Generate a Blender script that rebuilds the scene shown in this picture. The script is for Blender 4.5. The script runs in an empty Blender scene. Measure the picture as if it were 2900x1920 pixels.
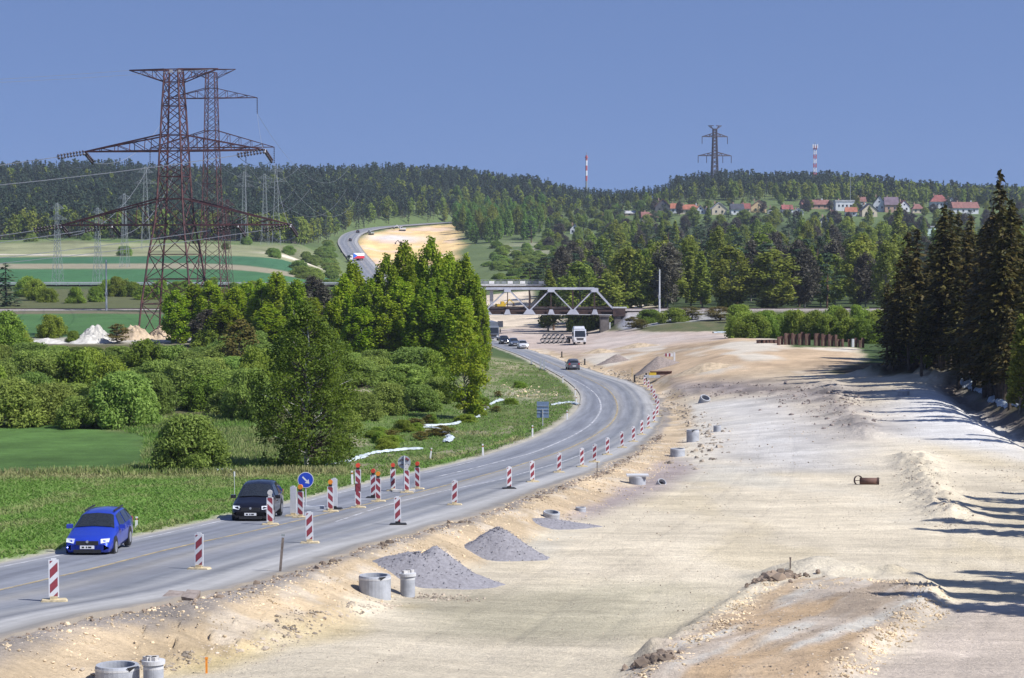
import bpy, math, random
import numpy as np
from mathutils import Vector, Matrix

scene = bpy.context.scene
COL = scene.collection
rng = np.random.default_rng(7)
random.seed(7)
R = math.radians

# ------------------------------------------------------------------ camera
W0, H0, FPX = 2900.0, 1920.0, 6000.0
ZC = 20.0
PITCH = math.atan(260.0 / FPX)
cam_d = bpy.data.cameras.new("camera")
cam_d.sensor_width = 36.0
cam_d.lens = FPX / W0 * 36.0
cam_d.clip_start = 0.5
cam_d.clip_end = 20000
cam = bpy.data.objects.new("camera", cam_d)
COL.objects.link(cam)
cam.location = (0, 0, ZC)
cam.rotation_euler = (math.pi / 2 - PITCH, 0, 0)
scene.camera = cam

# ------------------------------------------------------------------ light
SUN_EL, SUN_H = R(47), (0.885, -0.465)
world = bpy.data.worlds.new("World")
scene.world = world
world.use_nodes = True
wn, wl = world.node_tree.nodes, world.node_tree.links
wn.clear()
w_out = wn.new("ShaderNodeOutputWorld")
w_bg = wn.new("ShaderNodeBackground")
w_sky = wn.new("ShaderNodeTexSky")
w_sky.sky_type = 'NISHITA'
w_sky.sun_disc = False
w_sky.sun_elevation = SUN_EL
w_sky.sun_rotation = math.atan2(SUN_H[0], SUN_H[1])
w_sky.air_density = 1.0
w_sky.dust_density = 0.25
w_sky.ozone_density = 2.2
w_tc = wn.new("ShaderNodeTexCoord")
w_map = wn.new("ShaderNodeMapping")
w_map.inputs['Location'].default_value = (0, 0, 0.30)
w_map.inputs['Scale'].default_value = (1, 1, 0.8)
w_hsv = wn.new("ShaderNodeHueSaturation")
w_hsv.inputs['Saturation'].default_value = 1.06
w_hsv.inputs['Hue'].default_value = 0.514
w_bg.inputs['Strength'].default_value = 0.108
wl.new(w_tc.outputs['Generated'], w_map.inputs['Vector'])
wl.new(w_map.outputs['Vector'], w_sky.inputs['Vector'])
wl.new(w_sky.outputs['Color'], w_hsv.inputs['Color'])
wl.new(w_hsv.outputs['Color'], w_bg.inputs['Color'])
wl.new(w_bg.outputs['Background'], w_out.inputs['Surface'])

sun_d = bpy.data.lights.new("sun", 'SUN')
sun_d.energy = 4.6
sun_d.angle = R(0.53)
sun_d.color = (1.0, 0.965, 0.915)
sun = bpy.data.objects.new("sun", sun_d)
COL.objects.link(sun)
sv = Vector((SUN_H[0] * math.cos(SUN_EL), SUN_H[1] * math.cos(SUN_EL), math.sin(SUN_EL)))
sun.rotation_euler = sv.to_track_quat('Z', 'Y').to_euler()
sun.location = (60, -40, 90)

vs = scene.view_settings
vs.view_transform = 'Standard'
vs.look = 'None'
vs.exposure = 0.42
vs.gamma = 1.0
vs.use_curve_mapping = False
scene.cycles.max_bounces = 6
scene.cycles.transparent_max_bounces = 8
scene.cycles.volume_bounces = 0
scene.cycles.use_denoising = True

# ------------------------------------------------------------------ helpers: projection
_s, _c = math.sin(PITCH), math.cos(PITCH)

def ray(px, py):
    a = np.asarray(px, float) - W0 / 2
    b = H0 / 2 - np.asarray(py, float)
    return a, b * _s + FPX * _c, b * _c - FPX * _s

def at(px, py, D):
    """world point on the sight line of a photo pixel at forward distance D"""
    dx, dy, dz = ray(px, py)
    t = D / dy
    return np.stack([dx * t, dy * t, ZC + dz * t], -1)

def zz(py, D):
    return float(at(1450, py, D)[2])

# ------------------------------------------------------------------ helpers: noise
def _hash(ix, iy, seed):
    h = (ix * 374761393 + iy * 668265263 + seed * 1442695041) & 0xFFFFFFFF
    h = ((h ^ (h >> 13)) * 1274126177) & 0xFFFFFFFF
    return ((h ^ (h >> 16)) & 0xFFFF) / 65535.0

def vnoise(x, y, seed=0):
    x = np.asarray(x, float); y = np.asarray(y, float)
    ix = np.floor(x).astype(np.int64); iy = np.floor(y).astype(np.int64)
    fx = x - ix; fy = y - iy
    fx = fx * fx * (3 - 2 * fx); fy = fy * fy * (3 - 2 * fy)
    a = _hash(ix, iy, seed); b = _hash(ix + 1, iy, seed)
    c = _hash(ix, iy + 1, seed); d = _hash(ix + 1, iy + 1, seed)
    return (a * (1 - fx) + b * fx) * (1 - fy) + (c * (1 - fx) + d * fx) * fy * 1.0

def fbm(x, y, octs=4, seed=0):
    s = 0; a = 0.5; f = 1.0
    for o in range(octs):
        s = s + a * (vnoise(x * f, y * f, seed + o * 17) - 0.5)
        a *= 0.5; f *= 2.03
    return s * 1.6

def sstep(a, b, x):
    t = np.clip((x - a) / (b - a), 0, 1)
    return t * t * (3 - 2 * t)

def lin(r, g, b):
    f = lambda v: (v / 255 / 12.92) if v / 255 <= 0.04045 else ((v / 255 + 0.055) / 1.055) ** 2.4
    return (f(r), f(g), f(b))

# ------------------------------------------------------------------ helpers: meshes
def link(o, parent=None):
    COL.objects.link(o)
    if parent is not None:
        o.parent = parent
    return o

def np_mesh(name, V, F, mat=None, smooth=False):
    """V (n,3) array, F (m,k) array of equal polygons"""
    me = bpy.data.meshes.new(name)
    V = np.ascontiguousarray(V, dtype=np.float32); F = np.ascontiguousarray(F, dtype=np.int32)
    me.vertices.add(len(V)); me.vertices.foreach_set('co', V.ravel())
    m, k = F.shape
    me.loops.add(m * k); me.loops.foreach_set('vertex_index', F.ravel())
    me.polygons.add(m)
    me.polygons.foreach_set('loop_start', np.arange(0, m * k, k, dtype=np.int32))
    me.polygons.foreach_set('loop_total', np.full(m, k, dtype=np.int32))
    me.polygons.foreach_set('use_smooth', np.full(m, smooth, dtype=bool))
    if mat: me.materials.append(mat)
    me.update(calc_edges=True)
    return me

def vcol(me, name, arr):
    a = me.attributes.new(name, 'FLOAT_COLOR', 'POINT')
    c = np.ones((len(me.vertices), 4), np.float32); c[:, :3] = arr
    a.data.foreach_set('color', c.ravel())

def vfloat(me, name, arr):
    a = me.attributes.new(name, 'FLOAT', 'POINT')
    a.data.foreach_set('value', np.ascontiguousarray(arr, np.float32))

class MB:
    def __init__(s): s.v = []; s.f = []
    def add(s, vs, fs):
        o = len(s.v); s.v += [tuple(map(float, p)) for p in vs]; s.f += [tuple(i + o for i in f) for f in fs]; return s
    def box(s, c, d, rz=0.0, taper=1.0, ry=0.0):
        cx, cy, cz = c; hx, hy, hz = d[0] / 2, d[1] / 2, d[2] / 2
        P = []
        for z, t in ((-hz, 1.0), (hz, taper)):
            for x, y in ((-hx, -hy), (hx, -hy), (hx, hy), (-hx, hy)):
                P.append(Vector((x * t, y * t, z)))
        if ry: P = [Matrix.Rotation(ry, 3, 'Y') @ p for p in P]
        if rz: P = [Matrix.Rotation(rz, 3, 'Z') @ p for p in P]
        return s.add([(p.x + cx, p.y + cy, p.z + cz) for p in P],
                     [(3, 2, 1, 0), (4, 5, 6, 7), (0, 1, 5, 4), (1, 2, 6, 5), (2, 3, 7, 6), (3, 0, 4, 7)])
    def tube(s, a, b, r, n=6, r2=None, cap=True):
        a = Vector(a); b = Vector(b); r2 = r if r2 is None else r2
        d = b - a
        if d.length < 1e-6: return s
        q = d.to_track_quat('Z', 'Y')
        P = []
        for p, rr in ((a, r), (b, r2)):
            for i in range(n):
                t = 2 * math.pi * i / n + math.pi / n
                P.append(p + q @ Vector((math.cos(t) * rr, math.sin(t) * rr, 0)))
        F = [(i, (i + 1) % n, n + (i + 1) % n, n + i) for i in range(n)]
        if cap: F += [tuple(range(n - 1, -1, -1)), tuple(range(n, 2 * n))]
        return s.add(P, F)
    def bar(s, a, b, w, h=None):
        """square section member"""
        return s.tube(a, b, w * 0.7071, 4)
    def path(s, pts, r, n=5):
        for a, b in zip(pts[:-1], pts[1:]): s.tube(a, b, r, n, cap=False)
        return s
    def lathe(s, prof, n=20, c=(0, 0, 0), closed=False):
        P = []; m = len(prof)
        for r, z in prof:
            for i in range(n):
                t = 2 * math.pi * i / n
                P.append((c[0] + r * math.cos(t), c[1] + r * math.sin(t), c[2] + z))
        F = []
        for j in range(m - 1 + (1 if closed else 0)):
            k = (j + 1) % m
            for i in range(n):
                F.append((j * n + i, j * n + (i + 1) % n, k * n + (i + 1) % n, k * n + i))
        if not closed:
            F.append(tuple(range(n - 1, -1, -1))); F.append(tuple((m - 1) * n + i for i in range(n)))
        return s.add(P, F)
    def prism(s, poly, x0, x1, axis='x'):
        """extrude a 2D polygon (a,b) along an axis"""
        n = len(poly)
        f = {'x': lambda t, p: (t, p[0], p[1]), 'y': lambda t, p: (p[0], t, p[1]), 'z': lambda t, p: (p[0], p[1], t)}[axis]
        P = [f(x0, p) for p in poly] + [f(x1, p) for p in poly]
        F = [tuple(range(n - 1, -1, -1)), tuple(range(n, 2 * n))] + [(i, (i + 1) % n, n + (i + 1) % n, n + i) for i in range(n)]
        return s.add(P, F)
    def mesh(s, name, mat, smooth=False):
        me = bpy.data.meshes.new(name)
        me.from_pydata(s.v, [], s.f)
        if mat: me.materials.append(mat)
        if smooth: me.polygons.foreach_set('use_smooth', [True] * len(me.polygons))
        me.update()
        return me
    def build(s, name, mat, parent=None, smooth=False, fix=True):
        me = s.mesh(name, mat, smooth)
        if fix:
            import bmesh
            bm = bmesh.new(); bm.from_mesh(me); bmesh.ops.recalc_face_normals(bm, faces=bm.faces[:]); bm.to_mesh(me); bm.free()
        return link(bpy.data.objects.new(name, me), parent)

def tag(o, label=None, cat=None, group=None, kind=None):
    if label: o['label'] = label
    if cat: o['category'] = cat
    if group: o['group'] = group
    if kind: o['kind'] = kind
    return o

def thing(name, label, cat, loc=(0, 0, 0), rz=0.0, group=None):
    o = bpy.data.objects.new(name, None)
    o.empty_display_size = 0.2
    COL.objects.link(o)
    o.location = loc; o.rotation_euler = (0, 0, rz)
    return tag(o, label, cat, group)

def copy_tree(o, parent=None):
    c = o.copy(); COL.objects.link(c); c.parent = parent
    for k in o.children: copy_tree(k, c)
    return c

# ------------------------------------------------------------------ helpers: materials
def mat(name, col, rough=0.7, metal=0.0, var=0.12, scale=8.0, bump=0.0, bscale=40.0, col2=None, spec=0.5, objrand=0.0, coat=0.0, emit=None):
    m = bpy.data.materials.new(name); m.use_nodes = True
    n, l = m.node_tree.nodes, m.node_tree.links
    b = n['Principled BSDF']
    b.inputs['Roughness'].default_value = rough
    b.inputs['Metallic'].default_value = metal
    b.inputs['Specular IOR Level'].default_value = spec
    b.inputs['Coat Weight'].default_value = coat
    tc = n.new('ShaderNodeTexCoord')
    nz = n.new('ShaderNodeTexNoise'); nz.inputs['Scale'].default_value = scale; nz.inputs['Detail'].default_value = 6
    l.new(tc.outputs['Object'], nz.inputs['Vector'])
    rp = n.new('ShaderNodeValToRGB')
    c2 = col2 or tuple(min(1, c * (1 + var)) for c in col)
    c1 = col if col2 else tuple(c * (1 - var) for c in col)
    rp.color_ramp.elements[0].position = 0.35; rp.color_ramp.elements[1].position = 0.65
    rp.color_ramp.elements[0].color = (*c1, 1); rp.color_ramp.elements[1].color = (*c2, 1)
    l.new(nz.outputs['Fac'], rp.inputs['Fac'])
    out = rp.outputs['Color']
    if objrand:
        oi = n.new('ShaderNodeObjectInfo'); hs = n.new('ShaderNodeHueSaturation')
        mr = n.new('ShaderNodeMapRange'); mr.inputs['To Min'].default_value = 1 - objrand; mr.inputs['To Max'].default_value = 1 + objrand
        l.new(oi.outputs['Random'], mr.inputs['Value']); l.new(mr.outputs['Result'], hs.inputs['Value']); l.new(out, hs.inputs['Color']); out = hs.outputs['Color']
    l.new(out, b.inputs['Base Color'])
    if bump:
        n2 = n.new('ShaderNodeTexNoise'); n2.inputs['Scale'].default_value = bscale; n2.inputs['Detail'].default_value = 4
        l.new(tc.outputs['Object'], n2.inputs['Vector'])
        bp = n.new('ShaderNodeBump'); bp.inputs['Strength'].default_value = bump; bp.inputs['Distance'].default_value = 0.02
        l.new(n2.outputs['Fac'], bp.inputs['Height']); l.new(bp.outputs['Normal'], b.inputs['Normal'])
    if emit:
        b.inputs['Emission Color'].default_value = (*emit[0], 1); b.inputs['Emission Strength'].default_value = emit[1]
    return m

# ------------------------------------------------------------------ terrain: heights
_RD = np.array([20, 40, 57, 68, 86, 100, 125, 150, 182, 222, 310, 400, 520, 560.])
_RZ = ZC + np.array([-7.4, -8.6, -9.5, -10.3, -11.3, -12.05, -13.2, -14.15, -15.4, -16.6, -18.0, -19.2, -20.6, -20.9])
_fd = np.linspace(20, 560, 2700)
_fz = np.interp(_fd, _RD, _RZ)
_k = np.hanning(61); _k /= _k.sum()
_fz = np.convolve(np.pad(_fz, 30, mode='edge'), _k, mode='valid')

def zroad(D):
    return np.interp(D, _fd, _fz)

_ry = np.array([FPX * 0 + (lambda z, D: 0)(0, 0)])  # placeholder replaced below
def _pix_y(D, z):
    # projected row of a point at distance D and height z
    v = (z - ZC)
    yc = D * _s + v * _c; zc = D * _c - v * _s
    return H0 / 2 - FPX * yc / zc
_fy = _pix_y(_fd, _fz)

def on_road(px, py):
    """photo pixel on the main road -> world point"""
    D = np.interp(-np.asarray(py, float), -_fy, _fd)
    return at(px, py, D)

L_PIX = [(-2600, 2140), (-1700, 1955), (-900, 1792), (-400, 1680), (0, 1594), (330, 1530), (649, 1461), (900, 1403), (1102, 1353), (1230, 1325), (1347, 1296), (1430, 1270), (1506, 1243),
         (1562, 1215), (1604, 1186), (1632, 1160), (1643, 1138), (1640, 1112), (1622, 1092), (1590, 1068), (1531, 1035), (1457, 1000), (1415, 985), (1385, 974)]
R_PIX = [(-1500, 2210), (-700, 1990), (-300, 1885), (0, 1801), (239, 1739), (427, 1709), (611, 1677), (790, 1624), (990, 1554), (1156, 1510), (1308, 1463), (1400, 1432), (1515, 1392),
         (1604, 1361), (1691, 1330), (1750, 1300), (1790, 1276), (1834, 1244), (1862, 1217), (1874, 1193), (1872, 1165), (1857, 1133), (1838, 1108), (1808, 1088), (1732, 1065), (1643, 1037), (1570, 1012), (1503, 991), (1452, 977), (1418, 969)]

def catmull(P, n):
    P = np.asarray(P, float)
    d = np.r_[0, np.cumsum(np.linalg.norm(np.diff(P, axis=0), axis=1))]
    t = np.linspace(0, d[-1], n)
    out = np.empty((n, P.shape[1]))
    # monotone-ish cubic via finite differences
    m = np.gradient(P, d, axis=0)
    i = np.clip(np.searchsorted(d, t, 'right') - 1, 0, len(d) - 2)
    h = (d[i + 1] - d[i]); s = ((t - d[i]) / h)[:, None]; h = h[:, None]
    out = (2 * s**3 - 3 * s**2 + 1) * P[i] + (s**3 - 2 * s**2 + s) * h * m[i] + (-2 * s**3 + 3 * s**2) * P[i + 1] + (s**3 - s**2) * h * m[i + 1]
    return out

LW = catmull(np.array([on_road(*p)[:2] for p in L_PIX]), 900)
RW = catmull(np.array([on_road(*p)[:2] for p in R_PIX]), 260)
FAR = [(1330, 955, 475), (1290, 935, 520), (1230, 890, 620), (1150, 850, 800), (1085, 806, 1000), (1050, 772, 1110), (1024, 740, 1200), (996, 705, 1300), (986, 680, 1380), (1008, 659, 1450), (1070, 645, 1520), (1170, 636, 1600), (1280, 629, 1680), (1420, 622, 1790)]
FARW = np.array([at(*p) for p in FAR])
# pair the right edge samples with the nearest left edge samples (kept in order)
idx = np.array([np.argmin(((LW - r) ** 2).sum(1)) for r in RW]); idx = np.maximum.accumulate(idx)
_k = np.ones(9) / 9
idx = np.convolve(np.pad(idx.astype(float), 4, mode='edge'), _k, mode='valid').astype(int)
SL, SR = LW[idx], RW
# far stations: offsets from the centre line
_cl = (SL[-1] + SR[-1]) / 2
fc = np.vstack([np.r_[_cl, zroad(_cl[1])][None], FARW])
fcs = catmull(fc, 160)[3:]
tan = np.gradient(fcs[:, :2], axis=0); tan /= np.linalg.norm(tan, axis=1)[:, None]
nrm = np.stack([tan[:, 1], -tan[:, 0]], 1)
fw = np.interp(fcs[:, 1], [400, 480, 900, 1100, 2000], [4.2, 4.8, 5.5, 6.6, 6.6])[:, None]
SLa = np.vstack([SL, fcs[:, :2] - nrm * fw]); SRa = np.vstack([SR, fcs[:, :2] + nrm * fw])
SZ = np.r_[zroad((SL[:, 1] + SR[:, 1]) / 2), fcs[:, 2]]
SZl = np.r_[zroad(SL[:, 1]), fcs[:, 2]]; SZr = np.r_[zroad(SR[:, 1]), fcs[:, 2]]

# control points: photo column, height row, distance
CP = [(0, 1500, 95), (0, 1400, 125), (0, 1350, 143), (0, 1200, 195), (400, 1420, 115), (400, 1350, 143), (650, 1375, 130), (870, 1330, 150), (1000, 1290, 166),
      (1200, 1225, 192), (1350, 1180, 215), (1450, 1128, 245), (1510, 1075, 285), (1400, 1008, 350), (1250, 1000, 330), (900, 1000, 320), (600, 1000, 315), (300, 1000, 315),
      (600, 1180, 200), (300, 1100, 245), (900, 1100, 245), (1100, 1100, 250), (-300, 1000, 315), (-300, 1200, 195), (-300, 1380, 143), (-900, 1200, 195), (-900, 1000, 315),
      (-600, 1600, 100), (-900, 1480, 130), (0, 940, 370), (400, 940, 365), (700, 940, 375), (1000, 945, 380), (-600, 940, 370), (0, 895, 470), (450, 895, 470), (900, 900, 470),
      (0, 850, 545), (400, 850, 545), (800, 845, 560), (-600, 850, 545), (0, 805, 640), (400, 796, 680), (800, 780, 700), (-600, 800, 660), (0, 745, 820), (400, 742, 830), (800, 735, 880),
      (0, 700, 1050), (400, 702, 1050), (800, 715, 1000), (-600, 700, 1050), (0, 682, 1160), (500, 682, 1160), (850, 692, 1160), (-600, 682, 1160), (900, 645, 1400), (700, 655, 1350), (930, 700, 1250), (900, 760, 1050), (940, 745, 1140), (940, 690, 1330), (960, 662, 1430),
      (1200, 770, 1060), (1250, 738, 1230), (1200, 692, 1390), (1270, 652, 1510), (1100, 700, 1360), (1110, 668, 1430), (1150, 612, 1650), (1300, 615, 1700), (1350, 700, 1300), (1330, 655, 1450), (1400, 770, 950), (1430, 832, 720), (1600, 832, 700), (1500, 790, 850), (1700, 800, 800),
      (1500, 700, 1280), (1600, 690, 1330), (1750, 642, 1480), (1850, 618, 1540), (2000, 610, 1550), (2200, 608, 1550), (2400, 612, 1540), (2600, 665, 1380), (2600, 600, 1600), (2800, 610, 1560), (3300, 610, 1560),
      (1780, 870, 520), (2000, 872, 520), (2300, 874, 520), (2700, 874, 520), (3300, 874, 520), (2300, 782, 800), (1900, 750, 900), (2700, 782, 800), (3300, 782, 800), (2100, 705, 1100), (2600, 712, 1100), (3300, 700, 1100),
      (2300, 948, 400), (2000, 940, 420), (2600, 985, 340), (3300, 985, 340), (1850, 925, 460), (1450, 945, 490),
      (2060, 958, 325), (2200, 962, 315), (2340, 985, 300), (2450, 1000, 285), (2050, 1005, 275), (2250, 1030, 262), ]
CW = [at(*p) for p in CP]
def cz(px, z, D):
    CW.append(np.array([(px - 1450) / FPX * D, D, ZC + z]))
for px in (-900, 400, 1300, 2000, 2900, 4500):
    cz(px, -8.2, 25)
for px in (900, 1500, 2100, 2900, 3800):
    cz(px, -10.3 + (0.35 if px < 1000 else 0), 50); cz(px, -11.1 + (0.3 if px < 1000 else 0), 62)
for px in (1300, 1800, 2400, 2900, 3800):
    cz(px, -12.0, 80); cz(px, -12.9, 102)
for px, z in ((1650, -13.9), (2000, -13.7), (2400, -13.4), (2900, -13.2), (3800, -12.8)):
    cz(px, z, 130)
for px, z in ((1900, -15.0), (2200, -14.2), (2600, -13.5), (2900, -13.0), (3600, -12.6)):
    cz(px, z, 170)
for px, z in ((1940, -16.2), (2150, -15.0), (2450, -13.9), (2800, -13.2), (3600, -12.6)):
    cz(px, z, 215)
for px, z in ((1830, -16.8), (2500, -14.3), (2800, -13.8), (3600, -13.0)):
    cz(px, z, 262)
for px, z, D in ((1780, -17.3, 335), (1690, -18.7, 395), (1620, -19.4, 430), (1900, -15.9, 300), (1720, -17.9, 312), (1800, -17.1, 285), (1860, -16.6, 250), (1700, -20.2, 500), (1735, -19.2, 492), (1695, -20.0, 527), (1600, -20.5, 515), (1450, -20.7, 515), (1640, -20.0, 470), (1560, -20.0, 450)): cz(px, z, D)
CREST = [(-700, 460), (0, 457), (300, 457), (600, 470), (900, 467), (1080, 459), (1300, 470), (1500, 492), (1650, 518), (1800, 556), (1875, 566), (1915, 505), (1960, 490), (2100, 484), (2300, 490), (2500, 502), (2700, 520), (2900, 528), (3500, 535)]
for px, ty in CREST:
    D = 2050 if px < 1900 else 1950
    h = 17 if px < 1900 else 16
    z = (700 - ty) / FPX * D - h
    cz(px, z, D); cz(px, z - 12, 2500); cz(px, -5, 6500)
    if px < 1000: cz(px, z * 0.52, 1580)
for i in range(0, len(fcs), 9):
    CW.append(fcs[i])
CW = np.array(CW)

def _uv(X, Y):
    Ye = np.maximum(Y, 25.0)
    return np.stack([np.clip(X / Ye, -0.9, 0.9) * 7.0, np.log(Ye) * 2.6], -1)
_cu = _uv(CW[:, 0], CW[:, 1]); _n = len(CW)
_A = np.linalg.norm(_cu[:, None] - _cu[None], axis=2)
_M = np.zeros((_n + 3, _n + 3)); _M[:_n, :_n] = _A + np.eye(_n) * -1e-3; _M[:_n, _n] = 1; _M[:_n, _n + 1:] = _cu; _M[_n:, :_n] = _M[:_n, _n:].T
_w = np.linalg.solve(_M, np.r_[CW[:, 2], 0, 0, 0])

def base_z(X, Y):
    X = np.asarray(X, float); Y = np.asarray(Y, float)
    sh = X.shape; u = _uv(X.ravel(), Y.ravel()); out = np.empty(len(u))
    for i in range(0, len(u), 20000):
        q = u[i:i + 20000]
        r = np.sqrt((q[:, :1] - _cu[None, :, 0]) ** 2 + (q[:, 1:] - _cu[None, :, 1]) ** 2)
        out[i:i + 20000] = r @ _w[:_n] + _w[_n] + q @ _w[_n + 1:]
    return out.reshape(sh)

# road as a chain of quads: signed distance outside its two edges, and the road height there
_RC = (SLa + SRa) / 2; _RHW = np.linalg.norm(SLa - SRa, axis=1) / 2
def road_dist(X, Y):
    """distance beyond the road edge (negative inside), nearest station height, side (+1 right / -1 left)"""
    sh = np.shape(X); P = np.stack([np.ravel(X), np.ravel(Y)], 1)
    d = np.full(len(P), 1e9); h = np.zeros(len(P)); sd = np.ones(len(P))
    near = np.abs(P[:, 0] - np.interp(P[:, 1], [0, 100, 300, 2000], [-8, -2, 8, -90])) < 30 + 0.25 * np.abs(P[:, 1])
    ids = np.nonzero(near & (P[:, 1] < 1900))[0]
    C = _RC
    for i in range(0, len(ids), 12000):
        q = P[ids[i:i + 12000]]
        D2 = (q[:, :1] - C[None, :, 0]) ** 2 + (q[:, 1:] - C[None, :, 1]) ** 2
        j = np.argmin(D2, 1)
        ax = SRa[j] - SLa[j]; wd = np.linalg.norm(ax, axis=1); ax /= wd[:, None]
        lat = ((q - C[j]) * ax).sum(1)
        lon = np.sqrt(np.maximum(D2[np.arange(len(q)), j] - lat ** 2, 0))
        seg = 3.0 + q[:, 1] * 0.02
        d[ids[i:i + 12000]] = np.hypot(np.maximum(np.abs(lat) - wd / 2, 0), np.maximum(lon - seg, 0)) + np.minimum(np.abs(lat) - wd / 2, 0) * (lon < seg)
        t = np.clip(lat / wd + 0.5, 0, 1)
        h[ids[i:i + 12000]] = SZl[j] * (1 - t) + SZr[j] * t
        sd[ids[i:i + 12000]] = np.sign(lat)
    return d.reshape(sh), h.reshape(sh), sd.reshape(sh)

RAIL_Z = ZC - 14.75
RAIL_Y = lambda X: 500 + 0.02 * X
SIDE_Z = ZC - 11.0
SIDE_Y = lambda X: 620 - 0.015 * X
RAIL_GAP = (-27.5, 25.0)
SIDE_GAP = (-32.0, 8.5)
EXTRA = []          # extra local shapes added below (functions of X, Y -> height to add)

def ground(X, Y, detail=False):
    X = np.asarray(X, float); Y = np.asarray(Y, float)
    z = base_z(X, Y)
    for fn in EXTRA: z = z + fn(X, Y)
    # railway and side road banks
    for zt, yf, gap, hw, sl in ((RAIL_Z, RAIL_Y, RAIL_GAP, 2.6, 0.62), (SIDE_Z, SIDE_Y, SIDE_GAP, 3.8, 0.6)):
        dy = np.abs(Y - yf(X))
        bank = zt - 0.02 - np.maximum(dy - hw, 0) * sl
        g = np.maximum(np.maximum(gap[0] - X, X - gap[1]), -50)
        bank = bank - np.maximum(2.0 - g, 0) * 1.1
        ok = (Y > 430) & (Y < 700)
        z = np.where(ok, np.maximum(z, bank), z)
    d, h, sd = road_dist(X, Y)
    wb = np.where(sd > 0, 3.6, 5.0) + np.clip(Y - 250, 0, 600) * 0.012
    t = sstep(0.15, 1, np.clip(d / wb, 0, 1))
    z = np.where(d < wb, (h - 0.07 - 0.6 * sstep(440, 560, Y)) * (1 - t) + z * t, z)
    z = np.where(d <= 0, h - 0.10 - 0.9 * sstep(440, 560, Y), z)
    return z

_md = np.exp(np.linspace(math.log(30), math.log(4200), 2600))
def G(px, py):
    """first ground point seen at a photo pixel"""
    P = at(px, py, _md)
    g = ground(P[:, 0], P[:, 1])
    below = P[:, 2] < g
    k = int(np.argmax(below)) if below.any() else len(_md) - 1
    if k > 0:
        a = P[k - 1, 2] - g[k - 1]; b = P[k, 2] - g[k]; t = a / (a - b + 1e-12)
        D = _md[k - 1] * (1 - t) + _md[k] * t
    else: D = _md[k]
    p = at(px, py, D)
    return Vector((p[0], p[1], float(ground(p[0], p[1]))))

def GD(px, D):
    """ground point in a photo column at a given distance"""
    X = (px - W0 / 2) / FPX * D / _c
    return Vector((X, D, float(ground(X, D))))

def poly_sd(X, Y, poly):
    """signed distance to a world polygon (negative inside)"""
    P = np.asarray(poly, float); n = len(P)
    d2 = np.full(np.shape(X), 1e18); ins = np.zeros(np.shape(X), bool)
    for i in range(n):
        a = P[i]; b = P[(i + 1) % n]; e = b - a
        wx = X - a[0]; wy = Y - a[1]
        t = np.clip((wx * e[0] + wy * e[1]) / (e @ e + 1e-12), 0, 1)
        d2 = np.minimum(d2, (wx - e[0] * t) ** 2 + (wy - e[1] * t) ** 2)
        c = ((a[1] > Y) != (b[1] > Y)) & (X < (b[0] - a[0]) * (Y - a[1]) / (b[1] - a[1] + 1e-12) + a[0])
        ins ^= c
    return np.where(ins, -1, 1) * np.sqrt(d2)

def line_d(X, Y, pts):
    d2 = np.full(np.shape(X), 1e18)
    P = np.asarray(pts, float)
    for a, b in zip(P[:-1], P[1:]):
        e = b - a; wx = X - a[0]; wy = Y - a[1]
        t = np.clip((wx * e[0] + wy * e[1]) / (e @ e + 1e-12), 0, 1)
        d2 = np.minimum(d2, (wx - e[0] * t) ** 2 + (wy - e[1] * t) ** 2)
    return np.sqrt(d2)

def wpoly(pix):
    return [tuple(G(*p)[:2]) for p in pix]

# ------------------------------------------------------------------ terrain: local shapes
_w_plateau = wpoly([(1812, 1935), (1950, 1800), (2180, 1655), (2330, 1632), (2580, 1640), (2650, 1690), (2480, 1800), (2360, 1935)])
_w_ridgeA = wpoly([(1830, 1905), (1960, 1800), (2090, 1715), (2180, 1655)])
_w_ridgeB = wpoly([(2330, 1660), (2480, 1640), (2600, 1650), (2650, 1690), (2560, 1765), (2440, 1850), (2380, 1925)])
_w_clodA = tuple(G(2205, 1640)[:2]); _w_clodB = tuple(G(2325, 1640)[:2]); _w_clodC = tuple(G(1850, 1870)[:2])
_w_rr = wpoly([(2590, 1295), (2640, 1390), (2690, 1470)])
_w_rs = wpoly([(2350, 1085), (2400, 1170), (2460, 1235)])
_w_ditch = wpoly([(2700, 1075), (2800, 1150), (2900, 1205), (3100, 1290)])
_w_bankr = wpoly([(2480, 1062), (2620, 1060), (2720, 1075)])
_w_edge = wpoly([(150, 1930), (480, 1880), (700, 1820), (900, 1750), (1060, 1715)])
def _gauss(X, Y, c, h, r): return h * np.exp(-((X - c[0]) ** 2 + (Y - c[1]) ** 2) / (r * r))
def _ridge(pts, h, w, seed=0, ragged=0.6):
    P = np.array(pts); lo = P.min(0) - 4 * w; hi = P.max(0) + 4 * w
    def f(X, Y):
        out = np.zeros(np.shape(X))
        m = (X > lo[0]) & (X < hi[0]) & (Y > lo[1]) & (Y < hi[1])
        if m.any():
            d = line_d(X[m], Y[m], pts)
            out[m] = h * np.exp(-(d / w) ** 2) * (1 + ragged * 2 * fbm(X[m] * 1.3, Y[m] * 1.3, 3, seed))
        return out
    return lambda X, Y: f(np.atleast_1d(X), np.atleast_1d(Y)).reshape(np.shape(X))
def _plateau(X, Y):
    X1 = np.atleast_1d(X).astype(float); Y1 = np.atleast_1d(Y).astype(float); out = np.zeros(X1.shape)
    m = (Y1 < 100) & (X1 > 0) & (X1 < 25)
    if m.any(): out[m] = (0.36 + 0.22 * fbm(X1[m] / 1.5, Y1[m] / 2.5, 3, 44)) * sstep(0.9, -0.9, poly_sd(X1[m], Y1[m], _w_plateau))
    return out.reshape(np.shape(X))
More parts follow.
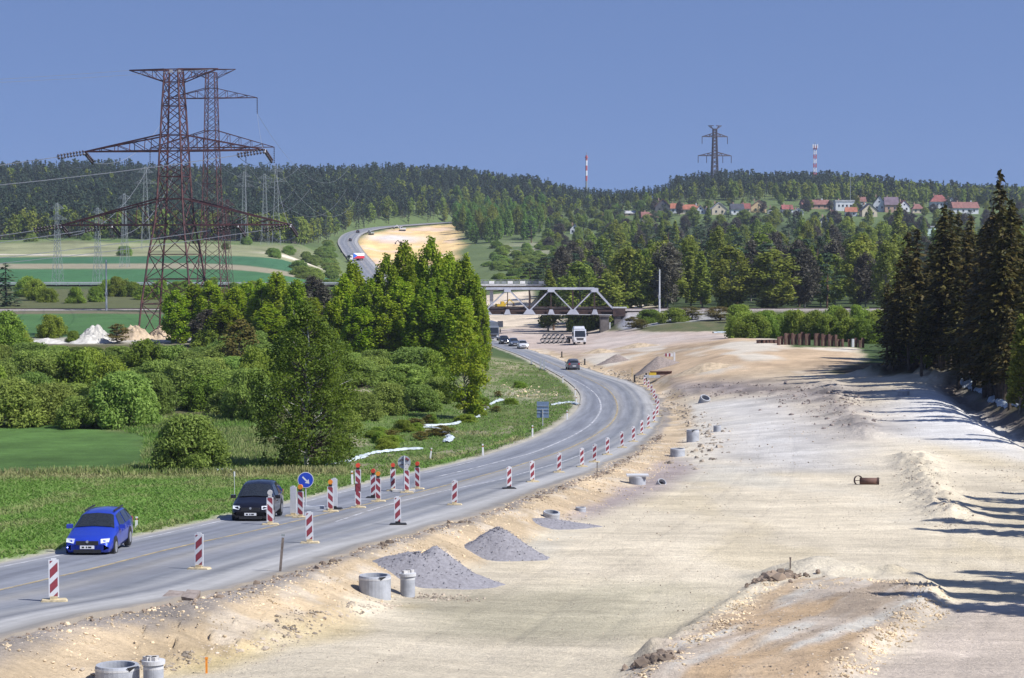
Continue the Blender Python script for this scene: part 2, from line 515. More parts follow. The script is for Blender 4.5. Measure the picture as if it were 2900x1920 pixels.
EXTRA += [_plateau, _ridge(_w_ridgeA, 0.14, 0.45, 3), _ridge(_w_ridgeB, 0.16, 0.45, 5),
          _ridge(_w_rr, 0.45, 1.3, 8), _ridge(_w_rs, 0.3, 1.5, 9), _ridge(_w_ditch, -1.5, 2.2, 11, 0.2), _ridge(_w_bankr, 0.8, 3.0, 12), _ridge(_w_edge, 0.12, 0.5, 13, 0.8),
          lambda X, Y: _gauss(X, Y, _w_clodA, 0.42, 0.9) + _gauss(X, Y, _w_clodB, 0.5, 1.1) + _gauss(X, Y, _w_clodC, 0.35, 0.5)]

# ------------------------------------------------------------------ terrain: sheet
us = np.r_[np.linspace(-0.75, -0.275, 24)[:-1], np.linspace(-0.275, 0.275, 560), np.linspace(0.275, 0.75, 24)[1:]]
ds = np.r_[np.linspace(-60, 38, 14)[:-1], np.exp(np.linspace(math.log(38), math.log(260), 400)), np.exp(np.linspace(math.log(260), math.log(2500), 240))[1:], np.exp(np.linspace(math.log(2500), math.log(9000), 14))[1:]]
UU, DD = np.meshgrid(us, ds)
TX = UU * np.maximum(DD + 25, 60); TX = np.where(DD > 38, UU * np.maximum(DD, 38) * 1.0 + UU * np.clip(63 - DD, 0, 25), TX)
TY = DD
TZ = ground(TX, TY)
rd, rh, rs = road_dist(TX, TY)

POLY = {k: wpoly(v) for k, v in dict(
    site=[(-700, 2000), (-300, 1880), (0, 1800), (427, 1709), (790, 1624), (1156, 1512), (1400, 1432), (1604, 1361), (1750, 1300), (1834, 1244), (1872, 1195), (1860, 1140), (1838, 1108), (1732, 1065), (1643, 1037), (1503, 991), (1415, 966),
          (1390, 955), (1400, 935), (1560, 905), (1640, 918), (1720, 938), (1830, 942), (2030, 940), (2240, 985), (2420, 985), (2440, 1020), (2330, 1055), (2480, 1066), (2600, 1052), (2700, 1085), (2790, 1150), (2900, 1215), (3300, 1380), (4200, 1900), (3600, 2300), (-500, 2300)],
    pink=[(1500, 1475), (1640, 1395), (1760, 1330), (1870, 1235), (1900, 1255), (1960, 1330), (1850, 1400), (1720, 1450), (1560, 1490)],
    greyst=[(1800, 1075), (1900, 1085), (2060, 1080), (2250, 1085), (2420, 1110), (2480, 1210), (2440, 1245), (2360, 1190), (2200, 1120), (2000, 1125), (1880, 1130)],
    white=[(1960, 1140), (2240, 1120), (2400, 1210), (2450, 1270), (2380, 1330), (2200, 1330), (2020, 1290), (1980, 1200)],
    whiter=[(2480, 1150), (2700, 1120), (2860, 1200), (2900, 1250), (2900, 1300), (2640, 1260), (2500, 1235)],
    yellowish=[(520, 1860), (700, 1760), (900, 1700), (1050, 1700), (900, 1780), (700, 1850), (560, 1900)],
    greenish=[(1200, 1720), (1700, 1640), (2080, 1640), (2050, 1700), (1900, 1790), (1600, 1800), (1250, 1790)],
    platc=[(1812, 1935), (1950, 1800), (2180, 1655), (2330, 1632), (2580, 1640), (2650, 1690), (2480, 1800), (2360, 1935)],
    rightfg=[(2380, 1960), (2660, 1690), (3400, 1700), (3400, 2100)],
    cutsand=[(1030, 745), (1010, 700), (1045, 672), (1130, 648), (1290, 637), (1282, 700), (1262, 742), (1180, 755), (1060, 775)],
    field=[(-900, 1370), (0, 1347), (330, 1338), (440, 1318), (440, 1235), (300, 1205), (0, 1190), (-900, 1190)],
    trench=[(2690, 1082), (2790, 1140), (2900, 1190), (3050, 1260), (3060, 1290), (2900, 1235), (2780, 1172), (2680, 1100)],
    strips=[(1560, 720), (1660, 690), (1760, 655), (1700, 650), (1600, 672), (1380, 715), (1330, 735), (1400, 735)],
).items()}

def ground_color(X, Y, rd, rs):
    n1 = fbm(X / 9, Y / 16, 4, 21); n2 = fbm(X / 2.2, Y / 4, 4, 31); n3 = fbm(X / 40, Y / 40, 4, 41)
    shp = X.shape
    C = np.empty(shp + (3,)); C[:] = (0.055, 0.085, 0.030)
    def mix(col, m, jit=None):
        col = np.broadcast_to(np.array(col, float), shp + (3,))
        if jit is not None: col = col * (1 + jit[..., None])
        C[:] = C * (1 - m[..., None]) + col * m[..., None]
    def band(y0, y1, soft): return sstep(y0 - soft, y0 + soft, Y) * (1 - sstep(y1 - soft, y1 + soft, Y))
    left = sstep(20, -20, X - np.interp(Y, [0, 100, 250, 420, 700, 1100, 1250, 1500, 3000], [-9, -4, 6, 0, -25, -90, -120, -140, -140]))
    # ---- left side, from near to far
    mixed = np.clip(0.5 + n2 * 1.3 + n1, 0, 1)
    slope = left * (1 - sstep(138, 150, Y + n1 * 10))
    mix((0.125, 0.215, 0.043), slope, n1 * 0.4 + n2 * 0.3)
    mix((0.19, 0.165, 0.085), slope * sstep(0.12, 0.42, fbm(X / 2.6, Y / 5, 4, 55) + 0.10) * 0.6)
    mix((0.20, 0.17, 0.09), left * band(138, 150, 4) * np.clip(0.8 + n2, 0, 1))
    mix((0.085, 0.085, 0.04), left * band(150, 345, 10))
    mix((0.13, 0.115, 0.06), left * band(180, 330, 10) * sstep(0.0, 0.25, n2 + n1))
    fd = poly_sd(X, Y, POLY['field'])
    mix((0.075, 0.145, 0.038), sstep(2.5, -2.5, fd + n1 * 6), n1 * 0.55 + n2 * 0.3 + fbm(X / 20, Y / 20, 3, 77) * 0.5)
    mix((0.06, 0.13, 0.045), left * band(352, 486, 6) * sstep(-14, -26, X), n1 * 0.3)
    mix((0.5, 0.47, 0.42), left * band(336, 352, 5) * sstep(-90, -70, X) * sstep(-30, -40, X) * 0.8)
    mix((0.14, 0.12, 0.08), left * band(478, 490, 3))
    mix((0.09, 0.10, 0.045), left * band(506, 612, 6))
    lf = left * sstep(-40, -80, X)
    mix((0.05, 0.13, 0.055), lf * band(628, 765, 10), n1 * 0.25)
    mix((0.27, 0.24, 0.17), lf * band(765, 815, 6) * 0.9)
    mix((0.045, 0.12, 0.06), lf * band(815, 895, 8), n1 * 0.2)
    pth = 905 + 25 * np.sin(X / 160)
    mix((0.20, 0.21, 0.115), lf * band(895, 1165, 8), n1 * 0.5 + n3 * 0.5)
    mix((0.48, 0.43, 0.37), lf * sstep(9, 4, np.abs(Y - pth - (-X - 100) * 0.45)) * sstep(-150, -200, X))
    mix((0.09, 0.14, 0.045), left * band(1120, 1230, 15) * np.clip(0.6 + n3 * 2, 0, 1))
    mix((0.62, 0.55, 0.44), _gauss(X, Y, tuple(G(838, 735)[:2]), 1.3, 14).clip(0, 1))
    bnd = left * band(150, 345, 8) * sstep(-32, -24, X - np.interp(Y, [100, 170, 250, 350], [-4, 5, 4, -2]))
    mix((0.11, 0.165, 0.045), bnd * 0.8, n2 * 0.5)
    mix((0.30, 0.255, 0.19), bnd * sstep(0.05, 0.22, fbm(X / 5 + 3, Y / 12, 4, 141)) * 0.8)
    mix((0.42, 0.37, 0.30), left * _gauss(X, Y / 2.2, (G(1480, 1120)[0], G(1480, 1120)[1] / 2.2), 1.2, 4.5).clip(0, 1) * np.clip(0.6 + n2 * 2, 0, 1)); mix((0.40, 0.33, 0.25), left * _gauss(X, Y / 3, (G(1450, 1030)[0], G(1450, 1030)[1] / 3), 1.2, 5).clip(0, 1) * np.clip(0.6 + n2 * 2, 0, 1))
    # ---- hillside between the far road and the village
    hill = (1 - left) * band(740, 1500, 40)
    mix((0.115, 0.15, 0.06), hill * np.clip(0.7 + n3, 0, 1))
    mix((0.26, 0.25, 0.18), hill * sstep(0.05, 0.2, np.sin((X * 0.6 + Y * 0.25) / 16) * 0.3 + n3 - 0.1) * sstep(40, -40, poly_sd(X, Y, POLY['strips'])))
    mix((0.13, 0.17, 0.06), (1 - left) * band(1500, 1800, 30))
    wd = (1 - left) * band(506, 1480, 8) * sstep(np.interp(Y, [500, 700, 900, 1200, 1480], [8, 14, 26, 50, 60]), np.interp(Y, [500, 700, 900, 1200, 1480], [12, 22, 38, 70, 85]), X)
    mix((0.045, 0.065, 0.025), wd * 0.9)
    mix((0.08, 0.115, 0.04), (1 - left) * band(1440, 1720, 20) * 0.8)
    # ---- bare earth
    sd = poly_sd(X, Y, POLY['site'])
    soft = np.clip(Y * 0.006, 0.25, 2.0)
    site = sstep(soft, -soft, sd + n2 * 1.2 + n1 * 1.5 * (Y > 200)) * (1 - sstep(560, 600, Y))
    sand = np.array((0.70, 0.62, 0.475)) * (1 + 0.26 * n1[..., None] + 0.18 * n2[..., None])
    C[:] = C * (1 - site[..., None]) + sand * site[..., None]
    def zone(key, col, soft, jit, amt=1.0, js=1.0):
        d = poly_sd(X, Y, POLY[key])
        mix(col, site * amt * sstep(soft, -soft, d + (n1 * 3.0 + n2 * 1.5) * js), jit)
    ye = fbm(X / 5 + 40, Y / 14, 4, 71)
    mix((0.66, 0.57, 0.40), site * sstep(0.04, 0.34, ye) * 0.7)
    mix((0.60, 0.575, 0.50), site * sstep(0.05, 0.4, fbm(X / 6 + 9, Y / 11, 4, 73)) * 0.6)
    far = site * sstep(210, 265, Y)
    mix((0.52, 0.39, 0.26), far, n1 * 0.5 + n2 * 0.4)
    mix((0.66, 0.60, 0.50), far * sstep(0.05, 0.25, fbm(X / 10 + 3, Y / 25, 4, 78)))
    mix((0.52, 0.44, 0.40), site * sstep(330, 400, Y) * 0.8, n2 * 0.3)
    for k_r, pth in enumerate(([(1400, 1920), (1800, 1640), (2060, 1480), (2180, 1340), (2200, 1240)], [(1150, 1920), (1560, 1650), (1850, 1480), (2040, 1350), (2100, 1230)], [(900, 1900), (1250, 1700), (1620, 1500), (1850, 1380)], [(2560, 1920), (2750, 1600), (2720, 1420), (2560, 1300)])):
        dl = line_d(X, Y, catmull(np.array(wpoly(pth)), 24)); nn = fbm(X / 1.1, Y / 3.0, 3, 111 + k_r)
        for off in (1.15, -1.15):
            mix((0.60, 0.52, 0.40), site * (Y < 190) * sstep(0.34, 0.12, np.abs(dl - 1.15)) * np.clip(0.35 + nn * 1.6, 0, 0.8) * 0.16)
    zone('greenish', (0.475, 0.435, 0.315), 2.5, n2 * 0.25 + n1 * 0.2, 0.85)
    zone('yellowish', (0.68, 0.54, 0.27), 1.2, n2 * 0.2, 0.85)
    zone('pink', (0.40, 0.34, 0.325), 1.2, n2 * 0.3, 1.0, 0.5)
    zone('white', (0.62, 0.615, 0.615), 5.0, n2 * 0.35 + n1 * 0.2, 0.75)
    zone('whiter', (0.72, 0.72, 0.72), 4.0, n2 * 0.15, 0.85)
    zone('greyst', (0.29, 0.25, 0.24), 6.0, n2 * 0.9, 1.0, 1.0)
    zone('rightfg', (0.60, 0.515, 0.435), 1.5, n2 * 0.15, 0.9)
    zone('platc', (0.54, 0.465, 0.385), 0.6, n2 * 0.3, 1.0, 0.3)
    _ax = np.array(G(2500, 1660)[:2]) - np.array(G(1850, 1900)[:2]); _ax = _ax / np.linalg.norm(_ax)
    _al = X * _ax[0] + Y * _ax[1]; _ac = X * _ax[1] - Y * _ax[0]
    pin = site * sstep(0.3, -0.5, poly_sd(X, Y, POLY['platc']))
    stk = fbm(_ac / 0.55, _al / 9, 4, 131)
    mix((0.60, 0.58, 0.52), pin * sstep(0.06, 0.26, stk) * 0.8); mix((0.40, 0.32, 0.24), pin * sstep(0.06, 0.26, -stk) * 0.8); mix((0.52, 0.37, 0.22), pin * sstep(0.05, 0.3, fbm(_ac / 1.1 + 7, _al / 12, 3, 133)) * 0.8)
    mix((0.56, 0.42, 0.27), 0 * site * sstep(0.2, -0.5, poly_sd(X, Y, POLY['platc'])) * sstep(0.0, 0.25, fbm((X * 0.8 + Y * 0.1) / 1.4, (Y - X * 1.2) / 9, 3, 91)) * 0.75)
    d = poly_sd(X, Y, POLY['trench'])
    mix((0.13, 0.10, 0.085), sstep(2.0, -1.0, d + n2) * 0.9)
    bank = (rs > 0) * sstep(3.4, 2.2, rd + n2 * 1.2) * (Y < 400)
    mix((0.56, 0.435, 0.285), bank * 0.9, n2 * 0.45)
    mix((0.66, 0.57, 0.45), bank * sstep(0.05, 0.3, fbm(X / 1.2, Y / 2, 4, 93)) * 0.8)
    mix((0.30, 0.275, 0.26), (rs > 0) * sstep(1.0, 0.4, (rd + n2 * 0.9) * np.interp(Y, [50, 60, 75], [0.62, 0.7, 1.0])) * (Y < 260) * 0.85, n2 * 0.4)
    gv = (rs <= 0) * sstep(1.1, 0.3, rd + n2 * 0.5) * (Y < 600)
    mix((0.40, 0.37, 0.31), gv * 0.85)
    # far cutting and the earthworks behind the bridge
    d = poly_sd(X, Y, POLY['cutsand'])
    c = sstep(9, -5, d + n3 * 14)
    mix((0.70, 0.50, 0.24), c, n1 * 0.5)
    mix((0.62, 0.46, 0.33), c * sstep(0.0, 0.12, n3 + n1 * 0.5), n1 * 0.3)
    mix((0.58, 0.58, 0.58), c * _gauss(X, Y, tuple(G(1120, 672)[:2]), 1.0, 22).clip(0, 1) * 0.9)
    b = band(540, 745, 12) * sstep(-34, -28, X) * sstep(42, 34, X)
    mix((0.58, 0.49, 0.38), b * (1 - sstep(0.1, 0.3, n3)) * (1 - sstep(5, 9, X) * sstep(596, 606, Y)), n1 * 0.6)
    # stone facing of the railway bank by the bridge, ballast
    rb = np.abs(Y - RAIL_Y(X))
    mix((0.12, 0.115, 0.06), (1 - left) * band(425, 497, 6) * (1 - site) * np.clip(0.7 + n2, 0, 1))
    mix((0.36, 0.36, 0.38), sstep(38, 30, rb + n1 * 8) * sstep(24, 26, X) * sstep(56, 38, X + n2 * 12) * (Y < RAIL_Y(X)) * (1 - site), n2 * 0.8)
    mix((0.25, 0.22, 0.21), sstep(3.4, 2.6, rb) * (1 - sstep(RAIL_GAP[0] - 1, RAIL_GAP[0] + 1, X) * sstep(RAIL_GAP[1] + 1, RAIL_GAP[1] - 1, X)), n2 * 0.3)
    # dark forest floor on the right
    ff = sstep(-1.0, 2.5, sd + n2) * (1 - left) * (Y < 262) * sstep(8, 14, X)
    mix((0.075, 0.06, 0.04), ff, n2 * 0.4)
    C *= (1 - 0.07 * np.maximum(site, np.maximum(c, b)))[..., None]
    C *= (1 + 0.25 * (1 - site))[..., None]
    return np.clip(C, 0.005, 0.9), site, left

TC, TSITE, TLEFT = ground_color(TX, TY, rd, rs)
# small relief: soil on the site, tussocks on the grass
rough = np.where(TSITE > 0.5, 0.05, 0.12) * sstep(0.3, 1.5, rd)
bankm = ((rs > 0) & (rd < 3.2) & (TY < 260))
pl = poly_sd(TX, TY, POLY['platc']); edge = np.exp(-(pl / 0.8) ** 2)
TZ = TZ + rough * fbm(TX / 1.6, TY / 1.6, 4, 5) * sstep(0.2, 1.0, rd) + bankm * 0.07 * fbm(TX / 0.8, TY / 0.8, 4, 6) * sstep(0.15, 0.6, rd) + edge * 0.10 * fbm(TX / 0.35, TY / 0.35, 3, 7)
gst = sstep(2, -4, poly_sd(TX, TY, POLY['greyst'])); TZ = TZ + gst * 0.45 * fbm(TX / 1.6, TY / 3.0, 4, 17)
TZ = TZ + (TSITE > 0.5) * sstep(215, 260, TY) * 0.14 * fbm(TX / 9, TY / 14, 4, 15)
# wheel ruts on the haul route
for off in (-1.15, 1.15):
    for pth in ([(1400, 1920), (1800, 1640), (2060, 1480), (2180, 1340), (2200, 1240)], [(1150, 1920), (1560, 1650), (1850, 1480), (2040, 1350), (2100, 1230)], [(2560, 1920), (2750, 1600), (2720, 1420), (2560, 1300)]):
        wl_ = np.array(wpoly(pth)); t_ = np.gradient(wl_, axis=0); t_ /= np.linalg.norm(t_, axis=1)[:, None]
        wl_ = catmull(wl_ + np.stack([t_[:, 1], -t_[:, 0]], 1) * off, 24)
        m = (TY < 190) & (TY > 36) & (TX > -12) & (TX < 34)
        TZ[m] -= 0.018 * np.exp(-(line_d(TX[m], TY[m], wl_) / 0.22) ** 2)
nr, nc = TX.shape
gi = np.arange(nr * nc).reshape(nr, nc)
TF = np.stack([gi[:-1, :-1], gi[:-1, 1:], gi[1:, 1:], gi[1:, :-1]], -1).reshape(-1, 4)

m_ground = bpy.data.materials.new("ground"); m_ground.use_nodes = True
def _ground_nodes():
    n, l = m_ground.node_tree.nodes, m_ground.node_tree.links
    b = n['Principled BSDF']; b.inputs['Roughness'].default_value = 0.95; b.inputs['Specular IOR Level'].default_value = 0.15
    at_ = n.new('ShaderNodeAttribute'); at_.attribute_name = 'tone'
    st = n.new('ShaderNodeAttribute'); st.attribute_name = 'bare'
    geo = n.new('ShaderNodeNewGeometry')
    def noise(scale, det, vec=(1, 1, 1), rough_=0.6):
        mp = n.new('ShaderNodeMapping'); mp.inputs['Scale'].default_value = vec
        l.new(geo.outputs['Position'], mp.inputs['Vector'])
        z = n.new('ShaderNodeTexNoise'); z.inputs['Scale'].default_value = scale; z.inputs['Detail'].default_value = det; z.inputs['Roughness'].default_value = rough_
        l.new(mp.outputs['Vector'], z.inputs['Vector']); return z.outputs['Fac']
    def rng_(src, a, b_, lo, hi):
        r = n.new('ShaderNodeMapRange'); r.inputs['From Min'].default_value = a; r.inputs['From Max'].default_value = b_
        r.inputs['To Min'].default_value = lo; r.inputs['To Max'].default_value = hi; l.new(src, r.inputs['Value']); return r.outputs['Result']
    def mul(a, b_):
        m = n.new('ShaderNodeMath'); m.operation = 'MULTIPLY'; l.new(a, m.inputs[0]); l.new(b_, m.inputs[1]); return m.outputs[0]
    a = rng_(noise(2.2, 8, (0.45, 1.0, 1), 0.74), 0.3, 0.7, 0.80, 1.16)
    c = rng_(noise(0.5, 6, (0.25, 0.7, 1), 0.65), 0.3, 0.7, 0.80, 1.14)
    d = rng_(noise(11.0, 5, (1, 1, 1), 0.8), 0.3, 0.7, 0.83, 1.14)
    v = mul(mul(a, c), d)
    mx = n.new('ShaderNodeVectorMath'); mx.operation = 'SCALE'
    l.new(at_.outputs['Color'], mx.inputs[0]); l.new(v, mx.inputs['Scale'])
    # pebbles: sparse darker and paler spots on bare earth
    vo = n.new('ShaderNodeTexVoronoi'); vo.inputs['Scale'].default_value = 3.4; l.new(geo.outputs['Position'], vo.inputs['Vector'])
    pm = rng_(vo.outputs['Distance'], 0.06, 0.16, 1.0, 0.0)
    sel = rng_(vo.outputs['Color'], 0.72, 0.74, 0.0, 0.75)
    pm = mul(mul(pm, sel), st.outputs['Fac'])
    mc = n.new('ShaderNodeMix'); mc.data_type = 'RGBA'; l.new(pm, mc.inputs['Factor']); l.new(mx.outputs['Vector'], mc.inputs[6])
    sc = n.new('ShaderNodeVectorMath'); sc.operation = 'SCALE'; sc.inputs['Scale'].default_value = 0.62; l.new(mx.outputs['Vector'], sc.inputs[0]); l.new(sc.outputs['Vector'], mc.inputs[7])
    l.new(mc.outputs[2], b.inputs['Base Color'])
    bp = n.new('ShaderNodeBump'); bp.inputs['Strength'].default_value = 0.8; bp.inputs['Distance'].default_value = 0.14
    l.new(noise(5.0, 6, (1, 1, 1), 0.7), bp.inputs['Height']); l.new(bp.outputs['Normal'], b.inputs['Normal'])
_ground_nodes()
me = np_mesh("ground", np.stack([TX, TY, TZ], -1).reshape(-1, 3), TF, m_ground, True)
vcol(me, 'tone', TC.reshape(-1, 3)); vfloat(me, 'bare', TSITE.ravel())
o = link(bpy.data.objects.new("ground", me)); tag(o, kind='structure')

# ------------------------------------------------------------------ main road
m_asph = bpy.data.materials.new("asphalt"); m_asph.use_nodes = True
def _asph():
    n, l = m_asph.node_tree.nodes, m_asph.node_tree.links
    b = n['Principled BSDF']; b.inputs['Roughness'].default_value = 0.8; b.inputs['Specular IOR Level'].default_value = 0.3
    at_ = n.new('ShaderNodeAttribute'); at_.attribute_name = 'lane'
    sep = n.new('ShaderNodeSeparateXYZ'); l.new(at_.outputs['Vector'], sep.inputs[0])   # x across 0..1, y along (m)
    cmb = n.new('ShaderNodeCombineXYZ')
    def math_(op, a, bb):
        m = n.new('ShaderNodeMath'); m.operation = op
        for i, q in enumerate((a, bb)):
            if isinstance(q, (int, float)): m.inputs[i].default_value = q
            else: l.new(q, m.inputs[i])
        return m.outputs[0]
    l.new(math_('MULTIPLY', sep.outputs[0], 9.0), cmb.inputs[0]); l.new(math_('MULTIPLY', sep.outputs[1], 0.035), cmb.inputs[1])
    streak = n.new('ShaderNodeTexNoise'); streak.inputs['Scale'].default_value = 2.2; streak.inputs['Detail'].default_value = 5; l.new(cmb.outputs[0], streak.inputs['Vector'])
    geo = n.new('ShaderNodeNewGeometry')
    fine = n.new('ShaderNodeTexNoise'); fine.inputs['Scale'].default_value = 1.3; fine.inputs['Detail'].default_value = 9; fine.inputs['Roughness'].default_value = 0.75; l.new(geo.outputs['Position'], fine.inputs['Vector'])
    rp = n.new('ShaderNodeValToRGB'); e = rp.color_ramp
    stops = [(0.0, (0.352, 0.336, 0.296)), (0.035, (0.288, 0.288, 0.296)), (0.1, (0.216, 0.228, 0.256)), (0.2, (0.172, 0.184, 0.216)), (0.3, (0.224, 0.236, 0.264)), (0.42, (0.18, 0.192, 0.22)), (0.5, (0.264, 0.26, 0.256)), (0.58, (0.228, 0.236, 0.26)), (0.66, (0.176, 0.188, 0.212)), (0.74, (0.264, 0.268, 0.276)), (0.79, (0.196, 0.204, 0.224)), (0.84, (0.3493, 0.3493, 0.3493)), (0.93, (0.3634, 0.3587, 0.3493)), (0.97, (0.24, 0.228, 0.212)), (1.0, (0.28, 0.248, 0.208))]
    e.elements[0].position = 0; e.elements[0].color = (*stops[0][1], 1); e.elements[1].position = 1; e.elements[1].color = (*stops[-1][1], 1)
    for p, c in stops[1:-1]:
        q = e.elements.new(p); q.color = (*c, 1)
    jit = math_('MULTIPLY', math_('SUBTRACT', fine.outputs['Fac'], 0.5), 0.05)
    l.new(math_('ADD', sep.outputs[0], jit), rp.inputs['Fac'])
    v1 = n.new('ShaderNodeMapRange'); v1.inputs['From Min'].default_value = 0.3; v1.inputs['From Max'].default_value = 0.7; v1.inputs['To Min'].default_value = 0.80; v1.inputs['To Max'].default_value = 1.18; l.new(streak.outputs['Fac'], v1.inputs['Value'])
    v2 = n.new('ShaderNodeMapRange'); v2.inputs['From Min'].default_value = 0.3; v2.inputs['From Max'].default_value = 0.7; v2.inputs['To Min'].default_value = 0.88; v2.inputs['To Max'].default_value = 1.12; l.new(fine.outputs['Fac'], v2.inputs['Value'])
    s1 = n.new('ShaderNodeVectorMath'); s1.operation = 'SCALE'; l.new(rp.outputs['Color'], s1.inputs[0]); l.new(math_('MULTIPLY', v1.outputs[0], v2.outputs[0]), s1.inputs['Scale'])
    l.new(s1.outputs['Vector'], b.inputs['Base Color'])
    bp = n.new('ShaderNodeBump'); bp.inputs['Strength'].default_value = 0.12; bp.inputs['Distance'].default_value = 0.03; l.new(fine.outputs['Fac'], bp.inputs['Height']); l.new(bp.outputs['Normal'], b.inputs['Normal'])
_asph()

def road_strip():
    n = len(SLa); ts = np.linspace(0, 1, 15)
    acc = np.r_[0, np.cumsum(np.linalg.norm(np.diff(_RC, axis=0), axis=1))]
    fine_n = 700
    sN = np.r_[np.linspace(0, acc[259], 520), np.linspace(acc[259], acc[-1], 182)[1:]]
    gl = np.stack([np.interp(sN, acc, SLa[:, k]) for k in (0, 1)], 1); gr = np.stack([np.interp(sN, acc, SRa[:, k]) for k in (0, 1)], 1)
    zl = np.interp(sN, acc, SZl); zr = np.interp(sN, acc, SZr)
    V = []; A = []
    ax = gr - gl; wd = np.linalg.norm(ax, axis=1)
    jag = (fbm(sN / 0.9, sN * 0, 3, 61) * 0.55 + fbm(sN / 6, sN * 0, 2, 62) * 0.8) * (sN < acc[259])
    for t in ts:
        p = gl + ax * t
        if t == 1: p = p + ax / wd[:, None] * jag[:, None]
        V.append(np.c_[p, zl * (1 - t) + zr * t]); A.append(np.c_[np.full(len(sN), t), sN, sN * 0])
    # broken edge: a vertical face on the site side
    V.append(np.c_[V[-1][:, :2] + ax / wd[:, None] * 0.03, V[-1][:, 2] - 0.22]); A.append(A[-1].copy())
    V = np.stack(V, 1); A = np.stack(A, 1)
    a, b, _ = V.shape
    g = np.arange(a * b).reshape(a, b)
    F = np.stack([g[:-1, :-1], g[:-1, 1:], g[1:, 1:], g[1:, :-1]], -1).reshape(-1, 4)
    me = np_mesh("road", V.reshape(-1, 3), F, m_asph, False)
    at_ = me.attributes.new('lane', 'FLOAT_VECTOR', 'POINT'); at_.data.foreach_set('vector', np.ascontiguousarray(A.reshape(-1, 3), np.float32).ravel())
    return tag(link(bpy.data.objects.new("road", me)), kind='structure')
road = road_strip()

def paint(name, pix, width, m, n=160, lift=0.012, dash=None):
    P = catmull(np.array([on_road(*p)[:2] for p in pix]), n)
    t = np.gradient(P, axis=0); t /= np.linalg.norm(t, axis=1)[:, None]; q = np.stack([t[:, 1], -t[:, 0]], 1) * width / 2
    # road height: linear between its edges
    h = zroad(P[:, 1])
    V = np.stack([np.c_[P - q, h + lift], np.c_[P + q, h + lift]], 1)
    g = np.arange(2 * n).reshape(n, 2); F = np.stack([g[:-1, 0], g[:-1, 1], g[1:, 1], g[1:, 0]], -1)
    return tag(link(bpy.data.objects.new(name, np_mesh(name, V.reshape(-1, 3), F, m)), road))
def paint_mat(name, col):
    """worn paint: lets the dusty asphalt show through in patches"""
    m = mat(name, col, 0.75, var=0.2, scale=1.5)
    n, l = m.node_tree.nodes, m.node_tree.links
    nz = n.new('ShaderNodeTexNoise'); nz.inputs['Scale'].default_value = 0.8; nz.inputs['Detail'].default_value = 9; nz.inputs['Roughness'].default_value = 0.8
    tc = n.new('ShaderNodeTexCoord'); l.new(tc.outputs['Object'], nz.inputs['Vector'])
    mr = n.new('ShaderNodeMapRange'); mr.inputs['From Min'].default_value = 0.38; mr.inputs['From Max'].default_value = 0.56; mr.inputs['To Min'].default_value = 0.12; mr.inputs['To Max'].default_value = 0.72
    l.new(nz.outputs['Fac'], mr.inputs['Value']); l.new(mr.outputs['Result'], n['Principled BSDF'].inputs['Alpha'])
    return m
m_yel = paint_mat("yellow_paint", (0.50, 0.40, 0.22)); m_whp = paint_mat("white_paint", (0.62, 0.63, 0.66))
paint("yellow_line", [(-900, 1862), (-300, 1738), (0, 1671), (188, 1628), (491, 1553), (726, 1502), (1000, 1437), (1250, 1378), (1400, 1338), (1515, 1303), (1579, 1282), (1655, 1249), (1706, 1218), (1735, 1193), (1748, 1165), (1746, 1140), (1727, 1109), (1681, 1080), (1610, 1050), (1540, 1020)], 0.17, m_yel, 300)
paint("white_line", [(1230, 1352), (1400, 1311), (1502, 1284), (1579, 1254), (1655, 1215), (1690, 1182), (1702, 1152), (1696, 1130), (1681, 1111), (1630, 1078), (1560, 1045), (1480, 1006)], 0.16, m_whp, 200, 0.012)
paint("white_line", [(950, 1478), (1122, 1424), (1300, 1382), (1400, 1362), (1502, 1334), (1600, 1305), (1690, 1270)], 0.13, m_whp, 120, 0.012)
paint("white_line", [(-900, 1806), (-400, 1694), (0, 1607), (330, 1541), (649, 1471), (900, 1412), (1102, 1362), (1347, 1305)], 0.12, m_whp, 200, 0.012)

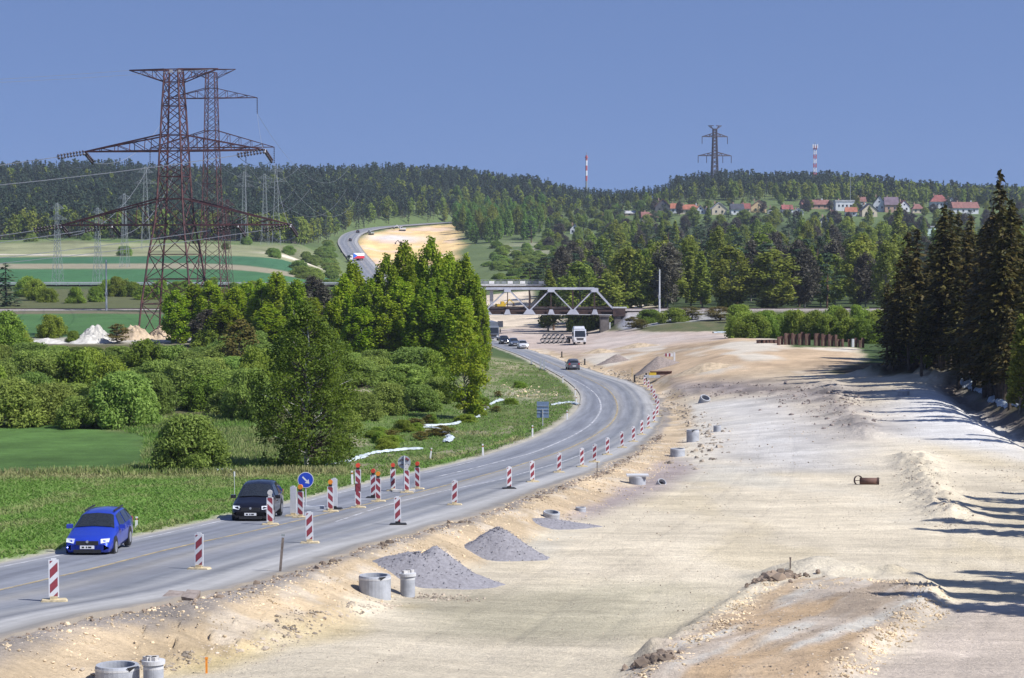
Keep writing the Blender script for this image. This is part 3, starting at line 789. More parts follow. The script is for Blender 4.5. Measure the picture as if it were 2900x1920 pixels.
# ------------------------------------------------------------------ vegetation: materials
def leaf_mat(name, c1, c2, transl=0.3, hue=0.02, val=0.22):
    """c1..c2 picked per clump through the 'tint' attribute, whole plants shifted a little at random"""
    m = bpy.data.materials.new(name); m.use_nodes = True
    n, l = m.node_tree.nodes, m.node_tree.links
    b = n['Principled BSDF']; b.inputs['Roughness'].default_value = 0.6; b.inputs['Specular IOR Level'].default_value = 0.25
    a = n.new('ShaderNodeAttribute'); a.attribute_name = 'tint'
    mx = n.new('ShaderNodeMix'); mx.data_type = 'RGBA'; mx.inputs[6].default_value = (*c1, 1); mx.inputs[7].default_value = (*c2, 1)
    l.new(a.outputs['Fac'], mx.inputs['Factor'])
    oi = n.new('ShaderNodeObjectInfo'); hs = n.new('ShaderNodeHueSaturation')
    r1 = n.new('ShaderNodeMapRange'); r1.inputs['To Min'].default_value = 0.5 - hue; r1.inputs['To Max'].default_value = 0.5 + hue * 0.7
    r2 = n.new('ShaderNodeMapRange'); r2.inputs['To Min'].default_value = 1 - val; r2.inputs['To Max'].default_value = 1 + val
    fr = n.new('ShaderNodeMath'); fr.operation = 'MULTIPLY'; fr.inputs[1].default_value = 7.13
    fr2 = n.new('ShaderNodeMath'); fr2.operation = 'FRACT'
    l.new(oi.outputs['Random'], r1.inputs['Value']); l.new(oi.outputs['Random'], fr.inputs[0]); l.new(fr.outputs[0], fr2.inputs[0]); l.new(fr2.outputs[0], r2.inputs['Value'])
    l.new(r1.outputs['Result'], hs.inputs['Hue']); l.new(r2.outputs['Result'], hs.inputs['Value']); l.new(mx.outputs[2], hs.inputs['Color'])
    l.new(hs.outputs['Color'], b.inputs['Base Color'])
    tr = n.new('ShaderNodeBsdfTranslucent'); l.new(hs.outputs['Color'], tr.inputs['Color'])
    ms = n.new('ShaderNodeMixShader'); ms.inputs[0].default_value = transl
    l.new(b.outputs[0], ms.inputs[1]); l.new(tr.outputs[0], ms.inputs[2]); l.new(ms.outputs[0], n['Material Output'].inputs['Surface'])
    return m
M_POP = leaf_mat("poplar_leaf", (0.159, 0.289, 0.012), (0.376, 0.460, 0.034), 0.5, 0.012)
M_BIR = leaf_mat("birch_leaf", (0.092, 0.146, 0.017), (0.200, 0.265, 0.032), 0.48)
M_WIL = leaf_mat("willow_leaf", (0.152, 0.232, 0.046), (0.297, 0.408, 0.087), 0.48, 0.022)
M_SHR = leaf_mat("shrub_leaf", (0.152, 0.240, 0.029), (0.296, 0.392, 0.054), 0.48, 0.02)
M_OLV = leaf_mat("olive_leaf", (0.110, 0.105, 0.022), (0.230, 0.190, 0.045), 0.4)
M_DEC = leaf_mat("spring_leaf", (0.138, 0.202, 0.033), (0.328, 0.389, 0.066), 0.48, 0.022)
M_FRE = leaf_mat("fresh_leaf", (0.103, 0.208, 0.036), (0.230, 0.381, 0.072), 0.42, 0.02)
M_TWG = leaf_mat("bare_twigs", (0.066, 0.059, 0.043), (0.132, 0.123, 0.093), 0.22, 0.02)
M_PIN = leaf_mat("pine_needle", (0.030, 0.064, 0.034), (0.092, 0.135, 0.059), 0.24, 0.02)
M_SPR = leaf_mat("spruce_needle", (0.035, 0.043, 0.012), (0.126, 0.101, 0.024), 0.27, 0.02)
M_FAR = leaf_mat("far_needle", (0.022, 0.049, 0.031), (0.061, 0.092, 0.054), 0.22, 0.03, 0.3)
M_GRS = leaf_mat("grass_blade", (0.142, 0.270, 0.046), (0.356, 0.345, 0.166), 0.4, 0.0, 0.0)
M_BARK = mat("bark", (0.075, 0.058, 0.045), 0.9, var=0.4, scale=3, bump=0.5, bscale=12)
M_PBARK = mat("pine_bark", (0.16, 0.095, 0.06), 0.9, var=0.4, scale=1.2, bump=0.4, bscale=10)
M_GBARK = mat("grey_bark", (0.20, 0.19, 0.165), 0.9, var=0.35, scale=2.0, bump=0.3, bscale=14)
M_WBARK = mat("birch_bark", (0.62, 0.60, 0.56), 0.8, col2=(0.10, 0.09, 0.08), scale=3.0, bump=0.3)
_r = M_WBARK.node_tree.nodes['Color Ramp'].color_ramp; _r.elements[0].position = 0.55; _r.elements[1].position = 0.62

# ------------------------------------------------------------------ vegetation: generators
def unit(v): return v / (np.linalg.norm(v, axis=-1, keepdims=True) + 1e-9)

def leaf_quads(C, a, b, bias=None, k=0.7, rg=rng):
    n = len(C)
    N = rg.normal(size=(n, 3))
    if bias is not None: N = unit(N) + bias * k
    N = unit(N); T = unit(np.cross(N, rg.normal(size=(n, 3)))); S = np.cross(N, T)
    a = np.broadcast_to(a, n)[:, None] * rg.uniform(0.7, 1.3, (n, 1)); b = np.broadcast_to(b, n)[:, None] * rg.uniform(0.7, 1.3, (n, 1))
    V = np.stack([C + T * a, C + S * b, C - T * a, C - S * b], 1)
    return V.reshape(-1, 3)

def foliage(name, V, tint, m):
    n = len(V) // 4
    me = np_mesh(name, V, np.arange(4 * n).reshape(n, 4), m)
    vfloat(me, 'tint', np.repeat(np.clip(tint, 0, 1), 4))
    return me

def ball(rg, n, shell=0.45):
    d = unit(rg.normal(size=(n, 3))); return d * (rg.uniform(0, 1, (n, 1)) ** shell)

def limb(mb, a, b, r0, r1, rg, wig=0.12, n=4, sides=5):
    a = np.array(a, float); b = np.array(b, float); L = np.linalg.norm(b - a)
    pts = [a + (b - a) * t + (rg.normal(size=3) * wig * L * math.sin(t * math.pi) if 0 < t < 1 else 0) for t in np.linspace(0, 1, n)]
    rs = np.linspace(r0, r1, n)
    for i in range(n - 1): mb.tube(pts[i], pts[i + 1], rs[i], sides, rs[i + 1], cap=False)

def make_broad(seed, H, Rm, base, prof, nl, per, lr, leaf, m, bark, elong=1.5, trunk_r=None, up=0.0, lobesq=(1, 1, 0.85), skip=None, bark2=None, nk=1.7):
    """broadleaf tree or shrub: leaf clumps (lobes) hung on limbs; prof(t) gives the crown radius share"""
    rg = np.random.default_rng(seed); Vs = []; Ts = []; mb = MB(); mb2 = MB()
    tr = trunk_r or H * 0.014
    lean = rg.normal(size=2) * H * 0.015
    if base > 0 or bark is not None:
        limb(mb, (0, 0, -0.3), (lean[0], lean[1], H * 0.93), tr, tr * 0.15, rg, 0.012, 7, 7)
    for i in range(nl):
        t = (i + rg.uniform(0, 1)) / nl
        z = base + (H - base) * (t ** 0.92)
        r = Rm * prof(t); ang = rg.uniform(0, 2 * math.pi); q = rg.uniform(0.15, 1) ** 0.5
        lrad = lr * rg.uniform(0.6, 1.25) * (0.55 + 0.45 * prof(t))
        c = np.array([math.cos(ang) * max(r - lrad * 0.6, 0) * q + lean[0] * t, math.sin(ang) * max(r - lrad * 0.6, 0) * q + lean[1] * t, min(z, H - lrad * 0.55)])
        n = int(per * (lrad / lr) ** 2)
        p = ball(rg, n) * lrad * np.array(lobesq)
        p[:, 2] += up * np.abs(p[:, 2])
        C = c + p
        out = unit(p) + np.array([0, 0, 0.45])
        if skip is not None:
            k = ~skip(C); C = C[k]; out = out[k]
        V = leaf_quads(C, leaf * elong * 0.5, leaf * 0.5, unit(out), nk, rg)
        Vs.append(V); Ts.append(np.clip(rg.uniform(0.2, 0.8) + rg.normal(size=len(C)) * 0.2, 0, 1))
        if bark is not None and rg.uniform() < 0.8:
            z0 = max(c[2] - np.hypot(c[0], c[1]) * rg.uniform(0.6, 1.2), 0.12 * H * rg.uniform(0.6, 1.4))
            limb(mb, (lean[0] * z0 / H, lean[1] * z0 / H, z0), c, tr * 0.42 * (1 - z0 / H) + 0.012, 0.012, rg, 0.06, 4, 4) if bark2 is None or rg.uniform() < 0.1 else limb(mb2, (lean[0] * z0 / H, lean[1] * z0 / H, z0), c, tr * 0.3 * (1 - z0 / H) + 0.01, 0.01, rg, 0.06, 4, 4)
    crown = foliage("crown", np.concatenate(Vs), np.concatenate(Ts), m)
    trunk = mb.mesh("trunk", bark or M_BARK, True)
    return dict(trunk=trunk, crown=crown, H=H, W=2 * Rm, limbs=mb2.mesh("branches", bark2, True) if bark2 else None)

def make_spruce(seed, H, Rm, m, bark, bare=0.12, dens=1.0, size=1.0, droop=0.35):
    rg = np.random.default_rng(seed); C = []; A = []; B = []; T = []; bias = []; mb = MB()
    tr = H * 0.011
    limb(mb, (0, 0, -0.4), (0, 0, H), tr, 0.015, rg, 0.004, 8, 7)
    z = H * bare
    dirs = []
    while z < H * 0.985:
        f = 1 - z / H
        nb = max(3, int(rg.integers(5, 8) * (1 if f > 0.3 else 0.8) * dens))
        L0 = Rm * (f ** 0.8) * (1.0 if z > H * (bare + 0.1) else rg.uniform(0.5, 0.9)) + 0.12
        for k in range(nb):
            ang = rg.uniform(0, 2 * math.pi); L = L0 * rg.uniform(0.6, 1.15)
            d = np.array([math.cos(ang), math.sin(ang), 0.0]); tint = rg.uniform(0.1, 0.9)
            npt = max(2, int(L / (0.23 * size)))
            t = (np.arange(npt) + rg.uniform(0.2, 1)) / npt
            p = d * (t * L)[:, None]
            p[:, 2] = z + 0.12 * L * t - droop * L * t ** 1.7
            side = np.array([-d[1], d[0], 0])
            w = (0.30 * L * (1 - t) + 0.12) * size
            p = p + side * (rg.uniform(-1, 1, npt) * w * 0.7)[:, None] + np.array([0, 0, 1]) * (rg.uniform(-0.35, 0.05, npt) * size)[:, None]
            C.append(p); A.append(rg.uniform(0.22, 0.42, npt) * size); B.append(rg.uniform(0.10, 0.18, npt) * size)
            T.append(np.clip(tint + rg.normal(size=npt) * 0.2, 0, 1)); dirs.append(np.repeat((d * 0.8 + np.array([0, 0, -0.45]))[None], npt, 0))
            if f > 0.5 and rg.uniform() < 0.35: mb.tube((0, 0, z), (d[0] * L * 0.9, d[1] * L * 0.9, z - 0.1 * L), 0.022, 3, 0.006, cap=False)
        z += rg.uniform(0.22, 0.42) * size / dens
    # dead twigs under the crown
    for _ in range(int(26 * bare / 0.12)):
        zz_ = rg.uniform(0.03, bare + 0.25) * H; ang = rg.uniform(0, 6.28); L = rg.uniform(0.6, 2.0)
        mb.tube((0, 0, zz_), (math.cos(ang) * L, math.sin(ang) * L, zz_ - rg.uniform(0, 0.5)), 0.018, 3, 0.004, cap=False)
    C = np.concatenate(C); A = np.concatenate(A)[:, None]; B = np.concatenate(B)[:, None]; D = unit(np.concatenate(dirs) + rg.normal(size=C.shape) * 0.35)
    S = unit(np.cross(D, rg.normal(size=C.shape) * 0.5 + np.array([0, 0, 1.0])))
    V = np.stack([C + D * A, C + S * B, C - D * A, C - S * B], 1).reshape(-1, 3)
    return dict(trunk=mb.mesh("trunk", bark, True), crown=foliage("crown", V, np.concatenate(T), m), H=H, W=2 * Rm)

def make_pine(seed, H, Rm, m, bark, bare=0.5, nl=26, per=60, leaf=0.34):
    rg = np.random.default_rng(seed); mb = MB(); Vs = []; Ts = []
    limb(mb, (0, 0, -0.4), (rg.normal() * 0.3, rg.normal() * 0.3, H * 0.96), H * 0.0115, 0.03, rg, 0.008, 7, 6)
    for i in range(nl):
        t = (i + rg.uniform()) / nl; z = H * (bare + (0.98 - bare) * t)
        r = Rm * (1 - t ** 2.2) ** 0.6 * (0.35 + 0.65 * min(1, t / 0.25)); ang = rg.uniform(0, 6.28); q = rg.uniform(0.3, 1)
        c = np.array([math.cos(ang) * r * q, math.sin(ang) * r * q, z])
        n = int(per * rg.uniform(0.6, 1.3)); p = ball(rg, n, 0.5) * np.array([1, 1, 0.5]) * Rm * rg.uniform(0.28, 0.45)
        Vs.append(leaf_quads(c + p, leaf, leaf * 0.35, unit(unit(p) + np.array([0, 0, 0.6])), 1.4, rg)); Ts.append(np.clip(rg.uniform(0.1, 0.9) + rg.normal(size=n) * 0.2, 0, 1))
        limb(mb, (0, 0, z - 0.4 * r * q), c, 0.05, 0.02, rg, 0.06, 3, 4)
    for _ in range(10):
        z = rg.uniform(0.15, bare) * H; ang = rg.uniform(0, 6.28); L = rg.uniform(0.4, 1.4)
        mb.tube((0, 0, z), (math.cos(ang) * L, math.sin(ang) * L, z + 0.1), 0.025, 3, 0.008, cap=False)
    return dict(trunk=mb.mesh("trunk", bark, True), crown=foliage("crown", np.concatenate(Vs), np.concatenate(Ts), m), H=H, W=2 * Rm)

pf_oval = lambda t: max(0.12, math.sin(math.pi * min(1, (t * 0.86 + 0.12))) ** 0.7)
pf_pop = lambda t: 0.35 + 0.65 * math.sin(math.pi * min(1, t * 0.72 + 0.22)) if t < 0.9 else 0.4
pf_dome = lambda t: max(0.2, math.sqrt(max(0, 1 - (t * 0.96) ** 2)))
pf_flame = lambda t: max(0.10, (1 - t) ** 0.6 * (0.55 + 0.45 * min(1, t / 0.18)))

PR = {}
PR['poplar'] = [make_broad(100 + i, 15, 2.5, 0.9, pf_pop, 120, 130, 0.95, 0.25, M_POP, M_GBARK, 1.35, 0.16, 0.3, (0.60, 0.60, 1.6), nk=0.9) for i in range(3)]
PR['willow'] = [make_broad(120 + i, 3.6, 2.9, 0.15, pf_dome, 84, 300, 0.85, 0.115, M_WIL, M_GBARK, 2.4, 0.05, 0.0, (1, 1, 0.9), nk=1.2) for i in range(4)]
PR['shrub'] = [make_broad(140 + i, 3.4, 2.6, 0.1, pf_dome, 66, 240, 0.8, 0.14, M_SHR, M_BARK, 1.7, 0.05, 0.0, (0.9, 0.9, 1.0), nk=1.2) for i in range(3)]
PR['broad'] = [make_broad(160 + i, 15, 3.6, 1.0, pf_oval, 84, 80, 1.3, 0.36, M_DEC, M_GBARK, 1.4, 0.19, 0.2, (0.75, 0.75, 1.3), nk=1.1) for i in range(4)]
PR['slim'] = [make_broad(180 + i, 15, 2.5, 1.5, pf_flame, 76, 72, 1.0, 0.34, M_DEC, M_GBARK, 1.4, 0.14, 0.3, (0.65, 0.65, 1.5), nk=1.1) for i in range(2)]
PR['fresh'] = [make_broad(185 + i, 15, 2.9, 1.2, pf_flame if i else pf_oval, 76, 72, 1.1, 0.4, M_FRE, M_GBARK, 1.4, 0.14, 0.3, (0.65, 0.65, 1.5), nk=1.1) for i in range(2)]
PR['olive'] = [make_broad(190 + i, 9, 2.3, 0.8, pf_oval, 44, 64, 0.9, 0.26, M_OLV, M_GBARK, 1.4, 0.11, 0.3) for i in range(2)]
PR['twiggy'] = [make_broad(200 + i, 13, 3.0, 1.8, pf_oval, 80, 70, 1.1, 0.2, M_TWG, M_GBARK, 3.6, 0.15, 0.3, (0.7, 0.7, 1.4), nk=0.4) for i in range(2)]
PR['pine'] = [make_pine(220 + i, 17, 2.7, M_PIN, M_PBARK, 0.26 + 0.06 * i) for i in range(3)]
PR['spruce'] = [make_spruce(240 + i, 20, 3.1, M_SPR, M_BARK, (0.10, 0.2, 0.3)[i], 1.15) for i in range(3)]
PR['darkspruce'] = [make_spruce(250, 17, 3.2, M_PIN, M_BARK, 0.05, 0.8, 1.5)]
PR['birch'] = [make_broad(270, 11.9, 3.9, 0.4, lambda t: (0.80 + 0.20 * math.sin(math.pi * t / 0.5)) if t < 0.5 else max(0.10, 1.0 - ((t - 0.5) / 0.5) ** 1.25 * 0.92), 300, 120, 0.72, 0.125, M_BIR, M_WBARK, 1.5, 0.17, -0.25, (0.8, 0.8, 1.35),
               skip=lambda C: (np.abs(C[:, 0] - 0.0) < 0.13 + 0.07 * np.sin(C[:, 2] * 3)) & (C[:, 1] < 0.1) & (C[:, 2] > 3.9) & (C[:, 2] < 7.6), bark2=M_BARK)]
PR['column'] = [make_broad(280, 9.6, 2.25, 0.3, lambda t: 0.75 + 0.25 * math.sin(t * 3) if t < 0.35 else max(0.16, 1 - ((t - 0.35) / 0.65) ** 1.4 * 0.85), 80, 100, 0.8, 0.18, M_POP, M_GBARK, 1.4, 0.1, 0.4)]
ORD = ['first', 'second', 'third', 'fourth', 'fifth', 'sixth', 'seventh', 'eighth', 'ninth', 'tenth', 'eleventh', 'twelfth', 'thirteenth', 'fourteenth', 'fifteenth', 'sixteenth', 'seventeenth', 'eighteenth', 'nineteenth', 'twentieth', 'twenty-first', 'twenty-second', 'twenty-third', 'twenty-fourth', 'twenty-fifth', 'twenty-sixth', 'twenty-seventh', 'twenty-eighth', 'twenty-ninth', 'thirtieth']
def plant(kind, name, label, cat, p, height, width, group=None, variant=None, rz=None):
    """one plant: an empty at the base with a trunk and a crown"""
    v = PR[kind][variant % len(PR[kind]) if variant is not None else random.randrange(len(PR[kind]))]
    o = thing(name, label, cat, p, random.uniform(0, 6.28) if rz is None else rz, group)
    sx = width / v['W'] * 1.18; o.scale = (sx, sx * random.uniform(0.92, 1.08), height / v['H'])
    link(bpy.data.objects.new("trunk", v['trunk']), o)
    link(bpy.data.objects.new("crown", v['crown']), o)
    if v.get('limbs'): link(bpy.data.objects.new("branches", v['limbs']), o)
    return o
def plant_px(kind, name, label, cat, px, top, D, wpx, group=None, variant=None, rz=None):
    p = GD(px, D); h = zz(top, D) - p.z
    return plant(kind, name, label, cat, p, max(h, 0.8), wpx * D / FPX, group, variant, rz)

# ------------------------------------------------------------------ single trees of the marsh
plant_px('birch', 'birch_tree', 'tall drooping birch with white trunk standing alone beside the road', 'tree', 868, 858, 150, 300, rz=0.0)
plant_px('column', 'columnar_tree', 'narrow bright green tree standing alone beside the grassy road bend', 'tree', 1315, 868, 211, 128, rz=0.3)
plant_px('willow', 'round_shrub', 'single round shrub on the grass just left of the birch', 'shrub', 537, 1180, 147, 205, rz=0.5)
LBL_POP = 'leafy poplar, %s from the left in the tall clump before the truss bridge'
for i, (px, top, D, w) in enumerate(sorted([(945, 850, 302, 95), (985, 790, 306, 95), (1000, 752, 309, 85), (1045, 800, 300, 95), (1090, 735, 304, 90), (1135, 700, 307, 95), (1178, 735, 312, 85), (1215, 690, 303, 100), (1262, 730, 308, 95), (1305, 738, 302, 100), (1342, 790, 299, 85), (1100, 850, 290, 110), (1200, 830, 287, 120), (1290, 850, 285, 110), (1020, 880, 289, 110), (1365, 850, 297, 55), (1245, 800, 293, 110), (1150, 800, 295, 110)])):
    plant_px('poplar', 'poplar_tree', LBL_POP % ORD[i], 'tree', px, top, D, w, 'poplars in the clump before the bridge')
LBL_POP2 = 'leafy poplar, %s from the left in the lower clump beside the big pylon'
for i, (px, top, D, w) in enumerate(sorted([(502, 830, 336, 90), (545, 812, 340, 95), (600, 805, 337, 100), (655, 820, 340, 90), (700, 806, 346, 95), (745, 800, 340, 85), (790, 780, 337, 85), (830, 800, 330, 80), (880, 850, 322, 90), (640, 870, 328, 110), (760, 870, 322, 110), (850, 900, 312, 100)])):
    plant_px('poplar', 'poplar_tree', LBL_POP2 % ORD[i], 'tree', px, top, D, w, 'poplars beside the pylon')
plant_px('olive', 'olive_tree', 'olive brown young tree between willow shrubs left of the birch', 'tree', 685, 905, 268, 120)
plant_px('olive', 'olive_tree', 'reddish young tree at the right edge of the poplar clump', 'tree', 1368, 890, 300, 50)
plant_px('olive', 'olive_tree', 'reddish brown bush in front of the pale stone heaps', 'shrub', 330, 918, 336, 75)
plant_px('twiggy', 'bare_shrub', 'bare twiggy bush in front of the poplars by the pylon', 'shrub', 590, 880, 330, 110)
plant_px('twiggy', 'bare_shrub', 'grey bare bush behind the poplar clump near the far road', 'shrub', 890, 790, 380, 110)
# willow thicket
for r_, D in enumerate((193, 205, 219, 235, 253, 273, 296, 322)):
    step = 26 * 150 / D * 6.2
    x = -140 + random.uniform(0, 60); cnt = {0: 0, 1: 0}
    ROW = ('front', 'second', 'third', 'fourth', 'fifth', 'sixth', 'seventh', 'rear')[r_]
    while x < 1290:
        px = x + random.uniform(-20, 20); d = D + random.uniform(-5, 5)
        x += step * random.uniform(0.75, 1.2)
        if abs(px - 868) < 75 and D < 215: continue
        if px > 470 and px < 640 and D < 200: continue
        if px > 930 and D < 240 + (px - 930) * 0.06: continue
        if abs(px - 1315) < 40 and D < 240: continue
        if D > 300 and random.random() < 0.35: continue
        p = GD(px, d)
        w = random.uniform(4.4, 7.4); h = random.uniform(2.5, 4.4) * (1.1 if D < 230 else 1.0)
        if px < 600 and D > 260: h *= 0.62
        if px < 520 and D > 310: continue
        if random.random() < 0.78:
            plant('willow', 'willow_shrub', 'rounded grey green willow, %s from the left in the %s row of the thicket' % (ORD[cnt[0]], ROW), 'shrub', p, h, w, 'willow shrubs of the thicket'); cnt[0] += 1
        else:
            plant('shrub', 'leafy_shrub', 'brighter leafy shrub, %s from the left in the %s row of the thicket' % (ORD[cnt[1]], ROW), 'shrub', p, h * 1.15, w * 0.85, 'leafy shrubs of the thicket'); cnt[1] += 1
for i in range(26):
    px = random.uniform(1060, 1600); g_ = G(px, float(np.interp(px, [1060, 1350, 1520, 1600], [1270, 1190, 1090, 1075])) + random.uniform(-30, 20)); d_, _, s_ = road_dist(np.array([g_.x]), np.array([g_.y]))
    if d_[0] < 2.0 or s_[0] > 0: continue
    plant('olive' if random.random() < 0.35 else 'shrub', 'weed_clump', 'low weedy clump on the grass inside the road bend', 'shrub', g_, random.uniform(0.5, 1.1), random.uniform(1.0, 2.4), 'weed clumps inside the bend')
for px, D, w, h in [(1010, 205, 4.5, 2.6), (1100, 214, 5, 3.0), (1180, 220, 4.6, 2.6), (1245, 232, 4.2, 2.8), (960, 190, 3.8, 2.3), (1330, 236, 3.0, 1.6)]:
    plant('willow', 'willow_shrub', 'low willow shrub between the birch and the narrow tree', 'shrub', GD(px, D), h, w, 'low shrubs between birch and narrow tree')
for px, D, w, h in [(150, 352, 5.0, 3.6), (205, 338, 2.6, 1.8), (10, 318, 7, 5.6), (55, 325, 4, 2.6)]:
    plant('shrub', 'leafy_shrub', 'bright green shrub beside the white stone heaps', 'shrub', GD(px, D), h, w, 'shrubs by the stone heaps')
# ------------------------------------------------------------------ hedge between railway and side road, left
plant_px('darkspruce', 'blue_spruce', 'dark blue spruce at the left edge beside the railway', 'tree', 18, 742, 516, 120)
for px in range(70, 1000, 38):
    D = random.uniform(522, 590)
    if 150 < px < 215: continue
    plant('shrub', 'hedge_shrub', 'hedge shrub between railway and guardrail road, %s from the left' % ORD[(px - 70) // 38], 'shrub', GD(px + random.uniform(-12, 12), D), random.uniform(3.0, 5.2), random.uniform(4.5, 7), 'hedge along the railway')
# brush on the slopes
for i in range(34):
    px, D = random.uniform(845, 985), random.uniform(760, 1330)
    if px > 950 - (D > 1150) * 0: px -= 30
    plant('willow', 'slope_shrub', 'grey green shrub on the slope left of the far road', 'shrub', GD(px, D), random.uniform(2, 4), random.uniform(5, 9), 'brush left of the far road')
for i in range(110):
    D = random.uniform(740, 1320); px = random.uniform(1385, 1500 + (D - 700) * 0.42)
    if abs((px - 1450) * D / FPX) < 30 and D < 760: continue
    plant(random.choice(['willow', 'willow', 'shrub']), 'slope_shrub', 'shrub scattered on the green slope behind the truss bridge', 'shrub', GD(px, D), random.uniform(2, 4.5), random.uniform(4, 9), 'brush behind the bridge')
for px, top, D, w in [(1500, 742, 660, 80), (1545, 725, 680, 85), (1585, 722, 650, 80), (1620, 715, 640, 70)]:
    plant_px('pine', 'pine_tree', 'dark pine at the left end of the wood behind the bridge', 'tree', px, top, D, w, 'pines at the left end of the wood')
# bright thicket right of the site
for i in range(24):
    px = 2110 + i * 18 + random.uniform(-8, 8); D = random.uniform(345, 425)
    plant('shrub', 'thicket_shrub', 'fresh green hedge shrub behind the sheet piles, %s from the left' % ORD[i], 'shrub', GD(px, D), random.uniform(3.4, 4.8), random.uniform(4.5, 6.5), 'hedge behind the sheet piles')
for px, D, h, w in [(1655, 512, 5.2, 5), (1688, 515, 5.5, 4), (1630, 518, 4.5, 4), (1790, 472, 2.6, 5), (1840, 478, 3, 6), (1905, 470, 3, 7), (1960, 474, 2.8, 7), (2040, 466, 3, 7), (2090, 455, 3.6, 6), (1815, 458, 2.2, 4)]:
    plant('olive' if px > 1780 and random.random() < 0.4 else 'shrub', 'bank_shrub', 'shrub on the railway bank near the bridge pier', 'shrub', GD(px, D), h, w, 'shrubs on the railway bank')
# ------------------------------------------------------------------ wood behind the railway on the right
KL = {'pine': ('pine_tree', 'dark pine in the mixed wood behind the railway'), 'broad': ('broadleaf_tree', 'fresh green broadleaf tree in the wood behind the railway'), 'slim': ('slender_tree', 'slender light green tree in the wood behind the railway'),
      'twiggy': ('bare_tree', 'grey brown bare tree in the wood behind the railway'), 'darkspruce': ('spruce_tree', 'dark conical spruce in the wood behind the railway')}
for D in (512, 528, 549, 575, 607, 646, 695, 755, 830, 915, 1010, 1110, 1215, 1320, 1420):
    sp = 6.0 + D * 0.0042
    x0 = np.interp(D, [514, 700, 900, 1200, 1420], [1560, 1620, 1680, 1770, 1800]); x = x0
    while x < 2960:
        px = x + random.uniform(-14, 14); x += sp * FPX / D * random.uniform(0.75, 1.25)
        d = D + random.uniform(-8, 8)
        if px > 2600 and D < 640: continue
        k = random.choices(['pine', 'broad', 'slim', 'twiggy', 'darkspruce'], [0.30, 0.30, 0.16, 0.14, 0.10] if px < 2350 else [0.15, 0.35, 0.28, 0.2, 0.02])[0]
        h = random.uniform(12.5, 18) * (0.92 if D < 560 else 1.0) * (0.8 if D > 1180 else 1); w = {'pine': 7.0, 'broad': 9.4, 'slim': 6.8, 'twiggy': 8.0, 'darkspruce': 7}[k] * random.uniform(0.85, 1.2)
        band_ = 'front' if D < 560 else ('middle' if D < 850 else 'rear'); side_ = 'left' if px < 2000 else ('middle' if px < 2400 else 'right')
        plant(k, KL[k][0], KL[k][1].replace('behind the railway', 'behind the railway, %s rows, %s part' % (band_, side_)), 'tree', GD(px, d), h, w, KL[k][0].replace('_', ' ') + 's of the wood behind the railway')
plant_px('broad', 'broadleaf_tree', 'large yellow green tree at the front of the wood', 'tree', 2195, 715, 506, 170)
plant_px('slim', 'slender_tree', 'tall bright green tree rising above the wood by the houses', 'tree', 2545, 585, 800, 75)
# grove on the hill above the far road
for i in range(130):
    D = random.uniform(1335, 1810); px = random.uniform(1288, 1538)
    plant(random.choice(['fresh', 'fresh', 'fresh', 'fresh', 'broad', 'slim', 'pine']), 'grove_tree', 'tree in the light green grove above the far road cutting', 'tree', GD(px, D), random.uniform(13, 19), random.uniform(6.5, 9.5), 'grove above the far road cutting')
# trees round the houses
for i in range(140):
    D = random.uniform(1440, 1660); px = random.uniform(1560, 2900)
    if D < 1530 and random.random() < 0.35: continue
    plant(random.choice(['broad', 'broad', 'slim', 'twiggy', 'pine']), 'garden_tree', 'small tree among the village houses', 'tree', GD(px, D), random.uniform(4, 6.5) if D < 1540 else random.uniform(5, 10), random.uniform(5, 8), 'garden trees of the village')
for i in range(80):
    D = random.uniform(1230, 1700); px = random.uniform(1535, 1870)
    plant(random.choice(['broad', 'fresh', 'slim', 'twiggy', 'pine', 'willow']), 'hillside_tree', 'tree on the slope between the grove and the village', 'tree', GD(px, D), random.uniform(5, 11), random.uniform(6, 9), 'trees on the slope left of the village')
plant_px('pine', 'pine_tree', 'thin lone pine at the left end of the right hilltop', 'tree', 1897, 495, 1890, 14)
# scattered bushes on the left fields
for px, D in [(355, 905), (640, 1010), (770, 960), (780, 930), (820, 1000), (560, 1120), (250, 1150), (90, 1140), (700, 1130)]:
    plant('willow', 'field_bush', 'small bush standing in the dry meadow on the left', 'shrub', GD(px, D), random.uniform(3, 5), random.uniform(4, 8), 'bushes in the dry meadow')

# ------------------------------------------------------------------ dark conifers on the right
LSP = 'dark spruce, %s from the left along the edge of the conifer stand'
for i, (px, top, D, w, v) in enumerate(sorted([(2512, 800, 240, 95, 2), (2548, 730, 232, 110, 2), (2590, 705, 246, 110, 1), (2640, 740, 236, 120, 1), (2690, 588, 240, 130, 2), (2738, 690, 226, 120, 1), (2785, 630, 214, 130, 2), (2880, 600, 196, 150, 1), (2935, 560, 190, 160, 2), (2845, 700, 188, 130, 1), (2760, 760, 208, 120, 0), (2530, 860, 228, 90, 0), (2575, 820, 226, 100, 2), (2665, 800, 222, 120, 2), (2715, 820, 212, 120, 1), (2810, 830, 194, 130, 1), (2905, 790, 180, 150, 1), (2610, 860, 218, 90, 2), (2860, 880, 178, 120, 2), (2620, 780, 232, 130, 0), (2900, 700, 200, 160, 0), (2710, 640, 250, 130, 1), (2770, 670, 240, 130, 2), (2655, 690, 255, 120, 2)])):
    plant_px('spruce', 'spruce_tree', LSP % ORD[i], 'tree', px, top, D, w * 1.2, 'spruces at the edge of the stand', v)
plant_px('spruce', 'spruce_tree', 'tallest pointed spruce rising above the dark conifer stand', 'tree', 2828, 476, 206, 185, None, 0)
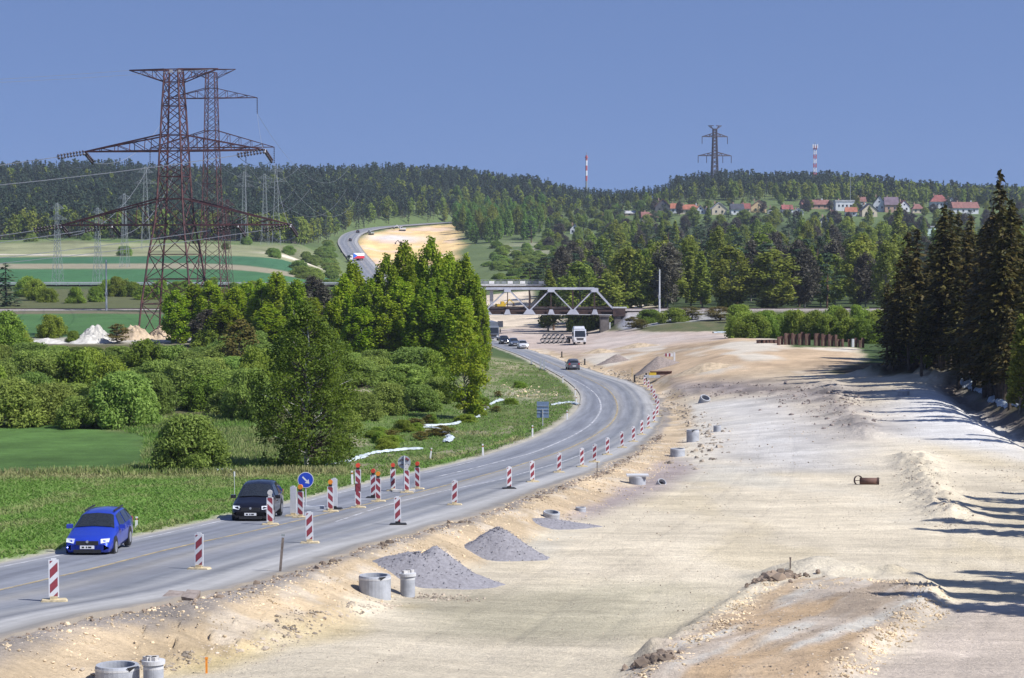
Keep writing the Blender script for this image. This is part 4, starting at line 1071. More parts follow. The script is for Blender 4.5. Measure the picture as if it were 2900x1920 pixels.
for i in range(96):
    X, Y = 43.5 + 30 * random.random() ** 1.6, random.uniform(180, 300)
    if X / Y > 0.285 or X / Y < 0.183: continue
    plant('spruce', 'spruce_tree', 'spruce inside the dark conifer stand on the right', 'tree', (X, Y, float(ground(X, Y))), random.uniform(13, 18.5) * (0.85 if X / Y < 0.2 else 1), random.uniform(5.5, 7.5), 'spruces inside the stand')
for px, top, D, w in [(2575, 880, 228, 60), (2620, 900, 225, 70), (2890, 900, 172, 110), (2560, 790, 260, 90), (2700, 800, 250, 120)]:
    plant_px('slim', 'young_tree', 'young leafy tree in front of the dark conifers', 'tree', px, top, D, w, 'young trees before the conifers')
# the stand goes on outside the frame, where its long shadows come from
for X, Y, h in [(26.5, 60, 18), (28.5, 62, 19), (30.5, 64.5, 20), (29, 66.5, 19), (33, 67, 18), (31, 70, 17), (33, 87, 18), (35, 90, 19), (36.5, 94, 20), (35.5, 98, 18), (38, 102, 19), (43, 140, 17), (44, 158, 18), (45, 168, 19)]:
    for dx, dy in ((0, 0), (3.4, 2.2)):
        plant('spruce', 'spruce_tree', 'spruce beyond the right edge shading the bare ground', 'tree', (X + dx, Y + dy, float(ground(X + dx, Y + dy))), h, random.uniform(5.4, 7.0), 'spruces beyond the right edge', random.choice((0, 1)))

# ------------------------------------------------------------------ far forest (one mass, instanced)
FARP = []
for i in range(3):
    v = make_spruce(300 + i, 17, 2.9, M_FAR, M_BARK, 0.22, 0.55, 2.6, 0.25); FARP.append(v)
for i in range(2):
    v = make_pine(310 + i, 17, 2.8, M_FAR, M_BARK, 0.4, 16, 26, 0.7); FARP.append(v)
for i in range(2):
    v = make_broad(320 + i, 14, 3.6, 2.0, pf_oval, 34, 26, 1.5, 0.9, M_DEC, M_GBARK, 1.3, 0.2); FARP.append(v)
def forest_points():
    pts = []
    rg = np.random.default_rng(55)
    n = 30000
    px = rg.uniform(-420, 3250, n); D = 1165 + (2230 - 1165) * rg.uniform(0, 1, n) ** 1.25
    lim = np.interp(px, [-500, 840, 900, 960, 1050, 1170, 1285, 1295, 1530, 1560, 1850, 1900, 3300], [1172, 1172, 1300, 1440, 1555, 1640, 1720, 1810, 1810, 1690, 1740, 1700, 1680])
    k = D > lim + rg.normal(size=n) * 8
    # thin out with distance behind the front rows
    k &= rg.uniform(size=n) < np.clip(1.1 - (D - lim) / 1500, 0.55, 1)
    px, D, lim = px[k], D[k], lim[k]
    X = (px - W0 / 2) / FPX * D / _c; Z = ground(X, D)
    front = (D - lim) < 60
    kind = rg.choice(5, len(X), p=[0.3, 0.25, 0.15, 0.15, 0.15])
    dec = (rg.uniform(size=len(X)) < np.where(front, 0.30, 0.05)) | ((px > 2350) & (rg.uniform(size=len(X)) < 0.35)) | (fbm(X / 50, D / 50, 3, 88) > 0.36)
    kind = np.where(dec, 5 + rg.choice(2, len(X)), kind)
    sc = rg.uniform(0.66, 1.12, len(X)) * (1 + 0.3 * fbm(X / 60, D / 60, 3, 90)) * np.interp(px, [1500, 1620, 1890, 1915], [1, 0.8, 0.62, 1])
    return np.stack([X, D, Z - 0.2], 1), kind, sc, rg.uniform(0, 6.28, len(X))
def forest():
    P, K, S, A = forest_points()
    root = bpy.data.meshes.new("far_forest")
    root.vertices.add(len(P)); root.vertices.foreach_set('co', P.astype(np.float32).ravel())
    for nm, arr, ty in (('kind', K, 'INT'), ('size', S, 'FLOAT'), ('turn', A, 'FLOAT')):
        a = root.attributes.new(nm, ty, 'POINT'); a.data.foreach_set('value', arr.astype(np.int32 if ty == 'INT' else np.float32))
    ob = link(bpy.data.objects.new("far_forest", root)); tag(ob, 'dark green forest covering the far hills along the horizon', 'forest', kind='stuff')
    ng = bpy.data.node_groups.new("forest_scatter", 'GeometryNodeTree')
    ng.interface.new_socket("Geometry", in_out='INPUT', socket_type='NodeSocketGeometry'); ng.interface.new_socket("Geometry", in_out='OUTPUT', socket_type='NodeSocketGeometry')
    n, l = ng.nodes, ng.links
    gi_, go = n.new('NodeGroupInput'), n.new('NodeGroupOutput')
    out = n.new('GeometryNodeJoinGeometry')
    def named(nm, ty):
        a = n.new('GeometryNodeInputNamedAttribute'); a.data_type = ty; a.inputs['Name'].default_value = nm; return a.outputs['Attribute']
    kd, sz, tn = named('kind', 'INT'), named('size', 'FLOAT'), named('turn', 'FLOAT')
    rot = n.new('ShaderNodeCombineXYZ'); l.new(tn, rot.inputs[2])
    for k_, v in enumerate(FARP):
        cmp_ = n.new('FunctionNodeCompare'); cmp_.data_type = 'INT'; cmp_.operation = 'EQUAL'; l.new(kd, cmp_.inputs[2]); cmp_.inputs[3].default_value = k_
        j = n.new('GeometryNodeJoinGeometry')
        for q in (bpy.data.objects.new("forest_crown", v['crown']), bpy.data.objects.new("forest_trunk", v['trunk'])):
            oi = n.new('GeometryNodeObjectInfo'); oi.inputs['Object'].default_value = q; l.new(oi.outputs['Geometry'], j.inputs[0])
        ip = n.new('GeometryNodeInstanceOnPoints'); l.new(gi_.outputs[0], ip.inputs['Points']); l.new(cmp_.outputs[0], ip.inputs['Selection']); l.new(j.outputs[0], ip.inputs['Instance'])
        l.new(rot.outputs[0], ip.inputs['Rotation']); l.new(sz, ip.inputs['Scale']); l.new(ip.outputs[0], out.inputs[0])
    l.new(out.outputs[0], go.inputs[0])
    md = ob.modifiers.new("scatter", 'NODES'); md.node_group = ng
forest()

# ------------------------------------------------------------------ grass
def grass(name, label, region, n, h0, h1, dry, seed):
    rg = np.random.default_rng(seed); X, Y = region(rg, n)
    d, _, _ = road_dist(X, Y); k = d > 0.8; X, Y = X[k], Y[k]
    Z = ground(X, Y) - 0.02; n = len(X)
    dr = np.clip(dry(X, Y), 0, 1)
    V = []; T = []
    for b in range(3):
        a = rg.uniform(0, 6.28, n); w = rg.uniform(0.03, 0.075, n); h = rg.uniform(h0, h1, n) * (1 + 0.5 * dr)
        ox, oy = rg.normal(size=(2, n)) * 0.14; lx, ly = rg.normal(size=(2, n)) * 0.16
        c = np.stack([X + ox, Y + oy, Z], 1); s = np.stack([np.cos(a) * w, np.sin(a) * w, 0 * a], 1); t = np.stack([lx, ly, h], 1)
        V.append(np.stack([c - s, c + s, c + t + s * 0.3, c + t - s * 0.3], 1)); T.append(np.clip(dr + rg.normal(size=n) * 0.16, 0, 1))
    V = np.concatenate(V).reshape(-1, 3); me = foliage(name, V, np.concatenate(T), M_GRS)
    return tag(link(bpy.data.objects.new(name, me)), label, 'grass', kind='stuff')
def reg_slope(rg, n):
    D = rg.uniform(62, 146, n); px = rg.uniform(-160, 1060, n); X = (px - 1450) / FPX * D
    lx = np.interp(D, LW[:, 1], LW[:, 0]); k = X < lx - 0.4
    return X[k], D[k]
def reg_bend(rg, n):
    D = rg.uniform(120, 330, n); px = rg.uniform(880, 1640, n); X = (px - 1450) / FPX * D
    d, _, s_ = road_dist(X, D); k = (s_ < 0) & (d > 0.8) & (d < 26)
    return X[k], D[k]
def reg_marsh(rg, n):
    D = rg.uniform(143, 200, n); px = rg.uniform(-120, 980, n)
    X = (px - 1450) / FPX * D; k = poly_sd(X, D, POLY['field']) > -0.8
    return X[k], D[k]
dry1 = lambda X, Y: 0.08 + 0.45 * np.clip(0.75 + 1.2 * fbm(X / 0.7, Y / 1.2, 3, 58), 0.2, 1.2) * sstep(0.10, 0.40, fbm(X / 2.6, Y / 5, 4, 55) + 0.10) + 0.7 * sstep(137, 143, Y)
grass("roadside_grass", "patchy green and dry grass on the slope left of the road", reg_slope, 34000, 0.05, 0.17, dry1, 1)
grass("bend_grass", "grass and weeds on the slope inside the road bend", reg_bend, 20000, 0.06, 0.2, lambda X, Y: 0.12 + 0.9 * sstep(0.12, 0.42, fbm(X / 4, Y / 8, 4, 57)), 2)
grass("reed_grass", "tall pale dry grass along the marsh edge by the green field", reg_marsh, 24000, 0.15, 0.42, lambda X, Y: 0.35 + 0.9 * fbm(X / 5, Y / 5, 3, 59) + 0.5 * sstep(150, 143, Y), 3)

# ------------------------------------------------------------------ object materials
M_RUST = mat("rusty_steel", (0.115, 0.040, 0.040), 0.75, var=0.5, scale=1.5, col2=(0.045, 0.022, 0.028))
M_GSTEEL = mat("grey_steel", (0.24, 0.27, 0.28), 0.6, var=0.2, scale=1)
M_DSTEEL = mat("dark_steel", (0.07, 0.05, 0.055), 0.7, var=0.3, scale=1)
M_INS = mat("insulator_glaze", (0.05, 0.035, 0.04), 0.3, var=0.2)
M_FIT = mat("galvanised", (0.55, 0.57, 0.60), 0.45, 0.3)
M_WIRE = mat("wire", (0.30, 0.31, 0.34), 0.5, 0.2)
M_BPAINT = mat("bridge_paint", (0.46, 0.48, 0.55), 0.6, var=0.15, scale=0.6)
M_BRUST = mat("bridge_rust", (0.040, 0.022, 0.022), 0.85, col2=(0.075, 0.045, 0.038), scale=0.8)
M_CONC = mat("concrete", (0.34, 0.36, 0.40), 0.85, var=0.18, scale=2.5, bump=0.25, bscale=18)
M_CONCP = mat("pale_concrete", (0.52, 0.53, 0.55), 0.85, var=0.12, scale=1.5, bump=0.2)
M_CONCD = mat("stained_concrete", (0.14, 0.125, 0.12), 0.9, var=0.3, scale=0.7, bump=0.2)
M_WHITE = mat("white_plastic", (0.60, 0.61, 0.64), 0.45, var=0.06, scale=6)
M_DIRTW = mat("dusty_white", (0.50, 0.49, 0.48), 0.6, var=0.15, scale=5)
M_RED = mat("red_film", (0.24, 0.04, 0.055), 0.5, var=0.15, scale=7)
M_YFOOT = mat("yellow_foot", (0.50, 0.42, 0.27), 0.7, var=0.25, scale=9)
M_BLK = mat("black_rubber", (0.018, 0.018, 0.02), 0.7, var=0.2)
M_AMB = mat("amber_lens", (0.75, 0.26, 0.03), 0.25)
M_RLENS = mat("red_lens", (0.62, 0.07, 0.035), 0.25)
M_BLUE = mat("sign_blue", (0.015, 0.055, 0.42), 0.45, var=0.05)
M_SIGNB = mat("sign_back", (0.36, 0.39, 0.42), 0.5, 0.2)
M_SIGNBL = mat("sign_back_blue", (0.20, 0.28, 0.42), 0.5, 0.1)
M_GRAV = mat("gravel", (0.20, 0.195, 0.215), 0.95, var=0.35, scale=9, bump=0.6, bscale=14, col2=(0.27, 0.265, 0.29))
M_GRAV2 = mat("brown_gravel", (0.20, 0.165, 0.15), 0.95, var=0.35, scale=6, bump=1.0, bscale=10, col2=(0.30, 0.255, 0.23))
M_SANDH = mat("heaped_sand", (0.44, 0.35, 0.24), 0.95, var=0.25, scale=1.5, bump=0.8, bscale=6)
M_LIME = mat("white_stone", (0.50, 0.485, 0.45), 0.9, var=0.2, scale=1.2, bump=1.0, bscale=4)
M_CREAM = mat("cream_stone", (0.47, 0.37, 0.26), 0.9, var=0.25, scale=1.2, bump=1.0, bscale=4)
M_STONE = mat("rubble_stone", (0.40, 0.34, 0.27), 0.95, var=0.5, scale=0.9, objrand=0.2)
M_FOIL = mat("white_sheeting", (0.44, 0.50, 0.54), 0.6, var=0.2, scale=2, bump=0.6, bscale=5)
M_PILE = mat("rusted_pile", (0.085, 0.04, 0.034), 0.85, col2=(0.15, 0.085, 0.068), scale=1.5)
M_WOOD = mat("grey_wood", (0.17, 0.14, 0.12), 0.85, var=0.3)
M_ORG = mat("machine_orange", (0.62, 0.20, 0.025), 0.45, var=0.15)
M_YELM = mat("machine_yellow", (0.5, 0.34, 0.03), 0.45, var=0.15)
M_GLASS = mat("dark_glass", (0.02, 0.024, 0.03), 0.03, var=0.1)
M_TYRE = mat("tyre", (0.02, 0.02, 0.021), 0.85)
M_RIM = mat("alloy", (0.55, 0.56, 0.58), 0.3, 0.7)
M_LAMP = mat("headlamp", (0.78, 0.82, 0.86), 0.12, 0.2, coat=1.0)
M_TAIL = mat("tail_lamp", (0.40, 0.02, 0.02), 0.25)
M_PLATE = mat("number_plate", (0.72, 0.73, 0.75), 0.5, var=0.05)
M_DARK = mat("dark_trim", (0.02, 0.02, 0.022), 0.5)
M_BALL = mat("sleeper", (0.15, 0.13, 0.12), 0.9)

# ------------------------------------------------------------------ lattice towers
def lattice(root, levels, legw, brw, m, nper=1.0):
    """four tapering legs, crossed bracing on the four faces"""
    cs = [(-1, -1), (1, -1), (1, 1), (-1, 1)]
    for sx, sy in cs:
        b = MB()
        for (z0, h0), (z1, h1) in zip(levels[:-1], levels[1:]): b.bar((sx * h0, sy * h0, z0), (sx * h1, sy * h1, z1), legw)
        b.build("leg", m, root, fix=False)
    for f in range(4):
        b = MB(); a0, a1 = cs[f], cs[(f + 1) % 4]
        for (z0, h0), (z1, h1) in zip(levels[:-1], levels[1:]):
            n = max(1, round((z1 - z0) / ((h0 + h1) * nper)))
            for k in range(n):
                za, zb = z0 + (z1 - z0) * k / n, z0 + (z1 - z0) * (k + 1) / n
                ha, hb = h0 + (h1 - h0) * k / n, h0 + (h1 - h0) * (k + 1) / n
                p = lambda c, h, z: (c[0] * h, c[1] * h, z)
                b.bar(p(a0, ha, za), p(a1, hb, zb), brw); b.bar(p(a1, ha, za), p(a0, hb, zb), brw)
            b.bar((a0[0] * h1, a0[1] * h1, z1), (a1[0] * h1, a1[1] * h1, z1), brw * 1.2)
        b.build("bracing", m, root, fix=False)
def crossarm(root, L, zb, zt, hb, ht, w, bw, m, nweb=5, flip=False):
    for s in (-1, 1):
        b = MB(); tip = (s * L, 0, zb if not flip else zt)
        for sy in (-1, 1):
            b.bar((s * hb, sy * hb, zb), tip, w * (0.8 if flip else 1.15)); b.bar((s * ht, sy * ht, zt), tip, w * (1.15 if flip else 1.0))
        for k in range(1, nweb):
            t = k / nweb; t2 = (k - 0.5) / nweb
            for sy in (-1, 1):
                lo = lambda q: (s * (hb + (L - hb) * q), sy * hb * (1 - q), zb if not flip else zb + (zt - zb) * q)
                hi = lambda q: (s * (ht + (L - ht) * q), sy * ht * (1 - q), zt + ((zb - zt) * q if not flip else 0))
                b.bar(lo(t), hi(t), bw)
                b.bar(lo(t2 - 0.5 / nweb), hi(t), bw)
            b.bar((s * (hb + (L - hb) * t), -hb * (1 - t), zb if not flip else zb + (zt - zb) * t), (s * (hb + (L - hb) * t), hb * (1 - t), zb if not flip else zb + (zt - zb) * t), bw)
        b.build("crossarm", m, root, fix=False)
def insulator(root, a, b, r=0.26, n=9, pair=0.45):
    a = Vector(a); b = Vector(b); d = (b - a); q = d.to_track_quat('Z', 'Y'); side = q @ Vector((0, 1, 0)) * pair
    mb = MB()
    for s in (-0.5, 0.5):
        mb.tube(a + side * s, b + side * s, 0.035, 4, cap=False)
        for k in range(n):
            c = a + d * ((k + 0.5) / n) + side * s; h = d.normalized() * (d.length / n * 0.30)
            mb.tube(c - h, c + h, r * 0.5, 7, r)
    o = mb.build("insulator_string", M_INS, root, True, fix=False)
    f = MB().tube(b - side * 0.6, b + side * 0.6, 0.07, 5); f.tube(a - side * 0.6, a + side * 0.6, 0.07, 5); f.build("yoke", M_FIT, o, fix=False)
def cable(label, a, b, sag, r, group, pair=0.0, n=14):
    a = Vector(a); b = Vector(b); mb = MB()
    side = Vector((-(b - a).y, (b - a).x, 0)); side = side.normalized() * pair if side.length > 0 else side
    for s in ((-0.5, 0.5) if pair else (0,)):
        mb.path([a + (b - a) * t + side * s - Vector((0, 0, 4 * sag * t * (1 - t))) for t in np.linspace(0, 1, n)], r, 4)
    return tag(mb.build("power_cable", M_WIRE, None, fix=False), label, 'cable', group)

PY = 350.0
p1 = GD(497, PY); PRZ = R(-12)
pyl = thing("pylon", 'large rusty brown lattice pylon with three crossarms rising from the trees', 'pylon', p1, PRZ)
k_ = lambda y: (zz(y, PY) - p1.z)
lv = [(-0.5, 4.75), (k_(860), 4.25), (k_(790), 3.75), (k_(720), 3.3), (k_(637), 2.55), (k_(563), 2.2), (k_(500), 2.02), (k_(427), 1.85), (k_(382), 1.72), (k_(300), 1.5), (k_(233), 1.27), (k_(197), 1.18)]
lattice(pyl, lv, 0.24, 0.115, M_RUST, 0.62)
ARMS = [(20.0, 637, 563, 2.55, 2.2), (15.7, 427, 382, 1.85, 1.72)]
for L, yb, yt, hb, ht in ARMS: crossarm(pyl, L, k_(yb), k_(yt), hb, ht, 0.23, 0.10, M_RUST, 5)
crossarm(pyl, 7.7, k_(233), k_(197), 1.27, 1.18, 0.19, 0.09, M_RUST, 3, True)
b = MB().box((0, -1.2, k_(203)), (0.5, 0.1, 0.5)).box((1.3, -1.2, k_(203)), (0.6, 0.1, 0.4)); b.build("plate", M_DIRTW, pyl)
rot1 = Matrix.Rotation(PRZ, 4, 'Z'); W1 = lambda p: Vector(p1) + rot1 @ Vector(p)
inv1 = rot1.inverted()
cab_dir = (inv1 @ Vector((-1, -0.10, -0.17))).normalized(); back_dir = (inv1 @ Vector((0.25, 1, -0.12))).normalized()
ATT = [(-20, 637), (-11, 637), (11, 637), (20, 637), (-15.7, 427), (15.7, 427)]
PH = ['lower left tip', 'lower left arm middle', 'lower right arm middle', 'lower right tip', 'middle left tip', 'middle right tip']
JOIN = []
for (x, y), nm in zip(ATT, PH):
    a = Vector((x, 0, k_(y) - 0.15)); e = a + cab_dir * 4.6; insulator(pyl, a, e)
    e2 = a + (back_dir * 3.2 + Vector((0, 0, -1.2))); insulator(pyl, a, e2, 0.24, 7)
    q = W1(e); cable('pale twin cable running left from the big pylon, %s' % nm, q, q + Vector((-135, -14, -9)), 3.0, 0.06, 'cables left of the big pylon', 0.45)
    JOIN.append(W1(e2))
    j = MB(); j.path([e + (e2 - e) * t - Vector((0, 0, 5.0 * t * (1 - t))) for t in np.linspace(0, 1, 8)], 0.05, 4); j.build("jumper", M_WIRE, pyl, fix=False)
for s, nm in ((-1, 'left'), (1, 'right')):
    q = W1((s * 7.6, 0, k_(197))); cable('thin earth wire running left from the %s top tip of the pylon' % nm, q, q + Vector((-140, -14, -4)), 2.0, 0.035, 'earth wires')

D2 = 480.0
p2 = GD(603, D2)
py2 = thing("pylon", 'second rusty lattice pylon standing just behind the big one', 'pylon', p2, R(-10))
k2 = lambda y: (zz(y, D2) - p2.z)
lattice(py2, [(-0.5, 3.5), (k2(790), 2.7), (k2(660), 2.05), (k2(520), 1.65), (k2(418), 1.4), (k2(370), 1.3), (k2(278), 1.15), (k2(250), 1.1), (k2(205), 1.0)], 0.17, 0.09, M_RUST, 0.8)
crossarm(py2, 14.6, k2(418), k2(370), 1.4, 1.3, 0.16, 0.08, M_RUST, 5)
crossarm(py2, 10.7, k2(278), k2(250), 1.15, 1.1, 0.15, 0.08, M_RUST, 4)
crossarm(py2, 5.7, k2(222), k2(197), 1.0, 1.0, 0.14, 0.07, M_RUST, 2, True)
rot2 = Matrix.Rotation(R(-10), 4, 'Z'); T2 = []
for x, y in [(-14.6, 418), (-8, 418), (8, 418), (14.6, 418), (-10.7, 278), (10.7, 278)]:
    a = Vector((x, 0, k2(y))); e = a + Vector((0, 0, -3.6)); insulator(py2, a, e, 0.16, 9, 0.0); T2.append(Vector(p2) + rot2 @ e)
for (a, b2), nm in zip(zip(JOIN, T2), PH):
    cable('pale cable strung between the two rusty pylons, %s' % nm, a, b2, 3.5, 0.035, 'cables between the rusty pylons')
    cable('cable running away behind the second rusty pylon, %s' % nm, b2, b2 + Vector((-10, 420, 6)), 12, 0.03, 'cables behind the second pylon')

def small_pylon(px, top, D, label, m=M_GSTEEL, arms=((0.80, 0.14), (0.93, 0.10)), base=None, wbar=0.085, half=None):
    p = GD(px, D); H = zz(top, D) - p.z
    o = thing("lattice_mast", label, 'pylon', p, R(random.uniform(-25, 10)), None)
    hf = half or H * 0.055
    lattice(o, [(-0.3, hf), (H * 0.45, hf * 0.55), (H * 0.95, hf * 0.25), (H, hf * 0.2)], wbar, wbar * 0.6, m, 1.3)
    for f, l in arms: crossarm(o, H * l, H * f, H * (f + 0.055), hf * 0.4, hf * 0.35, wbar * 0.9, wbar * 0.6, m, 3)
    return o
for i, (px, top, D, lab) in enumerate([(165, 575, 640, 'slim pale green mast in the field left of the big pylon'), (279, 588, 650, 'slim grey mast between the field mast and the big pylon'), (355, 548, 780, 'slim grey mast just left of the big pylon legs'),
        (415, 472, 1010, 'pale grey pylon before the forest, left of the big pylon'), (645, 565, 640, 'small brown lattice pylon between the big pylons and the sand pit'),
        (694, 486, 1130, 'light grey mast against the forest, first right of the rusty pylons'), (752, 492, 1140, 'light grey mast against the forest, second right of the rusty pylons'), (784, 470, 1150, 'light grey mast against the forest, farthest from the rusty pylons')]):
    small_pylon(px, top, D, lab, M_RUST if px == 645 else M_GSTEEL)
# pylon and masts on the skyline
D5 = 1930.0; p5 = GD(2022, D5)
py5 = thing("pylon", 'dark pylon with two crossarms on the wooded hilltop at right', 'pylon', p5, R(8))
k5 = lambda y: zz(y, D5) - p5.z
lattice(py5, [(-0.5, 4.0), (k5(490), 2.6), (k5(440), 2.1), (k5(385), 1.6), (k5(365), 1.5)], 0.75, 0.4, M_DSTEEL, 0.8)
crossarm(py5, 15.4, k5(441), k5(431), 2.1, 2.0, 0.6, 0.35, M_DSTEEL, 3); crossarm(py5, 11.8, k5(387), k5(377), 1.6, 1.5, 0.6, 0.35, M_DSTEEL, 3); crossarm(py5, 6.2, k5(366), k5(356), 1.5, 1.4, 0.5, 0.3, M_DSTEEL, 2, True)
for x, y in [(-15.4, 441), (-7.5, 441), (7.5, 441), (15.4, 441), (-11.8, 387), (11.8, 387)]:
    MB().tube((x, 0, k5(y)), (x, 0, k5(y) - 6.5), 0.32, 6).build("insulator_string", M_INS, py5, fix=False)
M_REDB = mat("mast_red", (0.50, 0.10, 0.09), 0.6); M_WHB = mat("mast_white", (0.78, 0.78, 0.80), 0.6)
def banded_mast(px, D, top, bottom, r, nb, label, lat=False):
    p = GD(px, D); o = thing("radio_mast", label, 'mast', p); zt = zz(top, D) - p.z; zb = zz(bottom, D) - p.z
    MB().tube((0, 0, -1), (0, 0, zb), r, 8).build("pole", M_GSTEEL, o)
    for k in range(nb):
        a, c = zb + (zt - zb) * k / nb, zb + (zt - zb) * (k + 1) / nb
        if lat:
            g = MB()
            for sx, sy in ((-1, -1), (1, -1), (1, 1), (-1, 1)):
                g.bar((sx * r, sy * r, a), (sx * r, sy * r, c), r * 0.45); g.bar((sx * r, sy * r, a), (-sy * r, sx * r, c), r * 0.3)
        else: g = MB().tube((0, 0, a), (0, 0, c), r, 10)
        g.build("band", (M_REDB, M_WHB)[k % 2], o, fix=False)
    MB().tube((0, 0, zt), (0, 0, zt + (zt - zb) * 0.12), r * 0.25, 5).build("aerial", M_GSTEEL, o)
    MB().lathe([(r * 1.7, 0), (r * 1.7, r * 0.8)], 10, (0, 0, zt - r * 2.5)).build("platform", M_REDB, o)
    return o
banded_mast(1660, 2000, 440, 512, 0.95, 5, 'slim red and white radio mast above the forest at centre')
m2 = banded_mast(2305, 1950, 412, 500, 1.1, 7, 'red and white lattice mast above the right hilltop forest', True)
for s in (-1, 0, 1): MB().box((s * 2.0, -1.6, zz(414, 1950) - m2.location.z), (1.0, 0.6, 3.6)).build("antenna_panel", M_WHB, m2)
p = GD(2405, 1620); o = thing("antenna_pole", 'thin pale green antenna pole behind the white flat-roofed house', 'mast', p); MB().tube((0, 0, 0), (0, 0, zz(490, 1620) - p.z), 0.35, 6, 0.15).build("pole", M_GSTEEL, o)

# ------------------------------------------------------------------ railway, truss bridge
def rail_run(x0, x1):
    g = MB()
    for s in (-0.75, 0.75): g.tube((x0, RAIL_Y(x0) + s, RAIL_Z + 0.32), (x1, RAIL_Y(x1) + s, RAIL_Z + 0.32), 0.09, 4)
    return g
bal = MB()
for x0, x1 in ((-190, RAIL_GAP[0] - 0.5), (RAIL_GAP[1] + 0.5, 190)):
    n = 30
    for i in range(n):
        a, c = x0 + (x1 - x0) * i / n, x0 + (x1 - x0) * (i + 1) / n
        pr = [(-2.3, -0.25), (-1.6, 0.2), (1.6, 0.2), (2.3, -0.25)]
        P = [(a, RAIL_Y(a) + y, RAIL_Z + z) for y, z in pr] + [(c, RAIL_Y(c) + y, RAIL_Z + z) for y, z in pr]
        bal.add(P, [(0, 1, 5, 4), (1, 2, 6, 5), (2, 3, 7, 6)])
track = bal.build("railway_track", mat("ballast", (0.20, 0.175, 0.17), 0.95, var=0.35, scale=3, bump=1.0, bscale=6, col2=(0.33, 0.30, 0.29)), fix=False); tag(track, kind='structure')
for q in ((-190, RAIL_GAP[0]), (RAIL_GAP[1], 190)): rail_run(*q).build("rails", M_BRUST, track, fix=False)
XB = lambda px: (px - 1450) / FPX * 500
br = thing("truss_bridge", 'grey steel truss railway bridge crossing the road works', 'bridge', (0, 500, 0))
ZT, ZB_ = zz(817, 500), zz(879, 500)
nodes = [1130, 1191.5, 1253, 1314.5, 1376, 1437.5, 1499, 1560.5, 1622, 1683.5, 1740]
for sy, mm in ((-2.5, M_BPAINT), (2.5, M_BPAINT)):
    MB().bar((XB(1191.5), sy, ZT), (XB(1683.5), sy, ZT), 0.46).build("top_chord", mm, br, fix=False)
    MB().bar((XB(1130), sy, ZB_), (XB(1740), sy, ZB_), 0.42).build("bottom_chord", M_BRUST, br, fix=False)
    for a, c in ((1191.5, 1130), (1683.5, 1740)): MB().bar((XB(a), sy, ZT), (XB(c), sy, ZB_), 0.38).build("end_post", mm, br, fix=False)
    for i, px in enumerate(nodes[1:-1]):
        MB().bar((XB(px), sy, ZB_), (XB(px), sy, ZT), 0.2).build("vertical", M_BRUST, br, fix=False)
    tops = [nodes[1], nodes[3], nodes[5], nodes[7], nodes[9]]; bots = [nodes[2], nodes[4], nodes[6], nodes[8]]
    for a in range(4):
        MB().bar((XB(tops[a]), sy, ZT), (XB(bots[a]), sy, ZB_), 0.26).build("diagonal", mm if sy < 0 else M_BRUST, br, fix=False)
        MB().bar((XB(bots[a]), sy, ZB_), (XB(tops[a + 1]), sy, ZT), 0.26).build("diagonal", mm if sy < 0 else M_BRUST, br, fix=False)
    for px in nodes[1:-1]:
        big = px in bots
        w = 1.5 if big else 0.8
        MB().prism([(XB(px) - w, ZB_ - 0.85), (XB(px) - w * 0.45, ZB_ + 0.3), (XB(px) + w * 0.45, ZB_ + 0.3), (XB(px) + w, ZB_ - 0.85)], sy - 0.34, sy - 0.26, 'y').build("gusset", mm, br)
    for px in tops: MB().box((XB(px), sy - 0.32, ZT - 0.35), (1.6, 0.06, 0.9)).build("gusset", mm, br)
MB().box(((XB(1130) + XB(1740)) / 2, -1.7, ZB_ - 0.05), (XB(1740) - XB(1130), 0.25, 1.9)).build("deck_girder", M_BRUST, br)
MB().box(((XB(1130) + XB(1740)) / 2, 1.7, ZB_ - 0.05), (XB(1740) - XB(1130), 0.25, 1.9)).build("deck_girder", M_BRUST, br)
MB().box(((XB(1130) + XB(1740)) / 2, 0, ZB_ + 0.62), (XB(1740) - XB(1130), 4.4, 0.14)).build("deck", M_CONCD, br)
MB().box(((XB(1130) + XB(1740)) / 2, -2.35, ZB_ - 0.92), (XB(1740) - XB(1130), 0.6, 0.12)).build("lower_flange", M_CONCP, br)
for px in nodes[1:-1]: MB().bar((XB(px), -2.5, ZT), (XB(px), 2.5, ZT), 0.2).build("sway_beam", M_BRUST, br, fix=False)
for s in (-0.75, 0.75): MB().bar((XB(1125), s, ZB_ + 0.82), (XB(1750), s, ZB_ + 0.82), 0.14).build("rail", M_BRUST, br, fix=False)
def pier(px, w, label):
    X = XB(px); g0 = float(ground(X, 500.)); o = thing("bridge_pier", label, 'pier', (X, 500, g0))
    hgt = ZB_ - 1.0 - g0
    MB().box((0, 0, hgt * 0.5 - 0.6), (w, 6.0, hgt + 0.6)).build("shaft", M_CONCD, o)
    MB().box((0, 0, hgt - 0.18), (w + 0.5, 6.6, 0.4)).build("cap", M_CONCD, o)
    MB().box((w * 0.62, -2.8, hgt * 0.3), (0.35, 0.5, hgt * 0.5)).build("drain", M_CONCP, o)
pier(1711, 2.0, 'dark concrete pier under the right end of the truss bridge'); pier(1145, 2.2, 'dark concrete pier under the left end of the truss bridge')
ab = thing("bridge_abutment", 'dark concrete abutment block at the right end of the truss bridge', 'abutment', (XB(1752), 500, ZB_))
MB().box((0, 0, -0.35), (2.9, 5.6, 1.9)).build("block", M_BRUST, ab); MB().box((0.1, -2.6, 0.75), (3.3, 0.35, 0.35)).build("ledge", M_CONCP, ab); MB().box((-0.3, 0, -2.6), (1.6, 5.0, 2.7)).build("footing", M_CONCD, ab)
